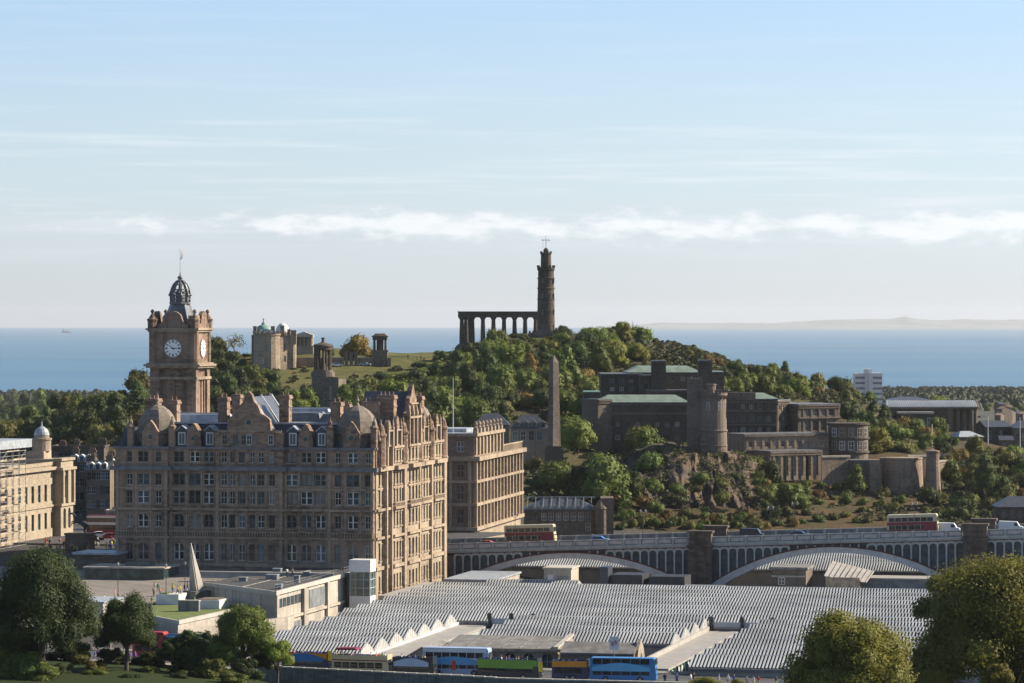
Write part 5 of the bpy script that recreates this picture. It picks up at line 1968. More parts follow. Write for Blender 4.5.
glazed_wall(oh, q, a, b, zb - 4, zt + 0.6, [(2.0, zb + 1.6, 1.0, 2.0), (4.6, zb + 1.6, 1.0, 2.0), (2.0, zb + 6, 1.0, 2.0), (4.6, zb + 6, 1.0, 2.0), (6.6, zb + 4, 0.8, 1.6)], 0.3)
q.face([(*a, zt + 0.6), (*b, zt + 0.6), (b[0], 10, zt + 0.6), (a[0], 10, zt + 0.6)])
q.face([(*b, zb - 4), (b[0], 12, zb - 4), (b[0], 12, zt + 0.6), (*b, zt + 0.6)])
q.build('wall', ['observ_stone'], oh)
for px, yt, w_ in ((254, 327, 1.2), (272, 327, 1.3), (281.5, 326.5, 1.3), (288, 330, 1.1), (293, 331, 2.0)):
    q = MB()
    q.cbox(X(px, D) - xo, 5 if px != 293 else 3.4, w_, w_, zt - 2, Zp(yt, D))
    q.cbox(X(px, D) - xo, 5 if px != 293 else 3.4, w_ + 0.25, w_ + 0.25, Zp(yt, D), Zp(yt, D) + 0.3)
    q.build('chimney', ['observ_stone'], oh)
q = MB()
q.lathe([(5.0, zt + 1.9), (0.2, zt + 3.6)], X(267, D) - xo, 0, 16)
q.extr([(X(252, D) - xo, zt + 1.3), (X(266, D) - xo, zt + 1.3), (X(259, D) - xo, zt + 3.3)], 3, 12)
q.build('roof', ['slate'], oh)
put_window(oh, X(268, D) - xo, -4.75, zb + 5.0, 0, 1.5, 2.8, 'pair')
put_window(oh, X(263, D) - xo, -4.5, zb + 1.0, 0, 1.0, 1.8)
finish_windows(oh)
D = 1385.0


def observatory_dome(px, y_top, y_bot, rpx, mat_, label, flat=1.0):
    zt_, zb_ = Zp(y_top, D), Zp(y_bot, D)
    r = rpx * D / F
    t = thing('observatory_dome', at(px, D, zb_ - 9), label, 'dome')
    m1 = MB()
    m1.lathe([(r * 1.06, zb_ - 9), (r * 1.06, zb_ - 0.3), (r * 1.15, zb_ - 0.2), (r * 1.15, zb_)], 0, 0, 20)
    m1.build('drum', ['observ_stone'], t)
    m1 = MB()
    h = zt_ - zb_
    m1.lathe([(r * cos(pi / 2 * k / 9), zb_ + h * sin(pi / 2 * k / 9)) for k in range(9)] + [(0.05, zt_)], 0, 0, 24)
    d_ = m1.build('dome', [mat_], t, smooth=True)
    return t, zt_


t, z = observatory_dome(263.5, 324.5, 331.5, 8.2, 'copper_dark', 'low green copper dome behind the turreted house')
q = MB()
q.lathe([(0.7, z - 0.2), (0.7, z + 0.5), (0.3, z + 0.8), (0.15, z + 1.6), (0.4, z + 1.9), (0.05, z + 2.4)], 0, 0, 8)
q.build('finial', ['copper_dark'], t)
t, z = observatory_dome(282.5, 323.0, 333.0, 7.0, 'white_paint', 'round white dome behind the turreted house')
q = MB()
q.box(-0.35, 0.35, -2.62, -2.3, z - 3.4, z - 0.9)
q.build('shutter', ['lead'], t)
zb, zt = Zp(346, D), Zp(337, D)
tp = thing('garden_temple', at(304, D, zb - 3), 'small pedimented temple building just right of the white dome', 'temple')
q = MB()
q.box(-3.0, 3.1, 0.8, 8, zb - 3, zt)
q.box(-3.4, 3.4, -0.4, 0.8, zb - 3, zb)
q.build('wall', ['observ_stone'], tp)
for k in range(5):
    q = MB()
    q.lathe([(0.34, zb), (0.27, zt - 0.2), (0.42, zt)], -2.7 + k * 1.35, 0.0, 10)
    q.build('column', ['observ_stone'], tp)
q = MB()
q.box(-3.3, 3.3, -0.5, 8.2, zt, zt + 0.7)
q.extr([(-3.5, zt + 0.7), (3.5, zt + 0.7), (0, zt + 2.0)], -0.6, 8.3)
q.build('pediment', ['coping'], tp)

# round temple memorial and the plain block below it
D = 1205.0
z = {y: Zp(y, D) for y in (338, 343, 347, 350, 370, 377, 392)}
dm = thing('round_temple', at(323, D, z[392] - 4), 'small dark round temple of columns on a drum, above the hotel roofs', 'monument')
q = MB()
q.lathe([(3.7, z[392] - 4), (3.6, z[377]), (3.85, z[377] + 0.1), (3.8, z[370] - 0.6), (3.2, z[370] - 0.6), (3.2, z[370])], 0, 0, 20)
q.build('drum', ['brown_stone'], dm)
for k in range(7):
    a = 2 * pi * (k + 0.35) / 7
    q = MB()
    q.lathe([(0.42, z[370]), (0.34, z[350] - 0.4), (0.52, z[350])], 2.55 * cos(a), 2.55 * sin(a), 10)
    q.build('column', ['black_stone'], dm)
q = MB()
q.lathe([(1.0, z[370]), (0.9, z[370] + 1.5), (0.6, z[370] + 2.6), (0.7, z[370] + 3.4), (0.2, z[370] + 4)], 0, 0, 10)
q.build('urn', ['black_stone'], dm)
q = MB()
q.lathe([(3.0, z[350]), (3.0, z[347]), (3.25, z[347] + 0.1), (3.25, z[347] + 0.35), (2.9, z[343] - 0.5), (1.5, z[343] - 0.1), (0.5, z[343] + 0.3), (0.4, z[338] - 0.4), (0.75, z[338]), (0.1, z[338] + 0.2)], 0, 0, 20)
q.build('roof', ['black_stone'], dm)
D = 1180.0
zb, zt = Zp(425, D), Zp(379, D)
pb = thing('stone_block_house', at(333, D, zb), 'square stone house with tall dark windows below the round temple', 'house')
q = MB()
w_ = 25 * D / F / 2
glazed_wall(pb, q, (-w_, -2), (w_ - 2, -4), zb, zt, [(1.4, zt - 6.4, 1.1, 4.0), (3.4, zt - 6.4, 1.1, 4.0)], 0.4)
q.face([(w_ - 2, -4, zb), (w_, 5, zb), (w_, 5, zt), (w_ - 2, -4, zt)])
q.face([(-w_, -2, zt), (w_ - 2, -4, zt), (w_, 5, zt), (-w_, 5, zt)])
q.box(-w_ - 0.3, w_ - 2, -3.2, -2.0, zt - 0.1, zt + 0.6)
q.build('wall', ['brown_stone'], pb)

# square columned memorial, boundary wall and gate piers
D = 1345.0
z = {y: Zp(y, D) for y in (334, 337, 340, 350, 364)}
pm = thing('square_memorial', at(380, D, z[364] - 3), 'square dark memorial with corner columns at the right end of the hilltop wall', 'monument')
q = MB()
q.cbox(0, 0, 5.4, 5.4, z[364] - 3, z[350] - 0.6)
q.cbox(0, 0, 6.0, 6.0, z[350] - 0.6, z[350])
q.build('base', ['brown_stone'], pm)
for sx_ in (-1, 0, 1):
    for sy_ in (-1, 1):
        q = MB()
        q.lathe([(0.42, z[350]), (0.35, z[340])], sx_ * 2.0, sy_ * 2.0, 8)
        q.build('column', ['black_stone'], pm)
q = MB()
q.cbox(0, 0.4, 2.4, 2.4, z[350], z[340])
q.cbox(0, 0, 5.2, 5.2, z[340], z[337])
q.cbox(0, 0, 5.8, 5.8, z[337], z[337] + 0.4)
q.prism([(-2.6, -2.6), (2.6, -2.6), (2.6, 2.6), (-2.6, 2.6)], z[337] + 0.4, z[334] + 0.2, top=[(-1.6, -1.6), (1.6, -1.6), (1.6, 1.6), (-1.6, 1.6)])
q.build('roof', ['black_stone'], pm)
bwall = thing('boundary_wall', at(338, 1342, 92), 'long low stone wall across the hilltop lawn', 'wall')
q, q2 = MB(), MB()
xo = X(338, 1342)
for p0, p1 in ((295, 344), (358, 373), (387, 391)):
    q.box(X(p0, 1342) - xo, X(p1, 1342) - xo, -0.3, 0.3, 88, Zp(358, 1342))
    q2.box(X(p0, 1342) - xo - 0.1, X(p1, 1342) - xo + 0.1, -0.4, 0.4, Zp(358, 1342), Zp(358, 1342) + 0.2)
q.build('wall', ['wall_stone'], bwall)
q2.build('coping', ['concrete'], bwall)
gt_ = thing('gateway', at(351, 1341, 92), 'stone gateway of tall piers in the hilltop wall', 'gateway')
for px in (346.5, 351.3, 356):
    q = MB()
    x = X(px, 1341) - X(351, 1341)
    zt = Zp(352.5, 1341)
    q.cbox(x, 0, 1.1, 1.2, 88, zt)
    q.cbox(x, 0, 1.5, 1.5, zt, zt + 0.35)
    q.build('pier', ['brown_stone'], gt_)
q = MB()
q.cbox(X(353.6, 1341) - X(351, 1341), 0, 1.8, 0.8, Zp(354.5, 1341), Zp(352.5, 1341))
q.build('lintel', ['brown_stone'], gt_)

# ---------------------------------------------------------------- old burial ground: obelisk, houses
D = 1040.0
zb, zt = Zp(446, D), Zp(362, D)
ob = thing('obelisk', at(554, D, zb - 4), 'tall dark stone obelisk standing free above the trees', 'obelisk')
q = MB()
q.prism([(-1.35, -1.35), (1.35, -1.35), (1.35, 1.35), (-1.35, 1.35)], zb, zt, 0, top=[(-0.9, -0.9), (0.9, -0.9), (0.9, 0.9), (-0.9, 0.9)])
q.prism([(-0.9, -0.9), (0.9, -0.9), (0.9, 0.9), (-0.9, 0.9)], zt, zt + 1.9, 0, top=[(-0.05, -0.05), (0.05, -0.05), (0.05, 0.05), (-0.05, 0.05)])
q.build('shaft', ['brown_stone'], ob, rz=0.62)
q = MB()
q.cbox(0, 0, 5.0, 5.0, zb - 4, zb - 0.6)
q.cbox(0, 0, 4.3, 4.3, zb - 0.6, zb)
q.build('pedestal', ['black_stone'], ob)


def house(name, label, cat, px0, px1, ytop, ybase, d, depth, wallm, roofm, wins, roof='hip', yridge=None, turn=0.0, base=None, chim=()):
    """wins = (picture column, row of the sill, w, h) on the front; turn = metres the right end lies farther off"""
    x0, x1 = X(px0, d), X(px1, d + turn)
    zb = Zp(ybase, d) - 3 if base is None else base
    ze = Zp(ytop, d)
    root = thing(name, ((x0 + x1) / 2, d, zb), label, cat)
    xo = (x0 + x1) / 2
    p, q_ = (x0 - xo, 0.0), (x1 - xo, turn)
    L = hypot(q_[0] - p[0], q_[1] - p[1])
    ux, uy = (q_[0] - p[0]) / L, (q_[1] - p[1]) / L
    nx, ny = -uy, ux
    wl = MB()
    ws = []
    for w_ in wins:
        t = (w_[0] - px0) / (px1 - px0) * L
        ws.append((t, Zp(w_[1], d), w_[2], w_[3], *(w_[4:])))
    glazed_wall(root, wl, p, q_, zb, ze, ws, 0.3)
    a, b = (p[0] + nx * depth, p[1] + ny * depth), (q_[0] + nx * depth, q_[1] + ny * depth)
    for c, e in ((q_, b), (b, a), (a, p)):
        wl.face([(*c, zb), (*e, zb), (*e, ze), (*c, ze)])
    wl.build('wall', [wallm], root)
    rf = MB()
    zr = Zp(yridge, d) if yridge else ze + 3

    def R(u, v, z):
        return (p[0] + ux * u + nx * v, p[1] + uy * u + ny * v, z)
    o = 0.35
    if roof == 'hip':
        i = min(depth / 2, L * 0.3)
        c = [R(-o, -o, ze), R(L + o, -o, ze), R(L + o, depth + o, ze), R(-o, depth + o, ze), R(i, depth / 2, zr), R(L - i, depth / 2, zr)]
        rf.v += c
        for f_ in ((0, 1, 5, 4), (1, 2, 5), (2, 3, 4, 5), (3, 0, 4)):
            rf.f.append(f_)
            rf.mi.append(0)
    elif roof == 'gable':
        c = [R(-o, -o, ze), R(L + o, -o, ze), R(L + o, depth + o, ze), R(-o, depth + o, ze), R(-o, depth / 2, zr), R(L + o, depth / 2, zr)]
        rf.v += c
        for f_ in ((0, 1, 5, 4), (2, 3, 4, 5)):
            rf.f.append(f_)
            rf.mi.append(0)
        for u in (0, L):
            wl2 = [R(u, 0, ze), R(u, depth, ze), R(u, depth / 2, zr)]
            rf.face(wl2, 1)
    else:
        i = 0.25
        rf.face([R(i, i, ze + 0.02), R(L - i, i, ze + 0.02), R(L - i, depth - i, ze + 0.02), R(i, depth - i, ze + 0.02)], 0)
        for (u0, v0), (u1, v1) in (((0, 0), (L, 0)), ((L, 0), (L, depth)), ((0, 0), (0, depth)), ((0, depth), (L, depth))):
            rf.beam(R(u0, v0, ze + 0.2), R(u1, v1, ze + 0.2), 0.5, 0.5, 1)
    rf.build('roof', [roofm, wallm], root)
    for px, yt, w_ in chim:
        t = (px - px0) / (px1 - px0) * L
        m_ = MB()
        cx, cy, _ = R(t, depth * 0.5, 0)
        zt_ = Zp(yt, d)
        m_.cbox(cx, cy, w_, 1.0, ze - 0.5, zt_)
        m_.cbox(cx, cy, w_ + 0.3, 1.3, zt_ - 0.35, zt_)
        ch_ = m_.build('chimney', [wallm], root)
        m_ = MB()
        n = max(2, int(w_ / 0.5))
        for k in range(n):
            m_.lathe([(0.15, zt_), (0.15, zt_ + 0.6)], cx - w_ / 2 + w_ * (k + 0.5) / n, cy, 6)
        m_.build('chimney_pots', ['brick_roof'], ch_)
    finish_windows(root)
    return root


hs = house('burial_ground_house', 'beige stone house with slate roof and little dormers left of the obelisk', 'house', 511, 548, 428.5, 452, 1050, 10, 'wall_stone', 'slate',
           [(515 + k * 8.2, 440.5, 1.5, 2.7) for k in range(4)], 'hip', 415.5)
for px in (517, 526, 534, 543):
    q = MB()
    x = X(px, 1050) - X(529.5, 1050)
    zz = Zp(428, 1050)
    q.extr([(x - 0.8, zz - 0.5), (x + 0.8, zz - 0.5), (x + 0.8, zz + 1.5), (x, zz + 2.1), (x - 0.8, zz + 1.5)], 0.3, 3.0, 0)
    q.box(x - 0.5, x + 0.5, 0.22, 0.3, zz, zz + 1.4, 1)
    q.build('dormer', ['wall_stone', 'pane_blue'], hs)
house('slate_roofed_house', 'long dark slate-roofed house half hidden by trees, left of the beige dormer house', 'house', 474, 509, 425, 446, 1075, 9, 'brown_stone', 'slate', [(480 + k * 7, 434, 1.3, 2) for k in range(4)], 'hip', 413.5)

# turreted building beside the bridge
D = 935.0
tb = house('turreted_building', 'brown stone building with a glazed roof and a small cone-topped turret behind the bridge', 'building', 524, 598, 510.5, 540, D, 14, 'house_stone', 'slate',
           [(529 + k * 7.4, 520.5, 1.25, 1.9) for k in range(9)] + [(529 + k * 7.4, 531, 1.25, 2.0) for k in range(9)], 'hip', 498.5)
q = MB()
xo = (X(524, D) + X(598, D)) / 2
x = X(600.5, D) - xo
q.lathe([(1.6, 50), (1.6, Zp(509, D)), (1.8, Zp(508.5, D)), (0.05, Zp(497, D))], x, -0.4, 12)
q.build('turret', ['house_stone'], tb)
q = MB()
q.box(X(602, D) - xo, X(613.5, D) - xo, -0.6, 10, 50, Zp(508.5, D))
q.box(X(601, D) - xo, X(614, D) - xo, -0.7, 10.2, Zp(508.5, D), Zp(498, D))
q.build('side_wing', ['house_stone'], tb)
q = MB()
for k in range(9):
    xx = X(527 + k * 8, D) - xo
    q.beam((xx, 0.2, Zp(509, D) + 0.2), (xx + 0.3, 6.6, Zp(500, D) + 0.5), 0.16, 0.12)
    q.cbox(xx + 0.9, 0.4, 1.2, 0.6, Zp(509.5, D), Zp(506, D))
q.box(X(526, D) - xo, X(596, D) - xo, 6.4, 7.2, Zp(499.5, D), Zp(498, D))
q.build('roof_glazing', ['iron_grey'], tb)

# ---------------------------------------------------------------- round tower of the old jail
D = 1060.0
jt = thing('round_tower', at(713.3, D, 66), 'round battlemented stone tower on the edge of the crag', 'tower')
z0, z1 = 66, Zp(397, D)
q = MB()
q.lathe([(4.2, z0), (3.95, Zp(446, D)), (3.8, Zp(430, D)), (3.65, z1), (4.0, z1 + 0.5), (4.0, z1 + 1.3)], 0, 0, 24)
for y in (446, 431):
    z = Zp(y, D)
    q.lathe([(3.8, z - 0.1), (4.1, z), (4.1, z + 0.3), (3.7, z + 0.45)], 0, 0, 24)
for k in range(18):
    a = 2 * pi * k / 18
    q.cbox(3.75 * cos(a), 3.75 * sin(a), 0.75, 0.75, z1 + 1.3, z1 + 2.1)
    q.cbox(3.85 * cos(a + 0.1), 3.85 * sin(a + 0.1), 0.35, 0.35, z1 - 0.5, z1 + 0.4)
q.lathe([(1.3, z1 + 1), (1.3, z1 + 3.2), (1.5, z1 + 3.3), (1.5, z1 + 3.7)], -0.6, 0.5, 10)
q.build('wall', ['jail_stone'], jt)
for y in (406, 425):
    for a in (-2.05, -1.1, -0.45):
        put_window(jt, 3.62 * cos(a) * 1.02, 3.62 * sin(a) * 1.02, Zp(y + 4, D), a + pi / 2, 0.95, 2.3)
q = MB()
q.box(-7.1, -3.0, -0.5, 6, z0, Zp(378.5, D))
for k in range(4):
    q.cbox(-6.7 + k * 1.1, -0.2, 0.6, 0.6, Zp(378.5, D), Zp(378.5, D) + 0.7)
q.box(-3.0, -1.0, 0.5, 5, z0, Zp(392, D))
q.build('stair_turret', ['brown_stone'], jt)
q = MB()
q.box(3.2, 12, 1.0, 4.0, Zp(396, D) - 1.2, Zp(392.5, D))
q.build('link_wall', ['brown_stone'], jt)

# ---------------------------------------------------------------- government offices spread along the crag
GX, GY = X(700, 1100), 1100.0
gov = thing('government_offices', (GX, GY, 66.0), 'dark stepped government building with flat towers and green copper roofs above the crag', 'government building')


def wing(px0, px1, yt, d, depth, mat_, rows=(), yb=None, turn=0.0, roofm='lead_dark', hip=None, name='wing', band=(), step=2.9, ww=1.3):
    """rows = (row of the sill, height in px); band = (row top, row bottom) of a dark ribbon of glass"""
    p = (X(px0, d) - GX, d - GY)
    q_ = (X(px1, d + turn) - GX, d + turn - GY)
    L = hypot(q_[0] - p[0], q_[1] - p[1])
    ux, uy = (q_[0] - p[0]) / L, (q_[1] - p[1]) / L
    nx, ny = -uy, ux
    zb = 66.0 if yb is None else Zp(yb, d)
    zt = Zp(yt, d)
    m_ = MB()
    ws = []
    n = max(1, int((L - 1.0) / step))
    for sill, hp in rows:
        for k in range(n):
            ws.append(((L - (n - 1) * step) / 2 + k * step, Zp(sill, d), ww, hp * d / F))
    glazed_wall(gov, m_, p, q_, zb, zt, ws, 0.35, 0, limit=90)
    a, b = (p[0] + nx * depth, p[1] + ny * depth), (q_[0] + nx * depth, q_[1] + ny * depth)
    for c, e in ((q_, b), (b, a), (a, p)):
        m_.face([(*c, zb), (*e, zb), (*e, zt), (*c, zt)])
    for yt_, h_ in band:
        z = Zp(yt_, d)
        m_.beam((p[0] - nx * 0.2, p[1] - ny * 0.2, z), (q_[0] - nx * 0.2, q_[1] - ny * 0.2, z), 0.7, h_, 1)
    for dz_, o_ in ((0.9, 0.25), (0.25, 0.4)):
        m_.beam((p[0] - nx * o_ / 2, p[1] - ny * o_ / 2, zt - dz_), (q_[0] - nx * o_ / 2, q_[1] - ny * o_ / 2, zt - dz_), o_ + 0.1, 0.35, 0)
    if rows and L > 8:
        for k in range(n + 1):
            u_ = (L - (n - 1) * step) / 2 + (k - 0.5) * step
            if 0.4 < u_ < L - 0.4:
                m_.prism([(p[0] + ux * (u_ - 0.2) - nx * 0.16, p[1] + uy * (u_ - 0.2) - ny * 0.16), (p[0] + ux * (u_ + 0.2) - nx * 0.16, p[1] + uy * (u_ + 0.2) - ny * 0.16), (p[0] + ux * (u_ + 0.2), p[1] + uy * (u_ + 0.2)), (p[0] + ux * (u_ - 0.2), p[1] + uy * (u_ - 0.2))], zb, zt - 1.1)
    wg = m_.build(name, [mat_, 'brown_stone'], gov)
    r = MB()

    def R(u, v, z):
        return (p[0] + ux * u + nx * v, p[1] + uy * u + ny * v, z)
    if hip:
        zr = Zp(hip, d)
        i = min(3.2, L * 0.3)
        r.prism([R(-0.6, -0.6, 0)[:2], R(L + 0.6, -0.6, 0)[:2], R(L + 0.6, depth + 0.6, 0)[:2], R(-0.6, depth + 0.6, 0)[:2]], zt + 0.25, zr, 0,
                top=[R(i, i, 0)[:2], R(L - i, i, 0)[:2], R(L - i, depth - i, 0)[:2], R(i, depth - i, 0)[:2]])
        r.prism([R(-0.7, -0.7, 0)[:2], R(L + 0.7, -0.7, 0)[:2], R(L + 0.7, depth + 0.7, 0)[:2], R(-0.7, depth + 0.7, 0)[:2]], zt, zt + 0.25, 1)
    else:
        r.prism([R(-0.1, -0.1, 0)[:2], R(L + 0.1, -0.1, 0)[:2], R(L + 0.1, depth + 0.1, 0)[:2], R(-0.1, depth + 0.1, 0)[:2]], zt, zt + 0.3, 0)
    r.build('roof', [roofm, 'lead_dark'], wg)
    return wg


wing(597, 688, 403, 1100, 15, 'black_stone', [(427, 5), (440, 5)], roofm='copper', hip=395.5, band=((413.5, 0.5), (404.5, 0.3)))
wing(584, 600, 392.5, 1104, 14, 'black_stone', [(403, 5)], roofm='copper_dark')
wing(598, 612, 400, 1097, 8, 'house_stone', [(412, 4)], turn=3)
wing(601, 642, 374.5, 1150, 24, 'black_stone', [(391, 4), (383, 4)])
wing(640, 662, 376, 1147, 20, 'house_stone', [(389, 6)], turn=1)
wing(628, 700, 373, 1156, 26, 'house_stone', [(381, 4)], roofm='copper', hip=366.5)
wing(652, 666, 361.5, 1140, 8, 'black_stone', [], name='tower')
wing(651, 690, 391, 1138, 8, 'house_stone', [], turn=2, step=4)
wing(699, 712, 361, 1132, 8, 'black_stone', [], name='tower')
wing(712, 724, 372.5, 1150, 20, 'house_stone', [(385, 5)], roofm='copper')
wing(700, 730, 391.5, 1112, 14, 'black_stone', [])
wing(726, 777, 399.5, 1100, 16, 'black_stone', [(409, 5), (421.5, 5.5), (432.5, 5.5)], roofm='copper', hip=393.5, band=((402, 0.35), (410.8, 0.5), (425, 0.3)), step=2.5)
wing(777, 790, 401, 1100, 16, 'house_stone', [(410, 4), (421, 5), (432, 5)], turn=9)
wing(790, 798, 404, 1116, 14, 'black_stone', [])
wing(798, 840, 405, 1103, 15, 'house_stone', [(416, 6.5), (431, 10)], turn=8, band=((418, 0.45),), ww=1.7)
wing(744, 829, 435, 1078, 12, 'wall_stone', [(447, 5)], turn=13, band=((436, 0.5), (450, 0.5)), step=2.7)
wing(770, 822, 452, 1070, 9, 'wall_stone', [(481, 25)], turn=9, step=2.6, ww=1.1)
# half-round east end
q = MB()
cx, cy = X(848, 1094) - GX, 1094 - GY
R_ = 5.9
q.lathe([(R_, 66), (R_, Zp(425, 1090))], cx, cy, 24)
for y in (425, 439, 453):
    z = Zp(y, 1090)
    q.lathe([(R_ + 0.02, z - 0.1), (R_ + 0.45, z), (R_ + 0.45, z + 0.5), (R_ - 0.2, z + 0.6)], cx, cy, 24, 0, 1)
q.build('round_end', ['house_stone', 'black_stone'], gov)
for y in (437, 450):
    for a in (-2.4, -1.95, -1.5, -1.05, -0.6):
        put_window(gov, cx + (R_ + 0.03) * cos(a), cy + (R_ + 0.03) * sin(a), Zp(y, 1090), a + pi / 2, 1.7, 2.6, limit=95)
finish_windows(gov)

# ---------------------------------------------------------------- old jail walls
jw = thing('jail_wall', at(880, 1068, 52), 'long old retaining wall with round bastions above the dry grass slope', 'wall')
xo = X(880, 1068)


def jwall(name, px0, px1, yt, d, turn=0.0, t=2.0, mat_='wall_stone', batter=0.0):
    m_ = MB()
    p = (X(px0, d) - xo, d - 1068)
    q_ = (X(px1, d + turn) - xo, d + turn - 1068)
    m_.prism([p, q_, (q_[0], q_[1] + t), (p[0], p[1] + t)], 52, Zp(yt, d), 0)
    m_.prism([(p[0], p[1] - 0.25), (q_[0] + 0.1, q_[1] - 0.25), (q_[0] + 0.1, q_[1] + t), (p[0], p[1] + t)], Zp(yt, d), Zp(yt, d) + 0.45, 1)
    return m_.build(name, [mat_, 'concrete'], jw)


jwall('wall', 822, 850, 457.5, 1073, 4)
jwall('wall', 850, 871, 461, 1076, 0, 2, 'brown_stone')
jwall('wall', 880, 893, 459, 1080)
jwall('wall', 908, 928, 457, 1078, 3, 2, 'brown_stone')
jwall('wall', 938, 952, 462, 1084, 6)
q = MB()
z = Zp(460, 1066)
p = X(869, 1066) - xo
q.prism([(p, -2.5), (p + 4.6, -2), (p + 4.6, 3), (p, 3)], 52, z, 0, top=[(p + 0.4, -0.5), (p + 3.3, 0), (p + 3.3, 3), (p + 0.4, 3)])
q.build('buttress', ['wall_stone'], jw)
q = MB()
q.lathe([(6.2, 50), (5.7, Zp(490, 1072)), (5.3, Zp(460, 1072)), (5.5, Zp(459, 1072)), (5.5, Zp(457.5, 1072))], X(904, 1072) - xo, 5, 24)
q.build('bastion', ['wall_stone'], jw)
q = MB()
q.lathe([(3.0, 50), (2.4, Zp(495, 1070)), (1.8, Zp(453, 1070)), (2.0, Zp(452, 1070)), (2.0, Zp(450.5, 1070)), (0.1, Zp(449, 1070))], X(932, 1070) - xo, 0, 16)
q.build('bastion', ['wall_stone'], jw)

# ---------------------------------------------------------------- school with the ribbed roof, lodge and neighbours
D = 1300.0
sc_ = thing('temple_school', at(930, D, 62), 'long dark school building with a pale ribbed roof and columned porch', 'school')
xo = X(930, D)
zr, ze, zb = Zp(401, D), Zp(408.5, D), Zp(436, D)
q = MB()
x0, x1 = X(886, D) - xo, X(976, D) - xo
wins = [(3 + k * 3.6, zb + 3.5, 1.3, 3.6) for k in range(6)]
glazed_wall(sc_, q, (x0, 0), (x0 + 23.5, 0), 62, ze, wins, 0.4)
q.box(x0 + 23.5, x1 - 1, 5, 14, 62, ze)
q.box(x0, x0 + 23.5, 0.5, 14, 62, ze - 0.1)
q.box(x0 - 5, x0, 3, 12, 62, ze - 3)
q.build('wall', ['black_stone'], sc_)
q = MB()
q.prism([(x0 - 0.5, -0.6), (x1 + 0.6, -0.6), (x1 + 0.6, 15), (x0 - 0.5, 15)], ze + 0.5, zr, 0, top=[(x0 + 1, 6.8), (x1 + 0.6, 6.8), (x1 + 0.6, 7.4), (x0 + 1, 7.4)])
n = 44
for k in range(n):
    xx = x0 + 0.2 + (x1 - x0) * k / (n - 1)
    q.beam((xx, -0.6, ze + 0.62), (xx + (0.9 if k == 0 else 0), 6.9, zr + 0.1), 0.28, 0.18, 1)
q.build('ribbed_roof', ['lead', 'roof_white'], sc_)
q = MB()
q.box(x0 - 0.6, x1 + 0.7, -0.8, 15.1, ze, ze + 0.5)
q.extr([(-0.8, ze + 0.5), (15.1, ze + 0.5), (7.1, zr + 0.5)], x1 + 0.65, x1 + 1.2, 0, axis='x')
q.build('cornice', ['brown_stone'], sc_)
for px in (950, 958, 964.5, 971, 975.5):
    q = MB()
    x = X(px, D) - xo
    if px == 950:
        q.cbox(x, 0.8, 1.7, 1.7, 62, ze)
    else:
        q.lathe([(0.75, 62), (0.62, ze - 0.7), (0.85, ze - 0.5), (0.85, ze)], x, 0.6, 12)
    q.build('column', ['house_stone'], sc_)
q = MB()
q.box(X(897, D) - xo, X(931, D) - xo, -6.5, -0.02, 62, Zp(413.5, D))
q.box(X(896, D) - xo, X(932, D) - xo, -6.9, -0.05, Zp(413.5, D), Zp(411.5, D), 1)
q.build('front_range', ['black_stone', 'coping'], sc_)
for px in (903, 912, 921, 927):
    put_window(sc_, X(px, D) - xo, -6.62, Zp(427, D), 0, 1.4, 3.4)
house('lodge', 'small grey lodge with a low pale roof in front of the school porch', 'lodge', 959, 983.5, 437, 455, 1215, 9, 'house_stone', 'lead', [(963, 447, 1.3, 2.4), (974, 447, 1.3, 2.4), (980, 447, 1.3, 2.4)], 'hip', 431.5, 3)
hp_ = house('villa', 'dark porticoed villa right of the pale-roofed lodge', 'house', 986, 1010, 427, 455, 1240, 10, 'black_stone', 'slate', [(990 + k * 5.6, 440, 1.3, 3.0) for k in range(4)], 'gable', 421, 2)
house('low_wing', 'low wing with a pediment in front of the dark villa', 'house', 1000, 1013, 440, 456, 1228, 6, 'house_stone', 'slate', [(1004, 450, 1.1, 2), (1009, 450, 1.1, 2)], 'gable', 436)
house('corner_house', 'dark house at the right edge of the picture above the slope', 'house', 1014, 1034, 428, 456, 1236, 10, 'brown_stone', 'slate', [(1018, 441, 1.2, 2.6), (1024, 441, 1.2, 2.6)], 'hip', 421)
house('slope_house', 'low dark house at the right end of the bridge below the slope', 'house', 998, 1040, 507, 535, 960, 10, 'black_stone', 'slate', [(1004 + k * 8, 518, 1.2, 2) for k in range(4)], 'hip', 497)
house('long_roof', 'low dark block behind the left half of the school roof', 'house', 890, 930, 400, 408, 1460, 14, 'black_stone', 'slate', [], 'hip', 397)

# tower block far behind
D = 2600.0
tbk = thing('tower_block', at(868, D, 40), 'pale slab tower block rising far behind the wooded ridge', 'tower block')
g = D / F
q = MB()
z0 = 40
for p0, p1, yt, y0 in ((855, 867, 373.5, 2), (868.5, 882, 373, -2)):
    q.box(X(p0, D) - X(868, D), X(p1, D) - X(868, D), y0, y0 + 14, z0, Zp(yt, D))
q.box(X(865, D) - X(868, D), X(872, D) - X(868, D), 0, 11, z0, Zp(369.2, D))
q.build('wall', ['tower_block'], tbk)
for p0, p1, y0 in ((855.6, 865, 2), (872.5, 881.6, -2)):
    q = MB()
    for k in range(8):
        z = z0 + 4 + k * 3.7
        q.box(X(p0, D) - X(868, D), X(p1, D) - X(868, D), y0 - 0.15, y0 - 0.02, z, z + 1.5)
    q.build('window_bands', ['iron_grey'], tbk)

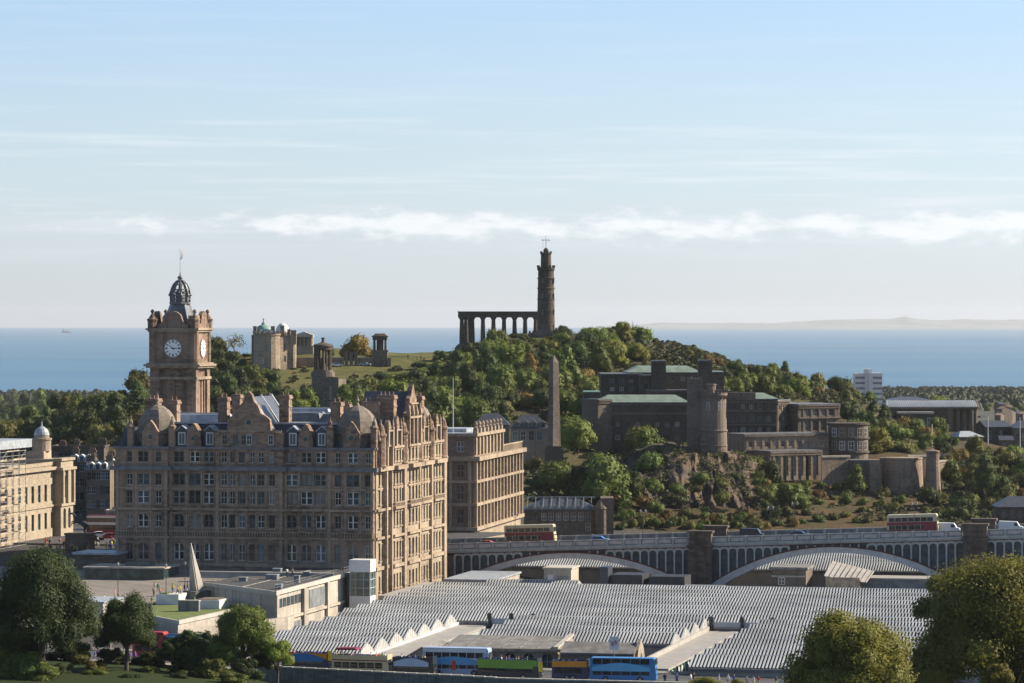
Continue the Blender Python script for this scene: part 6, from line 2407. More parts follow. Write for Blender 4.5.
# ---------------------------------------------------------------- left: domed record office under scaffold
RX = -96.8
ro = thing('record_office', hotel_point(RX, 71, 52.0), 'pale classical record office with a small domed turret and sunlit front at the left edge', 'public building', HR)
q = MB()
zc = 77.6
glazed_wall(ro, q, (0, -46), (0, 14), 52, zc, [(3 + k * 4.3, z_, 1.7, h_) for k in range(14) for z_, h_ in ((63.5, 3.6), (69.6, 3.8))], 0.45, 0)
q.face([(-40, -46, 52), (0, -46, 52), (0, -46, zc), (-40, -46, zc)])
q.face([(-40, -46, zc), (0, -46, zc), (0, 22, zc), (-40, 22, zc)])
glazed_wall(ro, q, (1.7, 14), (1.7, 22.5), 52, 78.9, [(2.6, 63.2, 1.8, 4.6, 'bars', True), (5.9, 63.2, 1.8, 4.6, 'bars', True), (2.6, 70.2, 1.7, 5.0, 'bars', True), (5.9, 70.2, 1.7, 5.0, 'bars', True)], 0.6)
q.face([(0, 14, 52), (1.7, 14, 52), (1.7, 14, 78.9), (0, 14, 78.9)])
q.face([(-8, 14, 78.9), (1.7, 14, 78.9), (1.7, 22.5, 78.9), (-8, 22.5, 78.9)])
q.face([(-8, 14, 77), (0, 14, 77), (0, 14, 78.9), (-8, 14, 78.9)])
q.build('wall', ['pale_stone'], ro)
q = MB()
for z0, z1, e in ((68.3, 68.8, 0.3), (76.6, 77.3, 0.9), (77.6, 78.4, 0.2)):
    q.box(-0.2, e, -46.3, 14.0, z0, z1)
for z0, z1, e in ((68.3, 68.9, 0.4), (76.4, 77.0, 0.8), (78.5, 79.1, 0.4)):
    q.box(0, 1.7 + e, 13.9 - e, 22.8, z0, z1)
for v in (14.6, 17.9, 18.7, 21.9):
    q.box(1.7, 2.3, v - 0.45, v + 0.4, 69, 76.4)
q.build('stone_trim', ['pale_stone'], ro)
q = MB()
tx, ty = -4.6, 18.5
q.box(tx - 2.4, tx + 1.6, ty - 2.6, ty + 2.6, zc, 80.6)
q.lathe([(2.1, 80.6), (2.1, 83.0), (2.3, 83.1), (2.3, 83.5), (1.7, 83.6), (1.7, 84.2)], tx + 0.2, ty, 16)
q.build('turret', ['pale_stone'], ro)
q = MB()
q.lathe([(1.75, 84.2), (1.6, 84.9), (1.2, 85.6), (0.6, 86.05), (0.2, 86.2), (0.15, 86.9), (0.05, 87.4)], tx + 0.2, ty, 16)
q.build('dome', ['lead'], ro)
finish_windows(ro)
sf = thing('scaffold', hotel_point(RX + 2, 42, 58.0), 'steel and plank scaffolding wrapped round the near end of the record office', 'scaffolding', HR)
q, q2 = MB(), MB()
for k in range(12):
    z = 60.5 + k * 1.95
    for b_ in range(-14, 17, 4):
        for a in (0, 1.7):
            if k == 0:
                q.tube((a, b_, 58), (a, b_, 82.6), 0.07, n=5)
        q.tube((0, b_, z), (1.7, b_, z), 0.06, n=4)
        if b_ < 12:
            q.tube((1.7, b_, z + 1.0), (1.7, b_ + 4, z + 1.0), 0.05, n=4)
            q.tube((1.7, b_, z), (1.7, b_ + 4, z), 0.06, n=4)
            if (b_ // 4 + k) % 3 == 0:
                q.tube((1.72, b_, z), (1.72, b_ + 4, z + 1.95), 0.05, n=4)
            if (b_ * 3 + k * 5) % 7 > 1:
                q2.box(0.1, 1.6, b_, b_ + 3.96, z + 0.05, z + 0.13)
                q2.box(1.62, 1.68, b_, b_ + 3.96, z + 0.05, z + 0.35)
q.build('tubes', ['steel_pole'], sf)
q2.build('planks', ['plank'], sf)
# west face of the scaffold, towards the castle
q, q2 = MB(), MB()
for k in range(12):
    z = 60.5 + k * 1.95
    for a in range(-22, 3, 4):
        if k == 0:
            q.tube((a, -15.5, 58), (a, -15.5, 82.6), 0.07, n=5)
        if a < 2:
            q.tube((a, -15.5, z + 1.0), (a + 4, -15.5, z + 1.0), 0.05, n=4)
            if (a + k * 5) % 7 > 1:
                q2.box(a, a + 3.96, -15.4, -14.2, z, z + 0.1)
                q2.box(a, a + 3.96, -15.5, -15.42, z, z + 0.3)
q.build('tubes', ['steel_pole'], sf)
q2.build('planks', ['plank'], sf)
q = MB()
q.box(-24, 2.4, -16, 16, 82.6, 82.9)
q.box(-24, 2.4, -16, 16, 82.9, 84.4)
q.build('roof_sheet', ['lead'], sf)
fg = thing('flagpole', hotel_point(RX - 12, 48, 78), 'white flagpole flying a pale flag above the scaffolded building', 'flagpole', HR)
q = MB()
q.tube((0, 0, 78), (0, 0, 88.4), 0.14, 0.08)
q.build('pole', ['white_paint'], fg)
q = MB()
pts_ = [(0.1, 0.0), (0.8, 0.15), (1.5, -0.1), (2.2, 0.1)]
for (a, y0), (b, y1) in zip(pts_, pts_[1:]):
    q.face([(a, y0, 88.2 - a * 0.9), (b, y1, 88.2 - b * 0.9), (b, y1, 84.6 - b * 1.0), (a, y0, 85.4 - a * 1.0)])
q.build('flag', ['white_paint'], fg)

# houses of the street between the record office and the hotel
hrow = [(70, 93, 462, 925, 'house_stone', 'slate', 'dark street house with two lit skylights beside the record office', 455),
        (86, 110, 470, 905, 'house_stone', 'slate', 'grey stone tenement with white dormers left of the hotel', 461),
        (106, 124, 466, 915, 'brown_stone', 'slate', 'tall tenement half hidden behind the hotel corner', 458)]
for px0, px1, ye, d, wm, rm, lab, yr in hrow:
    ws = [(px0 + 3 + k * 4.6, ye + 10 + r * 14, 1.05, 1.9) for k in range(int((px1 - px0 - 4) / 4.6) + 1) for r in range(5)]
    h_ = house('tenement', lab, 'tenement', px0, px1, ye, 545, d, 12, wm, rm, ws, 'gable', yr, chim=((px0 + 3, yr - 5, 1.6), (px1 - 3, yr - 4, 1.6)))
    for k in range(3):
        q = MB()
        x = X(px0 + 5 + k * 6.5, d) - (X(px0, d) + X(px1, d)) / 2
        z = Zp(ye, d)
        q.extr([(x - 0.6, z), (x + 0.6, z), (x + 0.6, z + 1.5), (x, z + 1.9), (x - 0.6, z + 1.5)], 0.5, 3)
        q.box(x - 0.45, x + 0.45, 0.42, 0.5, z + 0.2, z + 1.4, 1)
        q.build('dormer', ['white_paint', 'pane_blue'], h_)
house('long_terrace', 'long dark terrace with a pale roof edge closing the view behind the record office', 'terrace', 52, 104, 447.5, 500, 960, 12, 'black_stone', 'lead', [(56 + k * 5, 460 + r * 12, 1.0, 1.9) for k in range(9) for r in range(2)], 'flat', chim=((60, 443, 1.6), (74, 442, 1.6), (100, 441, 2)))
house('shop_house', 'narrow white-framed shop house at street level beside the hotel corner', 'shop', 106, 119, 512, 545, 870, 5, 'concrete', 'lead', [(109, 524, 1.1, 2.4), (112.5, 524, 1.1, 2.4), (116, 524, 1.1, 2.4)], 'flat')
# bronze rider on a rearing horse
st_ = thing('equestrian_statue', hotel_point(*loc_ab(80, 800), 60.5), 'bronze rider on a rearing horse upon a stone plinth before the record office', 'statue', HR)
q = MB()
q.cbox(0, 0, 5.6, 3.2, 60.5, 64.4)
q.cbox(0, 0, 6.2, 3.8, 60.5, 61.4)
q.cbox(0, 0, 6.0, 3.5, 64.4, 64.8)
q.build('plinth', ['brown_stone'], st_)


def skin_mesh(name, chains, mats, sub=1):
    """one continuous body grown over joints: chains = [[(x, y, z, r), ...], ...], sharing points by position"""
    vs, es, rs, idx = [], [], [], {}
    for ch in chains:
        last = None
        for x, y, z, r in ch:
            k = (round(x, 3), round(y, 3), round(z, 3))
            if k not in idx:
                idx[k] = len(vs)
                vs.append((x, y, z))
                rs.append(r)
            if last is not None:
                es.append((last, idx[k]))
            last = idx[k]
    me = bpy.data.meshes.new(name)
    me.from_pydata(vs, es, [])
    o = bpy.data.objects.new(name, me)
    COL.objects.link(o)
    md = o.modifiers.new('skin', 'SKIN')
    md.use_smooth_shade = True
    for i, r in enumerate(rs):
        sv = me.skin_vertices[0].data[i]
        sv.radius = (r, r) if not isinstance(r, tuple) else r
    me.skin_vertices[0].data[0].use_root = True
    if sub:
        s2 = o.modifiers.new('sub', 'SUBSURF')
        s2.levels = s2.render_levels = sub
    dg = bpy.context.evaluated_depsgraph_get()
    out = bpy.data.meshes.new_from_object(o.evaluated_get(dg))
    bpy.data.objects.remove(o)
    bpy.data.meshes.remove(me)
    out.name = name
    out.materials.clear()
    for m_ in mats:
        out.materials.append(MATS[m_])
    return out


B = 64.8 - 60.5
horse = skin_mesh('horse', [
    [(1.1, 0, B + 1.7, 0.52), (0.3, 0, B + 2.1, 0.50), (-0.7, 0, B + 2.8, 0.55), (-1.2, 0, B + 3.5, 0.36), (-1.6, 0, B + 4.2, 0.24), (-2.1, 0, B + 4.1, 0.17), (-2.45, 0, B + 3.75, 0.11)],
    [(1.1, 0, B + 1.7, 0.52), (1.2, 0.35, B + 1.0, 0.27), (0.8, 0.4, B + 0.6, 0.15), (1.2, 0.42, B, 0.11)],
    [(1.1, 0, B + 1.7, 0.52), (1.25, -0.35, B + 1.0, 0.27), (0.9, -0.4, B + 0.6, 0.15), (1.35, -0.42, B, 0.11)],
    [(-0.7, 0, B + 2.8, 0.55), (-1.3, 0.3, B + 2.3, 0.2), (-1.9, 0.32, B + 2.5, 0.12), (-1.95, 0.32, B + 1.9, 0.09)],
    [(-0.7, 0, B + 2.8, 0.55), (-1.2, -0.3, B + 2.1, 0.2), (-1.8, -0.32, B + 2.0, 0.12), (-1.7, -0.32, B + 1.4, 0.09)],
    [(1.1, 0, B + 1.7, 0.52), (1.7, 0, B + 1.8, 0.16), (2.0, 0, B + 1.2, 0.14), (1.9, 0, B + 0.3, 0.08)]], ['bronze'])
o = bpy.data.objects.new('horse', horse)
COL.objects.link(o)
o.parent = st_
rider = skin_mesh('rider', [
    [(0.25, 0, B + 2.9, 0.28), (0.15, 0, B + 3.4, 0.27), (0.1, 0, B + 3.85, 0.26), (0.05, 0, B + 4.1, 0.11), (0.0, 0, B + 4.4, 0.19), (0.0, 0, B + 4.6, 0.15)],
    [(0.25, 0, B + 2.9, 0.28), (-0.2, 0.5, B + 2.5, 0.16), (0.05, 0.55, B + 1.9, 0.11), (-0.15, 0.55, B + 1.75, 0.09)],
    [(0.25, 0, B + 2.9, 0.28), (-0.2, -0.5, B + 2.5, 0.16), (0.05, -0.55, B + 1.9, 0.11), (-0.15, -0.55, B + 1.75, 0.09)],
    [(0.1, 0, B + 3.85, 0.26), (0.1, 0.35, B + 3.8, 0.12), (-0.4, 0.5, B + 3.4, 0.09), (-0.9, 0.45, B + 3.4, 0.07)],
    [(0.1, 0, B + 3.85, 0.26), (0.1, -0.35, B + 3.8, 0.12), (-0.5, -0.55, B + 3.8, 0.09), (-1.0, -0.6, B + 4.0, 0.07)]], ['bronze'])
o = bpy.data.objects.new('rider', rider)
COL.objects.link(o)
o.parent = st_
# ---------------------------------------------------------------- trees
def crown_mesh(seed, lobes, leaves, size, squash=1.0, top=1.0, spread=1.0, core=0.84, lr0=0.26, lr1=0.44, tidy=1.7):
    """unit crown (radius about 1, standing on z = 0): leaf sprays over uneven lobes round dense hearts"""
    r = random.Random(seed)
    m_ = MB()
    L = []
    for k in range(lobes):
        if k == 0:
            L.append((0, 0, 0.95 * squash, 0.36 + lr0))
            continue
        a = 2.399963 * k + r.uniform(-0.4, 0.4)
        h = r.random() ** 0.8
        rad = (0.72 - 0.45 * h ** 1.5 * top) * r.uniform(0.75, 1.1) * spread
        L.append((rad * cos(a), rad * sin(a), (0.38 + 1.15 * h) * squash, r.uniform(lr0, lr1) * (1.25 if r.random() < 0.2 else 1.0)))
    tot = sum(l[3] ** 2 for l in L)
    for cx, cy, cz, lr in L:
        # dense heart
        i = len(m_.v)
        n, k2 = 7, 4
        for q in range(k2 + 1):
            t = -pi / 2 + pi * q / k2
            for k in range(n):
                a = 2 * pi * k / n
                rr = lr * core * (1 + 0.28 * noise.noise((cx * 3 + 2 * cos(a) + seed, cy * 3 + 2 * sin(a), q * 0.9)))
                m_.v.append((cx + rr * cos(t) * cos(a), cy + rr * cos(t) * sin(a), cz + rr * sin(t) * 0.95))
        for q in range(k2):
            for k in range(n):
                j = (k + 1) % n
                m_.f.append((i + q * n + k, i + q * n + j, i + (q + 1) * n + j, i + (q + 1) * n + k))
                m_.mi.append(0)
        for _ in range(int(leaves * lr * lr / tot)):
            z = r.uniform(-0.75, 1)
            a = r.uniform(0, 2 * pi)
            s = sqrt(1 - z * z)
            d = Vector((s * cos(a), s * sin(a), z))
            bump = 1 + 0.35 * noise.noise((d.x * 2.2 + cx * 5 + seed, d.y * 2.2 + cy * 5, d.z * 2.2))
            p = Vector((cx, cy, cz)) + d * (lr * bump * r.uniform(0.74, 1.16))
            nn = (d * tidy + Vector((r.uniform(-0.8, 0.8), r.uniform(-0.8, 0.8), r.uniform(-0.5, 0.9)))).normalized()
            u = nn.orthogonal().normalized()
            v = nn.cross(u)
            c, sn = cos(a * 7), sin(a * 7)
            u, v = u * c + v * sn, v * c - u * sn
            w_ = size * r.uniform(0.6, 1.25)
            m_.face([tuple(p - u * w_ * 0.5), tuple(p + v * w_ * 0.34 + nn * w_ * 0.1), tuple(p + u * w_ * 0.5), tuple(p - v * w_ * 0.34 - nn * w_ * 0.08)])
    me = bpy.data.meshes.new('crown')
    me.from_pydata(m_.v, [], m_.f)
    me.materials.append(MATS['leaf_mid'])
    me.update()
    return me


def trunk_mesh(seed, forks=4):
    r = random.Random(seed)
    m_ = MB()
    m_.tube((0, 0, -0.6), (0.02, 0, 0.45), 0.10, 0.065, 7)
    for k in range(forks):
        a = 2 * pi * k / forks + r.uniform(-0.5, 0.5)
        e = (0.45 * cos(a), 0.45 * sin(a), r.uniform(0.8, 1.2))
        m_.tube((0.02, 0, 0.4), e, 0.05, 0.02, 5)
        m_.tube(e, (e[0] * 1.5, e[1] * 1.5, e[2] + 0.3), 0.022, 0.008, 4)
    m_.tube((0.02, 0, 0.4), (0, 0.05, 1.5), 0.055, 0.015, 5)
    return m_.mesh('trunk', ['bark'])


ROUND = [crown_mesh(11 + k, 13, 1500, 0.135) for k in range(4)]
TALL = [crown_mesh(31 + k, 12, 1300, 0.13, 1.45, 1.15, 0.8) for k in range(2)]
LOW = [crown_mesh(41 + k, 9, 800, 0.16, 0.62, 0.6, 1.05) for k in range(3)]
CONE = [crown_mesh(55, 16, 1200, 0.12, 1.9, 1.75, 0.72)]
TRUNK = [trunk_mesh(71 + k) for k in range(3)]
trng = random.Random(77)
SKYL = [(-20, 398), (30, 392), (48, 381), (62, 381), (72, 394), (110, 394), (122, 384), (132, 366), (148, 352), (204, 346), (207, 332), (224, 336), (238, 350), (250, 362), (285, 372), (312, 378), (324, 362), (326, 337), (337, 337), (341, 331), (371, 331), (377, 346), (388, 357), (400, 353), (440, 351),
        (462, 350), (472, 344), (484, 337), (492, 331), (503, 331), (512, 340), (530, 345), (538, 342), (556, 326), (562, 319), (575, 322), (590, 327), (602, 328), (615, 322), (640, 322), (655, 330), (665, 344), (690, 349), (720, 356),
        (760, 365), (780, 359), (790, 361), (800, 369), (815, 367), (835, 370), (850, 374), (857, 382), (862, 394), (884, 398), (900, 398), (930, 388), (945, 388), (960, 402), (1040, 402)]


def skyline(px):
    for (a, ya), (b_, yb) in zip(SKYL, SKYL[1:]):
        if a <= px <= b_:
            return ya + (yb - ya) * (px - a) / (b_ - a)
    return 395


TREES = []      # (root, colour, size word, place, picture column)
COLW = {'leaf_deep': 'deep green', 'leaf_dark': 'dark green', 'leaf_mid': 'mid green', 'leaf_bright': 'bright green', 'leaf_olive': 'olive', 'leaf_rust': 'rust-tinged', 'leaf_yellow': 'yellow-green'}


def tree(px, py_base, d, wpx, mat_, place, kind='round', hpx=None, name=None, free=False):
    """tree whose crown is wpx wide in the picture, standing on the ground at (px, d)"""
    x = X(px, d)
    zg = land(x, d)
    r = wpx * d / F / 2
    zb = Zp(py_base, d) if py_base is not None else zg
    grp = {'round': ROUND, 'tall': TALL, 'low': LOW, 'cone': CONE}[kind]
    me = trng.choice(grp)
    shrub = kind == 'low'
    nm_ = name or ('shrub' if shrub else 'tree')
    root = bpy.data.objects.new(nm_, None)
    root.empty_display_size = 0.5
    COL.objects.link(root)
    root.location = (x, d, zb)
    c = bpy.data.objects.new('crown', me)
    COL.objects.link(c)
    c.parent = root
    c.rotation_euler.z = trng.uniform(0, 6.28)
    hz_ = (hpx * d / F / 1.75) if hpx else r * trng.uniform(0.92, 1.12)
    if not free:
        tall = {'round': 1.5, 'tall': 2.2, 'low': 0.8, 'cone': 2.9}[kind]
        lim = max(skyline(px), skyline(px - wpx * 0.3), skyline(px + wpx * 0.3))
        if d < 1335 and 326 < px < 452:
            lim = max(lim, 380 if px < 400 else 374 - (px - 400) * 0.3)
        room = (Zp(lim, d) - zb) / tall
        if room < hz_:
            k_ = max(0.3, room / hz_)
            hz_ *= k_
            r *= max(0.6, k_)
    c.scale = (r, r, hz_)
    c.location.z = (-0.3 if shrub else -0.22) * hz_
    c.material_slots[0].link = 'OBJECT'
    c.material_slots[0].material = MATS[mat_]
    t = bpy.data.objects.new('trunk', trng.choice(TRUNK))
    COL.objects.link(t)
    t.parent = root
    t.scale = (r * 0.8, r * 0.8, hz_)
    TREES.append([root, COLW.get(mat_, 'green'), 'shrub' if shrub else ('conifer' if kind == 'cone' else ('tall tree' if kind == 'tall' else 'tree')), place, px, wpx])
    return root


MIX = {'darkwood': [('leaf_dark', 6), ('leaf_mid', 1), ('leaf_olive', 1)],
       'wood': [('leaf_dark', 5), ('leaf_mid', 5), ('leaf_olive', 1), ('leaf_bright', 2)],
       'autumn': [('leaf_dark', 5), ('leaf_mid', 5), ('leaf_olive', 2), ('leaf_rust', 1), ('leaf_bright', 3), ('leaf_yellow', 1)],
       'green': [('leaf_mid', 4), ('leaf_bright', 3), ('leaf_dark', 2)],
       'scrub': [('leaf_olive', 3), ('leaf_mid', 3), ('leaf_dark', 2), ('leaf_rust', 1)]}


def pick(mix):
    l = [m_ for m_, n in MIX[mix] for _ in range(n)]
    return trng.choice(l)


def grove(poly, n, w0, w1, mix, place, kinds=('round',), mind=0.62, dlim=(560, 3000)):
    """fill a patch of ground (given by picture points on it) with single trees"""
    xs_, ys_ = [p_[0] for p_ in poly], [p_[1] for p_ in poly]
    got = []
    tries = 0
    while len(got) < n and tries < n * 60:
        tries += 1
        px, py = trng.uniform(min(xs_), max(xs_)), trng.uniform(min(ys_), max(ys_))
        ins = False
        for (x0, y0), (x1, y1) in zip(poly, poly[1:] + poly[:1]):
            if (y0 > py) != (y1 > py) and px < (x1 - x0) * (py - y0) / (y1 - y0) + x0:
                ins = not ins
        if not ins:
            continue
        w_ = trng.uniform(w0, w1)
        if any(hypot(px - a, (py - b) * 1.5) < (w_ + c) / 2 * mind for a, b, c in got):
            continue
        d = ground_at(px, py, *dlim)
        if d is None:
            continue
        got.append((px, py, w_))
        tree(px, None, d, w_, pick(mix), place, trng.choice(kinds))


# wood on the far left, below the sea
grove([(-15, 452), (-15, 412), (20, 404), (60, 402), (95, 402), (125, 396), (148, 388), (150, 440), (60, 452)], 46, 24, 42, 'darkwood', 'in the wood left of the clock tower', ('round', 'round', 'tall'), 0.48)
tree(55, None, 1290, 24, 'leaf_dark', 'standing against the sea left of the clock tower')
tree(138, None, 1385, 26, 'leaf_dark', 'on the skyline just left of the clock tower')
tree(120, None, 1300, 36, 'leaf_bright', 'behind the left dome of the hotel')
tree(82, None, 1260, 34, 'leaf_bright', 'behind the left dome of the hotel')
# dark slope under the turreted house
grove([(206, 408), (206, 352), (232, 345), (250, 358), (262, 372), (285, 405), (280, 418), (215, 425)], 34, 18, 30, 'darkwood', 'on the steep slope under the turreted house', ('round', 'round', 'low'), 0.5)
tree(216, None, 1405, 26, 'leaf_dark', 'on the skyline between clock tower and turreted house')
tree(208, None, 1395, 22, 'leaf_dark', 'on the skyline between clock tower and turreted house')
tree(246, None, 1352, 16, 'leaf_yellow', 'beside the turreted house')
tree(302, None, 1338, 16, 'leaf_rust', 'below the small pedimented temple', 'low')
tree(294, None, 1328, 13, 'leaf_dark', 'at the foot of the turreted house', 'low')
tree(308, None, 1300, 11, 'leaf_dark', 'left of the round temple', 'low')
tree(331, None, 1352, 12, 'leaf_dark', 'right of the round temple', 'cone')
tree(356, None, 1362, 35, 'leaf_rust', 'beside the square memorial on the hilltop')
tree(372, None, 1372, 16, 'leaf_yellow', 'behind the square memorial', 'low')
tree(307, None, 1225, 24, 'leaf_dark', 'just left of the stone block house')
tree(309, None, 1200, 26, 'leaf_mid', 'left of the stone block house')
grove([(290, 430), (290, 408), (318, 400), (318, 430)], 5, 18, 26, 'wood', 'left of the stone block house')
# middle of the hill under the monuments
grove([(346, 432), (350, 392), (380, 380), (410, 372), (440, 362), (470, 352), (490, 352), (505, 400), (505, 440), (430, 440)], 64, 26, 46, 'wood', 'in the wood below the temple columns', ('round', 'round', 'round', 'tall'), 0.46)
grove([(478, 350), (520, 344), (560, 336), (600, 332), (640, 336), (655, 342), (640, 362), (610, 375), (600, 400), (560, 412), (510, 412), (490, 380)], 72, 22, 40, 'autumn', 'on the slope below the monument tower', ('round', 'round', 'round', 'tall', 'low'), 0.44)
tree(496, None, 1372, 26, 'leaf_mid', 'in front of the temple columns', free=True)
for px_, d_, w_, mt_ in ((505, 1385, 22, 'leaf_dark'), (514, 1395, 20, 'leaf_olive'), (524, 1385, 24, 'leaf_dark'), (534, 1378, 22, 'leaf_mid'), (545, 1372, 22, 'leaf_dark')):
    tree(px_, None, d_, w_, mt_, 'just below temple columns and monument tower')
tree(479, None, 1380, 34, 'leaf_olive', 'in front of the temple columns')
tree(520, None, 1408, 22, 'leaf_dark', 'in front of the temple columns', 'low')
tree(563, None, 1412, 20, 'leaf_dark', 'right of the monument tower on the skyline')
tree(588, None, 1420, 22, 'leaf_dark', 'right of the monument tower on the skyline')
for px, w_, mt in ((606, 26, 'leaf_dark'), (622, 34, 'leaf_dark'), (640, 30, 'leaf_dark'), (655, 18, 'leaf_dark')):
    tree(px, None, 1425, w_, mt, 'in the skyline clump beside the monument tower')
tree(391, None, 1290, 34, 'leaf_mid', 'at the lower edge of the hilltop lawn')
tree(405, None, 1275, 40, 'leaf_dark', 'at the lower edge of the hilltop lawn')
# around the obelisk and down to the bridge
grove([(560, 412), (600, 400), (600, 440), (575, 450)], 7, 26, 38, 'green', 'between obelisk and government offices')
for px, py, w_, mt, kd in ((557, 498, 46, 'leaf_mid', 'round'), (582, 504, 40, 'leaf_dark', 'round'), (606, 510, 62, 'leaf_mid', 'round'), (630, 508, 40, 'leaf_dark', 'round'), (541, 492, 24, 'leaf_dark', 'round'),
                           (577, 446, 46, 'leaf_bright', 'round'), (650, 478, 32, 'leaf_mid', 'round'), (534, 470, 22, 'leaf_olive', 'low'), (594, 470, 24, 'leaf_dark', 'low')):
    d = ground_at(px, py) or 1030
    tree(px, None, min(d, 1085), w_, mt, 'on the bank between obelisk and crag', kd)
tree(641, Zp and None, 1090, 40, 'leaf_olive', 'in front of the government offices')
tree(662, None, 1078, 26, 'leaf_olive', 'in front of the government offices', 'low')
tree(678, None, 1072, 24, 'leaf_mid', 'at the foot of the round tower', 'low')
tree(648, None, 1072, 34, 'leaf_mid', 'on top of the crag left of the round tower')
# bushes on the crag
for k in range(40):
    px = trng.uniform(610, 775)
    py = trng.uniform(470, 528)
    v = (528 - py) / 75
    d = 998 + 52 * v - 9
    root = tree(px, py + 4, d, trng.uniform(10, 22), pick('scrub'), 'growing on the face of the crag', 'low')
for px, py, w_ in ((738, 470, 34), (752, 484, 38), (768, 492, 36), (790, 508, 30), (733, 452, 26), (776, 505, 30), (802, 506, 24)):
    d = ground_at(px, py) or 1050
    tree(px, None, min(d, 1068), w_, trng.choice(('leaf_mid', 'leaf_dark', 'leaf_mid')), 'on the slope right of the crag')
# ridge running down to the right
grove([(712, 378), (735, 372), (760, 380), (800, 392), (800, 400), (720, 398)], 18, 18, 28, 'green', 'behind the green roofs on the right')
grove([(664, 345), (700, 354), (740, 362), (780, 372), (840, 384), (870, 392), (860, 402), (800, 394), (740, 375), (690, 362)], 48, 10, 20, 'scrub', 'along the bare ridge right of the hilltop', ('low', 'low', 'round'))
grove([(838, 432), (840, 392), (865, 396), (884, 408), (886, 440), (860, 440)], 20, 22, 36, 'wood', 'on the wooded shoulder below the tower block', ('round', 'tall'))
tree(722, None, 1440, 20, 'leaf_dark', 'on the skyline of the bare ridge')
tree(785, None, 1450, 14, 'leaf_dark', 'on the skyline of the bare ridge', 'cone')
tree(818, None, 1440, 24, 'leaf_olive', 'on the skyline of the bare ridge')
tree(836, None, 1420, 26, 'leaf_dark', 'on the skyline of the bare ridge')
tree(848, None, 1400, 22, 'leaf_olive', 'on the skyline of the bare ridge')
tree(937, None, 1480, 34, 'leaf_bright', 'behind the ribbed school roof')
# round the old jail walls and the school
grove([(850, 448), (880, 430), (930, 436), (952, 446), (930, 452), (860, 456)], 14, 20, 34, 'autumn', 'between the old jail wall and the school', ('round', 'low'))
tree(855, 496, 1064, 27, 'leaf_mid', 'against the old wall below the round office end', 'tall')
tree(882, None, 1062, 20, 'leaf_olive', 'at the foot of the old jail wall', 'low')
grove([(940, 460), (1030, 460), (1030, 522), (925, 522)], 60, 12, 28, 'scrub', 'on the slope right of the round bastions', ('low', 'low', 'round'), 0.42)
tree(985, None, 1040, 38, 'leaf_dark', 'on the slope right of the round bastions', 'cone')
tree(1000, None, 1050, 30, 'leaf_dark', 'on the slope right of the round bastions')
grove([(985, 460), (1030, 450), (1030, 460)], 5, 14, 22, 'wood', 'by the houses at the right edge', ('low', 'round'))
grove([(775, 496), (900, 502), (930, 524), (770, 526)], 30, 8, 18, 'scrub', 'on the dry grass slope above the bridge', ('low',), 0.5)
grove([(612, 518), (700, 520), (790, 518), (800, 530), (620, 530)], 22, 12, 22, 'scrub', 'at the foot of the crag', ('low',))
for px in (806, 822, 836, 846):
    tree(px, None, 1068, 12, 'leaf_mid', 'along the foot of the pale office wing', 'low')
# town far behind on the right
grove([(885, 392), (1030, 392), (1030, 416), (985, 412), (980, 398), (890, 398)], 34, 8, 14, 'wood', 'in the town far behind the school', ('round',), 0.5, (1700, 4600))
grove([(-15, 404), (60, 402), (45, 396), (-15, 396)], 8, 12, 20, 'wood', 'by the far shore on the left', ('round',), 0.5, (1700, 4600))

grove([(880, 452), (895, 426), (940, 430), (952, 440), (952, 456)], 18, 16, 30, 'autumn', 'in front of the school', ('round', 'low'))

# far roofs in the town on the right
for k in range(22):
    px = trng.uniform(982, 1028)
    py = trng.uniform(404, 420)
    d = trng.uniform(2000, 2900)
    x = X(px, d)
    zg = land(x, d)
    h = house('far_house', 'tiny far house among trees at the right edge', 'house', px - 2.6, px + 2.6, py, py + 8, d, 7, 'brown_stone' if k % 2 else 'house_stone', 'brick_roof' if k % 3 else 'slate',
              [], 'gable', py - 2.2, trng.uniform(-4, 4), zg - 4)
    h['group'] = 'houses of the far town'
# a band of tree tops closing the plain towards the shore, nobody could count them
m_ = MB()
rr = random.Random(9)
for _ in range(2200):
    px = rr.uniform(870, 1060) if rr.random() < 0.7 else rr.uniform(-40, 120)
    d = rr.uniform(2700, 4700)
    x, y = X(px, d), d
    z = land(x, d)
    s = rr.uniform(2.5, 6)
    i = len(m_.v)
    n = 7
    for q_ in range(4):
        t = pi / 2 * q_ / 3
        for k in range(n):
            a = 2 * pi * k / n
            r_ = s * cos(t) * rr.uniform(0.75, 1.25)
            m_.v.append((x + r_ * cos(a), y + r_ * sin(a), z - 1 + s * 1.5 * sin(t) * rr.uniform(0.8, 1.1)))
    for q_ in range(3):
        for k in range(n):
            j = (k + 1) % n
            m_.f.append((i + q_ * n + k, i + q_ * n + j, i + (q_ + 1) * n + j, i + (q_ + 1) * n + k))
            m_.mi.append(0)
tag(m_.build('far_trees', 'far_leaf'), kind='stuff')

# gorse and bramble carpeting the slopes
m_ = MB()
rr = random.Random(19)


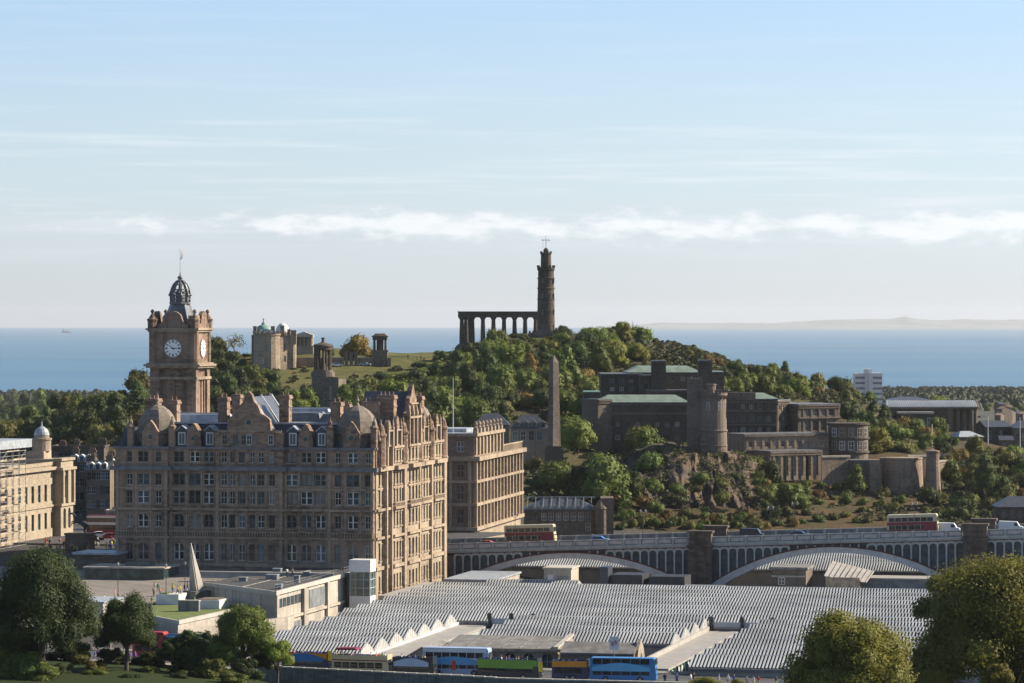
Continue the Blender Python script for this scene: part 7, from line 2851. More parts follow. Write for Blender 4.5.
def scrub_patch(poly, n, s0, s1):
    xs_, ys_ = [p_[0] for p_ in poly], [p_[1] for p_ in poly]
    c = 0
    t = 0
    while c < n and t < n * 20:
        t += 1
        px, py = rr.uniform(min(xs_), max(xs_)), rr.uniform(min(ys_), max(ys_))
        ins = False
        for (x0, y0), (x1, y1) in zip(poly, poly[1:] + poly[:1]):
            if (y0 > py) != (y1 > py) and px < (x1 - x0) * (py - y0) / (y1 - y0) + x0:
                ins = not ins
        if not ins:
            continue
        d = ground_at(px, py)
        if d is None:
            continue
        c += 1
        x = X(px, d)
        z = land(x, d)
        s = rr.uniform(s0, s1)
        for _ in range(26):
            a, e = rr.uniform(0, 6.28), rr.uniform(0.05, 1.5)
            p = Vector((x + s * cos(a) * cos(e) * rr.uniform(0.6, 1), d + s * sin(a) * cos(e), z + s * 0.75 * sin(e) * rr.uniform(0.6, 1.1)))
            u = Vector((rr.uniform(-1, 1), rr.uniform(-1, 1), rr.uniform(-0.4, 0.4))).normalized()
            v = u.orthogonal().normalized()
            k = s * rr.uniform(0.25, 0.5)
            m_.face([tuple(p - u * k), tuple(p + v * k * 0.7), tuple(p + u * k), tuple(p - v * k * 0.7)])


scrub_patch([(660, 342), (700, 352), (760, 368), (850, 388), (880, 402), (840, 410), (730, 392), (690, 372), (640, 360)], 620, 1.0, 2.4)
scrub_patch([(205, 345), (260, 362), (300, 372), (330, 378), (318, 415), (205, 425)], 160, 0.8, 1.8)
scrub_patch([(350, 378), (440, 362), (600, 345), (660, 345), (660, 380), (600, 430), (400, 436)], 500, 1.0, 2.2)
scrub_patch([(-10, 455), (150, 395), (150, 445)], 160, 1.0, 2.4)
scrub_patch([(520, 455), (600, 450), (640, 455), (620, 505), (530, 505)], 160, 0.9, 2.0)
scrub_patch([(935, 460), (1030, 460), (1030, 525), (790, 522), (780, 495)], 260, 0.6, 1.6)
scrub_patch([(930, 458), (1030, 458), (1030, 528), (920, 528)], 420, 0.7, 1.9)
scrub_patch([(600, 510), (790, 515), (790, 530), (600, 530)], 90, 0.5, 1.2)
cme = bpy.data.objects['cliff'].data
for v in cme.vertices:
    if rr.random() > 0.075:
        continue
    p0 = v.co
    if noise.noise((p0.x / 7, p0.z / 6, 1.7)) + 0.03 * (p0.z - 64) < -0.12:
        continue
    s = rr.uniform(0.5, 1.3)
    for _ in range(18):
        a, e = rr.uniform(0, 6.28), rr.uniform(-0.6, 1.5)
        p = Vector((p0.x + s * cos(a) * cos(e), p0.y - 0.2 + s * sin(a) * cos(e) * 0.7, p0.z + s * 0.75 * sin(e)))
        u = Vector((rr.uniform(-1, 1), rr.uniform(-1, 1), rr.uniform(-0.4, 0.4))).normalized()
        w_ = u.orthogonal().normalized()
        k = s * rr.uniform(0.25, 0.5)
        m_.face([tuple(p - u * k), tuple(p + w_ * k * 0.7), tuple(p + u * k), tuple(p - w_ * k * 0.7)])
tag(m_.build('hillside_scrub', 'scrub_leaf'), kind='stuff')


# ---- near trees, each with its own crown
def near_tree(px, d, z_mid, r, h, seed, lobes, leaves, size, mat_, label, name='tree', squash=1.0, zg=None, top=1.0, core=0.7, spread=1.0, bark_='bark'):
    x = X(px, d)
    if zg is None:
        zg = land(x, d)
    root = thing(name, (x, d, zg), label, 'tree' if name == 'tree' else 'shrub')
    me = crown_mesh(seed, lobes, leaves, size, 1.0, top, spread * 1.1, core, 0.15, 0.30)
    me.materials[0] = MATS[mat_]
    c = bpy.data.objects.new('crown', me)
    COL.objects.link(c)
    c.parent = root
    c.scale = (r, r, h / 1.95)
    c.location.z = z_mid - zg - h / 2
    t = MB()
    hb = max(1.0, z_mid - zg)
    if name == 'tree':
        rr_ = random.Random(seed)
        t.tube((0, 0, -1), (0.15, 0, hb * 0.55), r * 0.075, r * 0.055, 9)
        for k in range(6):
            a = 2 * pi * k / 6 + rr_.uniform(-0.4, 0.4)
            e = (r * 0.45 * cos(a), r * 0.45 * sin(a), hb * rr_.uniform(0.85, 1.15))
            t.tube((0.15, 0, hb * 0.5), e, r * 0.04, r * 0.018, 6)
            t.tube(e, (e[0] * 1.6, e[1] * 1.6, e[2] + h * 0.2), r * 0.018, r * 0.006, 5)
        t.tube((0.15, 0, hb * 0.5), (0, 0, hb + h * 0.25), r * 0.045, r * 0.012, 6)
        t.build('trunk', [bark_], root).location.z = 0
        root.children[-1].data.transform(Matrix.Translation((0, 0, zg)))
    return root


near_tree(851, 432, Zp(659, 432), 7.7, 13.5, 201, 60, 64000, 0.044, 'leaf_yellow', 'rounded yellow-green tree at the bottom right, in front of the station roof', zg=56, core=0.62)
near_tree(1004, 446, Zp(632, 446), 12.2, 21.5, 202, 110, 120000, 0.030, 'leaf_yellow', 'largest green-gold tree, filling the lower right corner', zg=52, core=0.62)
near_tree(1012, 476, Zp(590, 476), 5.2, 9.5, 203, 30, 16000, 0.07, 'leaf_mid', 'green tree top showing behind the largest tree at the right edge', zg=54, core=0.62)
near_tree(950, 470, Zp(596, 470), 4.6, 8.5, 204, 26, 14000, 0.075, 'leaf_olive', 'olive tree top just left of and behind the largest tree', zg=54, core=0.62)
near_tree(1000, 405, Zp(676, 405), 2.3, 3.6, 205, 12, 6000, 0.10, 'leaf_yellow', 'pale shrub top in the bottom right corner', 'shrub', zg=66)
near_tree(41, 552, Zp(602, 552), 8.8, 19, 206, 66, 60000, 0.037, 'leaf_deep', 'tall dark tree with gaps in its crown at the left, before the square', core=0.52, zg=57.2)
near_tree(126, 566, Zp(622, 566), 5.3, 10.6, 207, 40, 30000, 0.054, 'leaf_deep', 'dense dark tree standing on the lawn right of the tall dark tree', core=0.75, zg=56)
near_tree(243, 572, Zp(632, 572), 5.6, 10.8, 208, 44, 32000, 0.052, 'leaf_mid', 'bright green tree at the left end of the bus parapet', core=0.66, zg=54)
near_tree(277, 571, Zp(652, 571), 3.2, 6.0, 209, 14, 7000, 0.085, 'leaf_bright', 'small bright green tree leaning over the bus parapet', core=0.66, zg=53)
near_tree(-4, 560, Zp(640, 560), 4.4, 13, 210, 20, 10000, 0.07, 'leaf_olive', 'olive tree cut by the left edge of the picture', core=0.7, zg=57)
for k, (px, py, d, r, h, mt, lab) in enumerate((
        (25, 668, 548, 4.6, 6.2, 'leaf_mid', 'large round shrub in the bottom left corner'),
        (190, 662, 570, 3.4, 5.6, 'leaf_deep', 'dark shrub between the lawn and the bright green tree'),
        (213, 672, 566, 3.6, 5.0, 'leaf_mid', 'mid green shrub below the bright green tree'),
        (245, 672, 566, 3.2, 4.6, 'leaf_deep', 'dark shrub at the left end of the parapet wall'),
        (262, 660, 573, 2.4, 4.6, 'leaf_deep', 'small dark shrub against the parapet wall'),
        (178, 678, 560, 2.6, 3.0, 'leaf_deep', 'low dark shrub at the bottom edge below the lawn'),
        (196, 646, 577, 4.4, 7.4, 'leaf_deep', 'dark round shrub just left of the bright green tree'),
        (172, 652, 575, 3.4, 5.4, 'leaf_deep', 'dark shrub right of the dense dark lawn tree'),
        (20, 650, 553, 4.6, 7.0, 'leaf_deep', 'dark undergrowth left of the tall dark tree'),
        (70, 648, 562, 3.6, 4.6, 'leaf_deep', 'dark undergrowth right of the tall dark trunk'),
        (225, 656, 571, 3.8, 6.0, 'leaf_mid', 'leafy shrub under the bright green tree'),
        (95, 676, 556, 3.0, 2.6, 'leaf_mid', 'spreading shrub on the lawn below the dense lawn tree'),
        (130, 680, 552, 2.8, 2.2, 'leaf_deep', 'low dark shrub at the bottom edge of the lawn'),
        (232, 680, 556, 3.2, 3.0, 'leaf_mid', 'broad shrub at the bottom edge below the bright tree'),
        (5, 655, 550, 4.2, 6.5, 'leaf_mid', 'leafy shrub at the very left edge under the dark tree'),
        (112, 656, 570, 3.0, 3.6, 'leaf_deep', 'dark undergrowth left of the dense lawn tree'),
        (148, 660, 572, 2.8, 3.4, 'leaf_deep', 'dark undergrowth right of the dense lawn tree'),
        (40, 676, 545, 3.6, 3.6, 'leaf_mid', 'spreading shrub at the bottom edge near the left corner'),
        (150, 672, 566, 2.4, 2.4, 'leaf_mid', 'low shrub on the edge of the shaded lawn'),
        (80, 660, 560, 2.8, 3.4, 'leaf_olive', 'olive shrub beside the path under the tall dark tree'),
        (98, 668, 562, 2.2, 2.0, 'leaf_yellow', 'low yellow-green shrub by the path'),
        (57, 672, 556, 2.6, 3.2, 'leaf_deep', 'dark shrub left of the path'),
        (705, 684, 545, 3.0, 2.6, 'leaf_yellow', 'yellowish shrub top at the bottom edge, below the waiting people'),
        (740, 686, 548, 2.6, 2.4, 'leaf_yellow', 'small yellowish shrub top right of the larger one at the bottom edge'))):
    z = Zp(py, d)
    near_tree(px, d, z, r, h, 300 + k, 16, 8000, 0.10, mt, lab, 'shrub', zg=z - h / 2)
# bare-branched tree by the turreted house
D = 1365.0
bt = thing('bare_tree', (X(236, D), D, land(X(236, D), D)), 'thin grey tree with almost bare branches left of the turreted house', 'tree')
m_ = MB()
rr = random.Random(4)


def limb(p, d, L, r_, depth, mb):
    q_ = p + d * L
    mb.tube(p, q_, r_, r_ * 0.65, 5)
    if depth:
        for _ in range(3):
            nd = (d + Vector((rr.uniform(-0.7, 0.7), rr.uniform(-0.7, 0.7), rr.uniform(-0.15, 0.4)))).normalized()
            limb(q_, nd, L * 0.68, r_ * 0.6, depth - 1, mb)


z0 = land(X(236, D), D)
limb(Vector((0, 0, z0 - 0.5)), Vector((0, 0, 1)), 3.6, 0.22, 4, m_)
m_.build('trunk', ['pale_bark'], bt)
m_ = MB()
for _ in range(260):
    a, e = rr.uniform(0, 6.28), rr.uniform(-0.3, 1.5)
    k_ = rr.uniform(0.3, 1.0)
    p = Vector((4.4 * cos(a) * cos(e) * k_, 4.4 * sin(a) * cos(e) * k_, z0 + 6.5 + 4.4 * sin(e) * k_))
    u = Vector((rr.uniform(-1, 1), rr.uniform(-1, 1), rr.uniform(-1, 1))).normalized()
    v = u.orthogonal()
    m_.face([tuple(p - u * 0.3), tuple(p + v * 0.2), tuple(p + u * 0.3), tuple(p - v * 0.2)])
m_.build('crown', ['leaf_olive'], bt)

# labels: colour, kind, place, and which one of those that share them
ORD = ['leftmost', 'second from the left', 'third from the left', 'fourth from the left', 'fifth from the left', 'sixth from the left', 'seventh from the left', 'eighth from the left',
       'ninth from the left', 'tenth from the left', 'eleventh from the left', 'twelfth from the left', 'thirteenth from the left', 'fourteenth from the left']
fam = {}
for rec in TREES:
    fam.setdefault((rec[1], rec[2], rec[3]), []).append(rec)
for (c, k, pl), lst in fam.items():
    lst.sort(key=lambda t: t[4])
    for i, rec in enumerate(lst):
        base = f'{c} {k} {pl}'
        if len(lst) > 1:
            if i == len(lst) - 1:
                o_ = 'rightmost'
            elif i < len(ORD):
                o_ = ORD[i]
            else:
                o_ = 'near the right end'
            base = f'{o_}, {base}'
        tag(rec[0], base, 'shrub' if k == 'shrub' else 'tree', 'trees and shrubs ' + pl)
# ---------------------------------------------------------------- people
PEOPLE = {}


def person_mesh(kind):
    if kind in PEOPLE:
        return PEOPLE[kind]
    st, ar = {'stand': (0.09, 0.05), 'walk': (0.30, 0.28), 'sit': (0.0, 0.1), 'lean': (0.12, 0.2)}[kind]
    H = 0.9 if kind != 'sit' else 0.12
    hip = (0, 0, H, 0.145)
    torso = [hip, (0, 0.01, H + 0.2, 0.14), (0, 0.02, H + 0.42, 0.165), (0, 0.015, H + 0.55, 0.10), (0, 0, H + 0.62, 0.058), (0, -0.015, H + 0.70, 0.088), (0, -0.01, H + 0.80, 0.095), (0, 0, H + 0.87, 0.06)]
    ch = [torso]
    for s_, f in ((-1, 1), (1, -1)):
        if kind == 'sit':
            ch.append([hip, (s_ * 0.10, -0.05, H, 0.10), (s_ * 0.11, -0.45, H + 0.02, 0.075), (s_ * 0.11, -0.47, H - 0.40, 0.052), (s_ * 0.11, -0.60, H - 0.44, 0.045)])
        else:
            ch.append([hip, (s_ * 0.10, 0, H - 0.08, 0.10), (s_ * 0.10, -f * st * 0.55 - 0.02, H - 0.44, 0.072), (s_ * 0.10, -f * st, 0.08, 0.048), (s_ * 0.11, -f * st - 0.15, 0.035, 0.038)])
        ch.append([torso[2], (s_ * 0.19, 0.015, H + 0.50, 0.062), (s_ * 0.25, f * ar * 0.4, H + 0.24, 0.048), (s_ * 0.25, f * ar - 0.08, H + 0.0, 0.036), (s_ * 0.245, f * ar - 0.11, H - 0.1, 0.034)])
    me = skin_mesh('person_body', ch, ['skin', 'cloth_a', 'cloth_b', 'hair'], 1)
    for p in me.polygons:
        c = p.center
        hz_ = c.z - H
        if hz_ > 0.62:
            p.material_index = 3 if (c.y > 0.0 or hz_ > 0.82) else 0
        elif abs(c.x) > 0.2 and hz_ < 0.08:
            p.material_index = 0
        elif hz_ > 0.05 and not (kind == 'sit' and c.y < -0.1 and abs(c.x) < 0.19):
            p.material_index = 1 if hz_ < 0.57 else 0
        else:
            p.material_index = 2
    # face: nose and brow as small features of the same skin
    PEOPLE[kind] = me
    return me


plain('skin', (0.45, 0.29, 0.21), 0.6)
plain('hair', (0.05, 0.035, 0.025), 0.7, var=0.4)
plain('cloth_a', (0.2, 0.2, 0.2), 0.9)
plain('cloth_b', (0.03, 0.035, 0.05), 0.9)
CLO = {'white': (0.62, 0.62, 0.60), 'red': (0.42, 0.04, 0.035), 'blue': (0.05, 0.10, 0.30), 'black': (0.025, 0.025, 0.028), 'grey': (0.22, 0.22, 0.23), 'pink': (0.55, 0.22, 0.28),
       'green': (0.06, 0.20, 0.08), 'beige': (0.42, 0.34, 0.23), 'orange': (0.60, 0.20, 0.04), 'purple': (0.20, 0.07, 0.28), 'yellow': (0.62, 0.48, 0.06)}
for k, c in CLO.items():
    plain('cloth_' + k, c, 0.9, var=0.1)
prng = random.Random(23)
PCNT = {}
PREC = []


def person(loc, rz, top, legs, kind, place, group, label=None):
    o = bpy.data.objects.new('person', person_mesh(kind))
    COL.objects.link(o)
    o.location = loc
    o.rotation_euler.z = rz
    for i, m_ in ((1, 'cloth_' + top), (2, 'cloth_' + legs)):
        o.material_slots[i].link = 'OBJECT'
        o.material_slots[i].material = MATS[m_]
    o.scale = (1, 1, prng.uniform(0.94, 1.04))
    verb = {'stand': 'standing', 'walk': 'walking', 'sit': 'sitting', 'lean': 'standing'}[kind]
    PREC.append((o, f'person in {top} top {verb} {place}', loc[0] / max(loc[1], 1), group))
    return o


TOPS = list(CLO)
LEGS = ['black', 'blue', 'grey', 'beige']


def crowd(n, f_loc, place, group):
    for _ in range(n):
        l = f_loc()
        person(l, prng.uniform(0, 6.28), prng.choice(TOPS), prng.choice(LEGS), prng.choice(('stand', 'walk', 'walk')), place, group)


def pick_ground(px0, px1, d0, d1, zfun=None):
    px, d = prng.uniform(px0, px1), prng.uniform(d0, d1)
    x = X(px, d)
    return (x, d, (zfun(x, d) if zfun else land(x, d)) + 0.01)


crowd(54, lambda: pick_ground(44, 117, 790, 822), 'on the street beside the record office', 'people on the street by the record office')
crowd(14, lambda: pick_ground(60, 116, 752, 764), 'before the low pavilion left of the hotel', 'people by the pavilion')


def plaza_z(x, d):
    a, b = (x - HX) * E1[0] + (d - HY) * E1[1], (x - HX) * E2[0] + (d - HY) * E2[1]
    # sloping square between its front and back edges
    return 58.7 + max(0, min(1, (b + 88) / 78)) * 1.9


for _ in range(24):
    px = prng.uniform(104, 196)
    d = prng.uniform(676, 712)
    hit, loc_, nn, fi, ob_, mx = (False,) * 6
    person((X(px, d), d, 0), prng.uniform(0, 6.28), prng.choice(TOPS), prng.choice(LEGS), prng.choice(('stand', 'walk')), 'on the paved square below the hotel', 'people on the square')
    PREC[-1][0]['drop'] = 1
for _ in range(24):
    px = prng.uniform(84, 170)
    p0 = road_pt(px, prng.choice((-2.6, -3.6, 15.8, 16.8)))
    person((p0.x, p0.y, p0.z + 0.14), prng.uniform(0, 6.28), prng.choice(TOPS), prng.choice(LEGS), prng.choice(('stand', 'walk')), 'on the pavement behind the dark lawn tree', 'people on the pavement at the left')
for px, top in ((664, 'black'), (676, 'blue'), (690, 'white'), (693, 'black'), (718, 'grey'), (727, 'white'), (733, 'blue'), (745, 'beige'), (752, 'white'), (757, 'red'), (775, 'black'), (781, 'grey')):
    p0 = road_pt(px, prng.uniform(-4.2, -1.9))
    person((p0.x, p0.y, p0.z + 0.14), prng.uniform(0, 6.28), top, prng.choice(LEGS), prng.choice(('stand', 'walk')), 'on the pavement right of the blue bus', 'people waiting right of the buses')
for px, d in ((417, 1372), (421, 1372), (424, 1370), (408, 1372)):
    x = X(px, d)
    person((x, d, land(x, d)), prng.uniform(0, 6), 'black', 'black', 'stand', 'on the skyline of the hilltop lawn', 'people on the hilltop')
for px, top in ((285.5, 'white'), (291.5, 'beige')):
    a, b = loc_ab(px, 716)
    x, y = hotel_xy(a, -26)
    person((x, y, 61.1), prng.uniform(0, 6), top, 'black', 'walk', 'on the asphalt roof before the hotel', 'people on the terrace roof')


# ---------------------------------------------------------------- buses, cars, vans
def busmat(name, c, rough=0.3):
    plain(name, c, rough, 0.0, 0.06, 0.5, 0.5)


for nme, c in (('bus_orange', (0.62, 0.24, 0.02)), ('bus_blue', (0.03, 0.165, 0.40)), ('bus_navy', (0.02, 0.035, 0.10)), ('bus_cream', (0.55, 0.47, 0.30)), ('bus_maroon', (0.20, 0.015, 0.03)), ('bus_green', (0.17, 0.33, 0.04)),
               ('bus_red', (0.36, 0.035, 0.03)), ('bus_pale', (0.34, 0.44, 0.62)), ('bus_black', (0.025, 0.028, 0.035)), ('bus_white', (0.66, 0.67, 0.68)), ('bus_sky', (0.10, 0.35, 0.62)), ('bus_yellow', (0.68, 0.50, 0.02))):
    busmat(nme, c)


def xz_panel(mb, x0, x1, z0, z1, y, m=0):
    mb.face([(x0, y, z0), (x1, y, z0), (x1, y, z1), (x0, y, z1)], m)


def bus(loc, rz, label, L, lower, upper, open_top=False, swoosh=None, cover=None, group='buses', words=None, H=4.25, stripe=None):
    """double decker along local x, front at +x; near side faces -y"""
    W_ = 2.5
    root = thing('bus', loc, label, 'bus', rz, group)
    z0 = loc[2]
    h = L / 2
    hb = 2.2 if open_top else H
    b = MB()
    # body with rounded front, as a profile in x-z pushed across
    prof_ = [(-h, 0.35), (h - 0.1, 0.35), (h, 0.6), (h, 1.3), (h - 0.12, 2.3), (h - 0.16, 2.5)]
    top = 3.15 if open_top else H
    prof_ += [(h - 0.2, top - (0.25 if not open_top else 0)), (h - 0.45, top)] if not open_top else [(h - 0.22, 3.3), (h - 0.3, 3.3)]
    prof_ += [(-h + 0.2, top), (-h, top - 0.25)] if not open_top else [(-h + 0.05, 3.15)]
    if not open_top:
        b.extr([(x, z + z0) for x, z in prof_], -W_ / 2, W_ / 2)
        body = b.build('body', [lower, upper], root)
        body.data.polygons.foreach_set('material_index', [1 if p.center.z + 0 > 99 else 0 for p in body.data.polygons])
    else:
        b.extr([(x, min(z, 2.25) + z0) for x, z in prof_ if z <= 2.3 or True], -W_ / 2, W_ / 2)
        # upper rails of the open deck
        for s_ in (-1, 1):
            b.box(-h + 0.1, h - 0.25, s_ * (W_ / 2 - 0.04) - 0.03, s_ * (W_ / 2 - 0.04) + 0.03, z0 + 2.25, z0 + 3.15)
        b.box(h - 0.35, h - 0.2, -W_ / 2 + 0.06, W_ / 2 - 0.06, z0 + 2.25, z0 + 3.35)
        b.box(-h + 0.05, -h + 0.15, -W_ / 2 + 0.06, W_ / 2 - 0.06, z0 + 2.25, z0 + 3.15)
        body = b.build('body', [lower], root)
    p_ = MB()
    xz_panel(p_, -h + 0.05, h - 0.3, z0 + 2.18, z0 + (3.1 if open_top else 2.75), -W_ / 2 - 0.012, 0)
    if not open_top:
        xz_panel(p_, -h + 0.05, h - 0.5, z0 + 3.75, z0 + H - 0.12, -W_ / 2 - 0.012, 0)
    p_.build('side_panel', [upper], root)
    if swoosh:
        s_ = MB()
        n = 16
        for k in range(n):
            x0, x1 = -h + 0.3 + (L - 1.2) * k / n, -h + 0.3 + (L - 1.2) * (k + 1) / n
            f = lambda x: 2.3 + 0.75 * sin((x + h) / L * pi * 1.1)
            s_.face([(x0, -W_ / 2 - 0.02, z0 + 1.75), (x1, -W_ / 2 - 0.02, z0 + 1.75), (x1, -W_ / 2 - 0.02, z0 + min(f(x1), 3.05)), (x0, -W_ / 2 - 0.02, z0 + min(f(x0), 3.05))])
        s_.build('painted_wave', [swoosh], root)
    if stripe:
        s_ = MB()
        xz_panel(s_, -h + 0.05, h - 0.3, z0 + 2.28, z0 + 2.45, -W_ / 2 - 0.022)
        xz_panel(s_, -h + 0.05, h - 0.3, z0 + 0.5, z0 + 0.8, -W_ / 2 - 0.022)
        s_.build('stripe', [stripe], root)
    # windows, one pane each
    decks = [(1.15, 2.05)] + ([] if open_top else [(2.85, 3.68)])
    n = int((L - 1.6) / 1.25)
    for za, zb in decks:
        for k in range(n):
            x0 = -h + 0.45 + k * (L - 1.4) / n
            for y in (-W_ / 2 - 0.015, W_ / 2 + 0.015):
                g = MB()
                xz_panel(g, x0, x0 + (L - 1.4) / n - 0.12, z0 + za, z0 + zb, y)
                g.build('window', ['pane_dark'], root)
        g = MB()
        g.face([(h + 0.012, -W_ / 2 + 0.15, z0 + za), (h + 0.012, W_ / 2 - 0.15, z0 + za), (h - 0.10, W_ / 2 - 0.15, z0 + zb + 0.1), (h - 0.10, -W_ / 2 + 0.15, z0 + zb + 0.1)])
        g.build('windscreen', ['pane_dark'], root)
    for x in (-h + 2.4, h - 2.5):
        for y in (-W_ / 2 + 0.12, W_ / 2 - 0.12):
            g = MB()
            for k, (r0, mm) in enumerate(((0.5, 0),)):
                n_ = 16
                i = len(g.v)
                for yy in (y - 0.16, y + 0.16):
                    for q_ in range(n_):
                        g.v.append((x + r0 * cos(2 * pi * q_ / n_), yy, z0 + 0.5 + r0 * sin(2 * pi * q_ / n_)))
                for q_ in range(n_):
                    j = (q_ + 1) % n_
                    g.f.append((i + q_, i + j, i + n_ + j, i + n_ + q_))
                    g.mi.append(0)
                g.f += [tuple(range(i, i + n_)), tuple(range(i + n_, i + 2 * n_))]
                g.mi += [0, 0]
            wh = g.build('wheel', ['tyre'], root)
            g = MB()
            sgn = -1 if y < 0 else 1
            g.face([(x + 0.26 * cos(2 * pi * q_ / 12), y + sgn * 0.17, z0 + 0.5 + 0.26 * sin(2 * pi * q_ / 12)) for q_ in range(12)])
            g.build('hub', ['hub'], wh)
    for s_ in (-1, 1):
        g = MB()
        g.cbox(h - 0.02, s_ * 0.95, 0.08, 0.3, z0 + 0.7, z0 + 0.95)
        g.build('headlight', ['lamp_glass'], root)
    if open_top:
        for k in range(int((L - 2) / 0.95)):
            g = MB()
            x = -h + 0.9 + k * 0.95
            for y in (-0.65, 0.65):
                g.box(x - 0.22, x + 0.22, y - 0.42, y + 0.42, z0 + 2.3, z0 + 2.7)
                g.box(x - 0.28, x - 0.2, y - 0.42, y + 0.42, z0 + 2.7, z0 + 3.2)
            g.build('seat', ['bus_navy'], root)
        if cover:
            g = MB()
            x0, x1 = cover
            g.extr([(x0, z0 + 4.0), (x0 + 0.1, z0 + 4.2), (x1 - 0.2, z0 + 4.25), (x1, z0 + 4.05), (x1, z0 + 3.95), (x0, z0 + 3.9)], -W_ / 2 + 0.02, W_ / 2 - 0.02)
            for x in (x0 + 0.1, x1 - 0.1):
                for y in (-W_ / 2 + 0.1, W_ / 2 - 0.1):
                    g.cbox(x, y, 0.08, 0.08, z0 + 3.1, z0 + 3.95)
            g.build('canopy', ['bus_maroon'], root)
    if words:
        for txt, x, z, size, mt in words:
            cu = bpy.data.curves.new('lettering', 'FONT')
            cu.body = txt
            cu.size = size
            cu.extrude = 0.004
            o_ = bpy.data.objects.new('lettering', cu)
            COL.objects.link(o_)
            dg = bpy.context.evaluated_depsgraph_get()
            me = bpy.data.meshes.new_from_object(o_.evaluated_get(dg))
            bpy.data.objects.remove(o_)
            me.materials.clear()
            me.materials.append(MATS[mt])
            me.transform(Matrix.Translation((x, -W_ / 2 - 0.03, z)) @ Matrix.Rotation(pi / 2, 4, 'X'))
            o_ = bpy.data.objects.new('lettering', me)
            COL.objects.link(o_)
            o_.parent = root
    return root


def road_bus(px0, px1, off, label, lower, upper, **kw):
    p0, p1 = road_pt(px0, off), road_pt(px1, off)
    c = (p0 + p1) / 2
    return bus(tuple(c), atan2(p1.y - p0.y, p1.x - p0.x), label, (p1 - p0).length, lower, upper, **kw)


orange_bus = road_bus(284, 331, 0.6, 'open-top orange sightseeing bus with a blue wave, half behind the bright green tree', 'bus_navy', 'bus_orange', open_top=True, swoosh='bus_blue')
cb = road_bus(334, 391, 0.5, 'open-top cream and maroon vintage bus with a small red canopy', 'bus_cream', 'bus_cream', open_top=True, cover=(-4.2, -0.6), stripe='bus_maroon')
dark_bus = road_bus(394, 436, 0.6, 'dark open-top bus beside the cream vintage bus', 'bus_black', 'bus_black', open_top=True, swoosh='bus_pale')
road_bus(424, 491, 5.2, 'tall pale blue and white double-decker behind the dark open-top bus', 'bus_pale', 'bus_white', swoosh='bus_sky', H=4.4)
green_bus = road_bus(479, 541, 0.6, 'open-top bright green sightseeing bus', 'bus_black', 'bus_green', open_top=True, swoosh='bus_green')
road_bus(553, 590, 0.8, 'short open-top orange bus just left of the blue bus', 'bus_navy', 'bus_orange', open_top=True)
road_bus(591, 657, 0.3, 'bright blue double-decker at the right end of the row of buses', 'bus_blue', 'bus_blue', H=3.8, swoosh='bus_sky')
road_bus(130, 163, 7.5, 'red bus behind the dark lawn tree at the left', 'bus_red', 'bus_maroon', H=4.2)
road_bus(164, 205, 7.0, 'dark blue bus half hidden by shrubs below the lawn', 'bus_navy', 'bus_sky', H=4.2)
# passengers on the cream bus
bz = cb.location
for k, px in enumerate((-3.6, -2.6, -1.7, 0.1, 1.1, 2.0, 3.0, 3.5)):
    for y in (-0.65, 0.65):
        if prng.random() < 0.3:
            continue
        v = Vector((px + 0.05, y, 2.7 - 0.10))
        v.rotate(Matrix.Rotation(cb.rotation_euler.z, 3, 'Z'))
        person(tuple(bz + v), cb.rotation_euler.z + pi / 2, prng.choice(TOPS), prng.choice(LEGS), 'sit', 'on the open deck of the cream vintage bus', 'passengers on the vintage bus')
for bn, xs_, lab, grp in ((green_bus, (-4.2, -3.0, -1.6, -0.4, 1.2, 2.6), 'on the open deck of the bright green bus', 'passengers on the green bus'),
                         (dark_bus, (-2.4, -1.2, 0.2, 1.4), 'on the open deck of the dark bus', 'passengers on the dark bus'),
                         (orange_bus, (-3.0, -2.0, -0.6, 0.8, 2.0), 'on the orange bus deck', 'passengers on the orange bus')):
    for px in xs_:
        for y in (-0.65, 0.65):
            if prng.random() < 0.35:
                continue
            v = Vector((px, y, 2.6))
            v.rotate(Matrix.Rotation(bn.rotation_euler.z, 3, 'Z'))
            person(tuple(bn.location + v), bn.rotation_euler.z + pi / 2, prng.choice(TOPS), prng.choice(LEGS), 'sit', lab, grp)
# two on the iron bridge


def bridge_bus(px0, px1, b, label, **kw):
    def pt(px):
        s = (px - 512) / F
        a = ((BY + b * E2[1]) * s - BX - b * E2[0]) / (E1[0] - E1[1] * s)
        return Vector(bridge_xyz(a, b))
    p0, p1 = pt(px0), pt(px1)
    c = (p0 + p1) / 2
    r = bus(tuple(c), atan2(p1.y - p0.y, p1.x - p0.x), label, (p1 - p0).length, 'bus_cream', 'bus_cream', **kw)
    r.rotation_euler.y = -atan2(p1.z - p0.z, hypot(p1.x - p0.x, p1.y - p0.y))
    s_ = MB()
    L = (p1 - p0).length
    z0 = c.z
    for x0, x1, za, zb in ((-L / 2 + 0.05, L / 2 - 0.3, 0.4, 1.1), (-L / 2 + 0.05, L / 2 - 0.3, 2.1, 2.75), (L / 2 - 3.2, L / 2 - 0.3, 1.1, 2.1)):
        xz_panel(s_, x0, x1, z0 + za, z0 + zb, -1.28)
    s_.build('stripe', ['bus_maroon'], r)
    return r


bridge_bus(506, 556, 12.5, 'cream and maroon double-decker crossing the left part of the iron bridge', H=4.35)
bridge_bus(888, 939, 13.5, 'cream and maroon double-decker crossing the right part of the iron bridge', H=4.35)


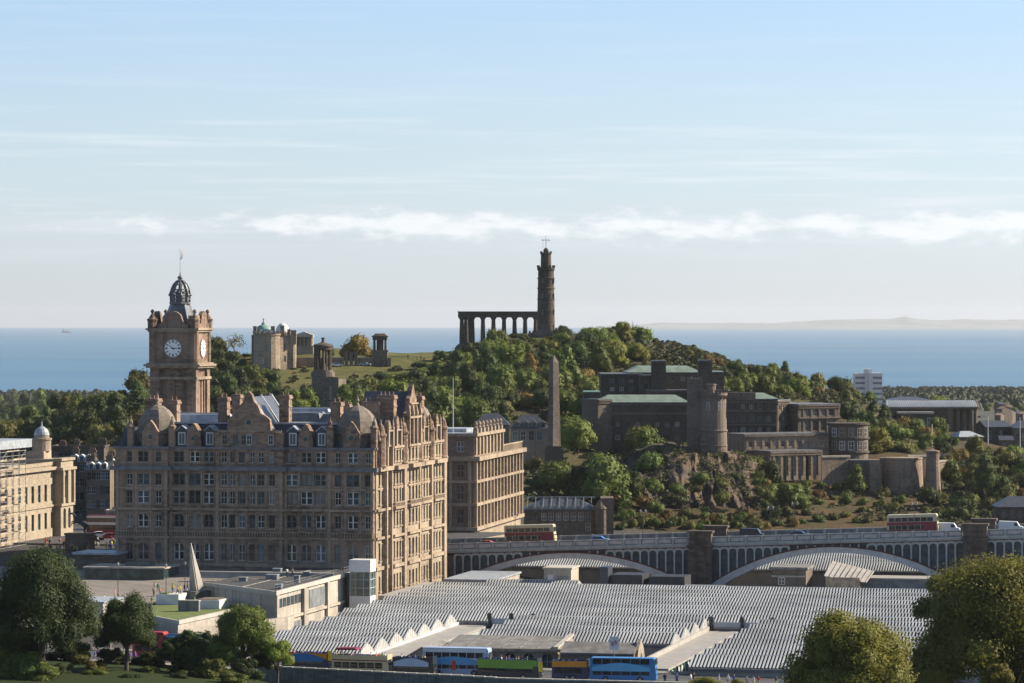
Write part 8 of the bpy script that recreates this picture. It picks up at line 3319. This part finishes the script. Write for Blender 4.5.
def car(loc, rz, label, paint, van=False, group='parked and moving cars', pitch=0.0):
    root = thing('van' if van else 'car', loc, label, 'van' if van else 'car', rz, group)
    z0 = loc[2]
    b = MB()
    if van:
        pr_ = [(-2.6, 0.35), (2.5, 0.35), (2.6, 0.6), (2.55, 1.1), (1.9, 1.25), (1.3, 2.2), (-2.5, 2.3), (-2.6, 2.0)]
    else:
        pr_ = [(-2.1, 0.3), (2.1, 0.3), (2.15, 0.6), (2.0, 0.85), (1.0, 0.95), (0.35, 1.42), (-1.2, 1.45), (-1.9, 1.0), (-2.15, 0.9)]
    b.extr([(x, z + z0) for x, z in pr_], -0.85, 0.85)
    b.build('body', [paint], root)
    for y in (-0.862, 0.862):
        g = MB()
        if van:
            xz_panel(g, 0.7, 1.5, z0 + 1.3, z0 + 1.95, y)
        else:
            xz_panel(g, -1.3, 0.5, z0 + 0.98, z0 + 1.36, y)
        g.build('window', ['pane_dark'], root)
    for x in (-1.35, 1.35):
        for y in (-0.78, 0.78):
            g = MB()
            n_ = 12
            for yy in (y - 0.1, y + 0.1):
                g.v += [(x + 0.31 * cos(2 * pi * q_ / n_), yy, z0 + 0.31 + 0.31 * sin(2 * pi * q_ / n_)) for q_ in range(n_)]
            for q_ in range(n_):
                j = (q_ + 1) % n_
                g.f.append((q_, j, n_ + j, n_ + q_))
            g.f += [tuple(range(n_)), tuple(range(n_, 2 * n_))]
            g.mi = [0] * len(g.f)
            g.build('wheel', ['tyre'], root)
    for s_ in (-1, 1):
        g = MB()
        g.cbox(2.08 if not van else 2.56, s_ * 0.62, 0.1, 0.28, z0 + 0.62, z0 + 0.78)
        g.build('headlight', ['lamp_glass'], root)
    return root


def bridge_car(px, b, label, paint, van=False):
    s = (px - 512) / F
    a = ((BY + b * E2[1]) * s - BX - b * E2[0]) / (E1[0] - E1[1] * s)
    return car(bridge_xyz(a, b), HR, label, paint, van)


bridge_car(1011, 14, 'white van near the right end of the iron bridge', 'bus_white', True)
bridge_car(948, 15, 'pale van behind the right-hand bridge bus', 'bus_white', True)
bridge_car(600, 13, 'blue car on the left bridge span', 'bus_blue')
bridge_car(752, 13, 'dark van over the right-hand arch', 'bus_black', True)
bridge_car(800, 13, 'navy car over the right-hand arch', 'bus_navy')
bridge_car(489, 6, 'red car at the left end of the bridge', 'bus_red')
for px, d, lab, pt_ in ((878, 1180, 'white car parked beneath the trees left of the school', 'bus_white'), (888, 1180, 'silver car parked beneath the trees left of the school', 'lead'), (945, 1110, 'white van on the road above the round bastion', 'bus_white'), (954, 1112, 'pale car on the road above the round bastion', 'lead'),
                        (337, 1338, 'white car parked by the hilltop wall', 'bus_white'), (365, 1339, 'silver car parked by the hilltop gateway', 'lead')):
    x = X(px, d)
    car((x, d, land(x, d) + 0.02), prng.uniform(-0.3, 0.3), lab, pt_, 'van' in lab)

for px, d, lab, pt_ in ((101, 842, 'white car on the street between record office and hotel', 'bus_white'), (94, 828, 'dark car on the street between record office and hotel', 'bus_black'), (112, 836, 'red car at the hotel corner on the street', 'bus_red')):
    x = X(px, d)
    car((x, d, land(x, d) + 0.02), 0.2, lab, pt_)
x = X(108, 856)
bus((x, 856, land(x, 856) + 0.01), HR, 'white and maroon double-decker on the street left of the hotel', 9.5, 'bus_maroon', 'bus_white', H=4.3)

# ---------------------------------------------------------------- lamps, poles, signs
def lamp(loc, h, label, group='street lamps', heads=1):
    root = thing('street_lamp', loc, label, 'street lamp', 0, group)
    z0 = loc[2]
    q = MB()
    q.lathe([(0.16, z0), (0.13, z0 + 0.9), (0.07, z0 + 1.0), (0.05, z0 + h)], 0, 0, 8)
    q.build('pole', ['iron'], root)
    for k in range(heads):
        x = (k * 2 - 1) * 0.55 if heads == 2 else 0
        q = MB()
        q.lathe([(0.08, z0 + h), (0.22, z0 + h + 0.35), (0.2, z0 + h + 0.55), (0.05, z0 + h + 0.75)], x, 0, 8)
        q.build('lantern', ['lamp_glass'], root)
        if x:
            q = MB()
            q.tube((0, 0, z0 + h - 0.3), (x, 0, z0 + h + 0.02), 0.03, n=5)
            q.build('bracket', ['iron'], root)
    return root


for px, lab in ((512, 'double-headed lamp over the left bridge arch near the hotel'), (640, 'double-headed lamp on the bridge left of the middle pier'), (768, 'double-headed lamp over the crown of the right bridge arch'), (781, 'second double-headed lamp over the right bridge arch'), (912, 'double-headed lamp above the right-hand bridge bus')):
    s = (px - 512) / F
    a = (BY * s - BX + 0.0) / (E1[0] - E1[1] * s)
    lamp(bridge_xyz(a + 0.3, 1.8 if px != 781 else 19.2, -1.2), 6.6, lab, 'lamps along the iron bridge', 2)
for px, d, lab in ((118, 688, 'thin lamp post at the left of the square'), (185, 690, 'thin lamp post beside the white spire'), (166, 684, 'thin lamp post before the white planter')):
    lamp((X(px, d), d, 59.0), 6.0, lab, 'lamp posts on the square')
for px, d, h, lab in ((932, 1150, 7.5, 'white flagpole before the school'), (988, 1180, 9.0, 'tall pale pole in front of the dark villa'), (1020, 1160, 10.0, 'tall pale pole near the right edge')):
    x = X(px, d)
    t = thing('pole', (x, d, land(x, d)), lab, 'pole', 0, 'poles by the school')
    q = MB()
    z0 = land(x, d)
    q.lathe([(0.18, z0), (0.16, z0 + 0.5), (0.1, z0 + h), (0.16, z0 + h + 0.05), (0.01, z0 + h + 0.3)], 0, 0, 8)
    q.build('mast', ['white_paint'], t)
# station sign with the double arrow
p0 = road_pt(617, 16.5)
sg = thing('station_sign', tuple(p0), 'white station sign with a red double arrow on a post behind the blue bus', 'sign')
q = MB()
q.lathe([(0.09, p0.z), (0.07, p0.z + 3.6)], 0, 0.1, 8)
q.build('post', ['iron_grey'], sg)
q = MB()
zc = p0.z + 4.6
q.cbox(0, 0, 1.5, 0.12, zc - 1.05, zc + 1.05)
q.build('board', ['white_paint'], sg)
q = MB()
y = -0.07
for dz in (-0.14, 0.14):
    q.box(-0.52, 0.52, y - 0.02, y, zc + dz - 0.06, zc + dz + 0.06)
q.face([(-0.5, y - 0.021, zc + 0.14), (-0.36, y - 0.021, zc + 0.14), (0.06, y - 0.021, zc - 0.14), (-0.08, y - 0.021, zc - 0.14)])
q.face([(0.0, y - 0.023, zc + 0.52), (0.16, y - 0.023, zc + 0.52), (0.52, y - 0.023, zc + 0.14), (0.36, y - 0.023, zc + 0.14)])
q.face([(-0.52, y - 0.023, zc - 0.14), (-0.36, y - 0.023, zc - 0.14), (0.0, y - 0.023, zc - 0.52), (-0.16, y - 0.023, zc - 0.52)])
q.build('double_arrow', ['bus_red'], sg)
for px, off, mt, lab, h in ((330.5, -1.9, 'bus_yellow', 'yellow-topped bus stop flag between orange and cream buses', 3.6), (540.5, -1.9, 'bus_yellow', 'yellow bus stop flag at the right end of the green bus', 2.8), (454, -1.9, 'bus_red', 'red bus stop flag before the pale double-decker', 2.8), (124, 16, 'bus_red', 'red banner post behind the dark lawn tree', 3.4)):
    p0 = road_pt(px, off)
    t = thing('bus_stop', (p0.x, p0.y, p0.z + 0.13), lab, 'bus stop', 0, 'bus stop flags')
    z0 = p0.z + 0.13
    q = MB()
    q.lathe([(0.06, z0), (0.05, z0 + h)], 0, 0, 8)
    q.build('post', ['iron_grey'], t)
    q = MB()
    q.cbox(0, -0.06, 0.62, 0.08, z0 + h - 1.5, z0 + h)
    q.build('flag', [mt], t)
# small finials along the parapets already belong to the roofs; a ship lies far out on the firth
D = 35000.0
sh = thing('ship', (X(66, D), D, 0), 'tiny white ship far out on the sea at the left', 'ship')
q = MB()
q.prism([(-42, -7), (34, -7), (44, 0), (34, 7), (-42, 7)], -2, 13)
q.build('hull', ['slate_blue'], sh)
q = MB()
q.box(-36, -12, -6, 6, 13, 38)
q.box(-8, 26, -5, 5, 13, 24)
q.build('superstructure', ['white_paint'], sh)
q = MB()
q.tube((-24, 0, 38), (-24, 0, 52), 1.2)
q.build('funnel', ['white_paint'], sh)

# people on the square stand on whatever lies under them
bpy.context.view_layer.update()
dg = bpy.context.evaluated_depsgraph_get()
for o, base, k, group in PREC:
    if o.get('drop'):
        hid = o.hide_viewport
        hit, loc_, nn, fi, ob_, mx = S.ray_cast(dg, Vector((o.location.x, o.location.y, 75)), Vector((0, 0, -1)))
        o.location.z = loc_.z if hit and loc_.z < 64 else 59.5
        del o['drop']
fam = {}
for rec in PREC:
    fam.setdefault((rec[1], rec[3]), []).append(rec)
for (base, g), lst in fam.items():
    lst.sort(key=lambda t: t[2])
    for i, rec in enumerate(lst):
        b = base
        if len(lst) > 1:
            b = ('leftmost ' if i == 0 else 'rightmost ' if i == len(lst) - 1 else 'middle ') + base
        tag(rec[0], b, 'person', g)
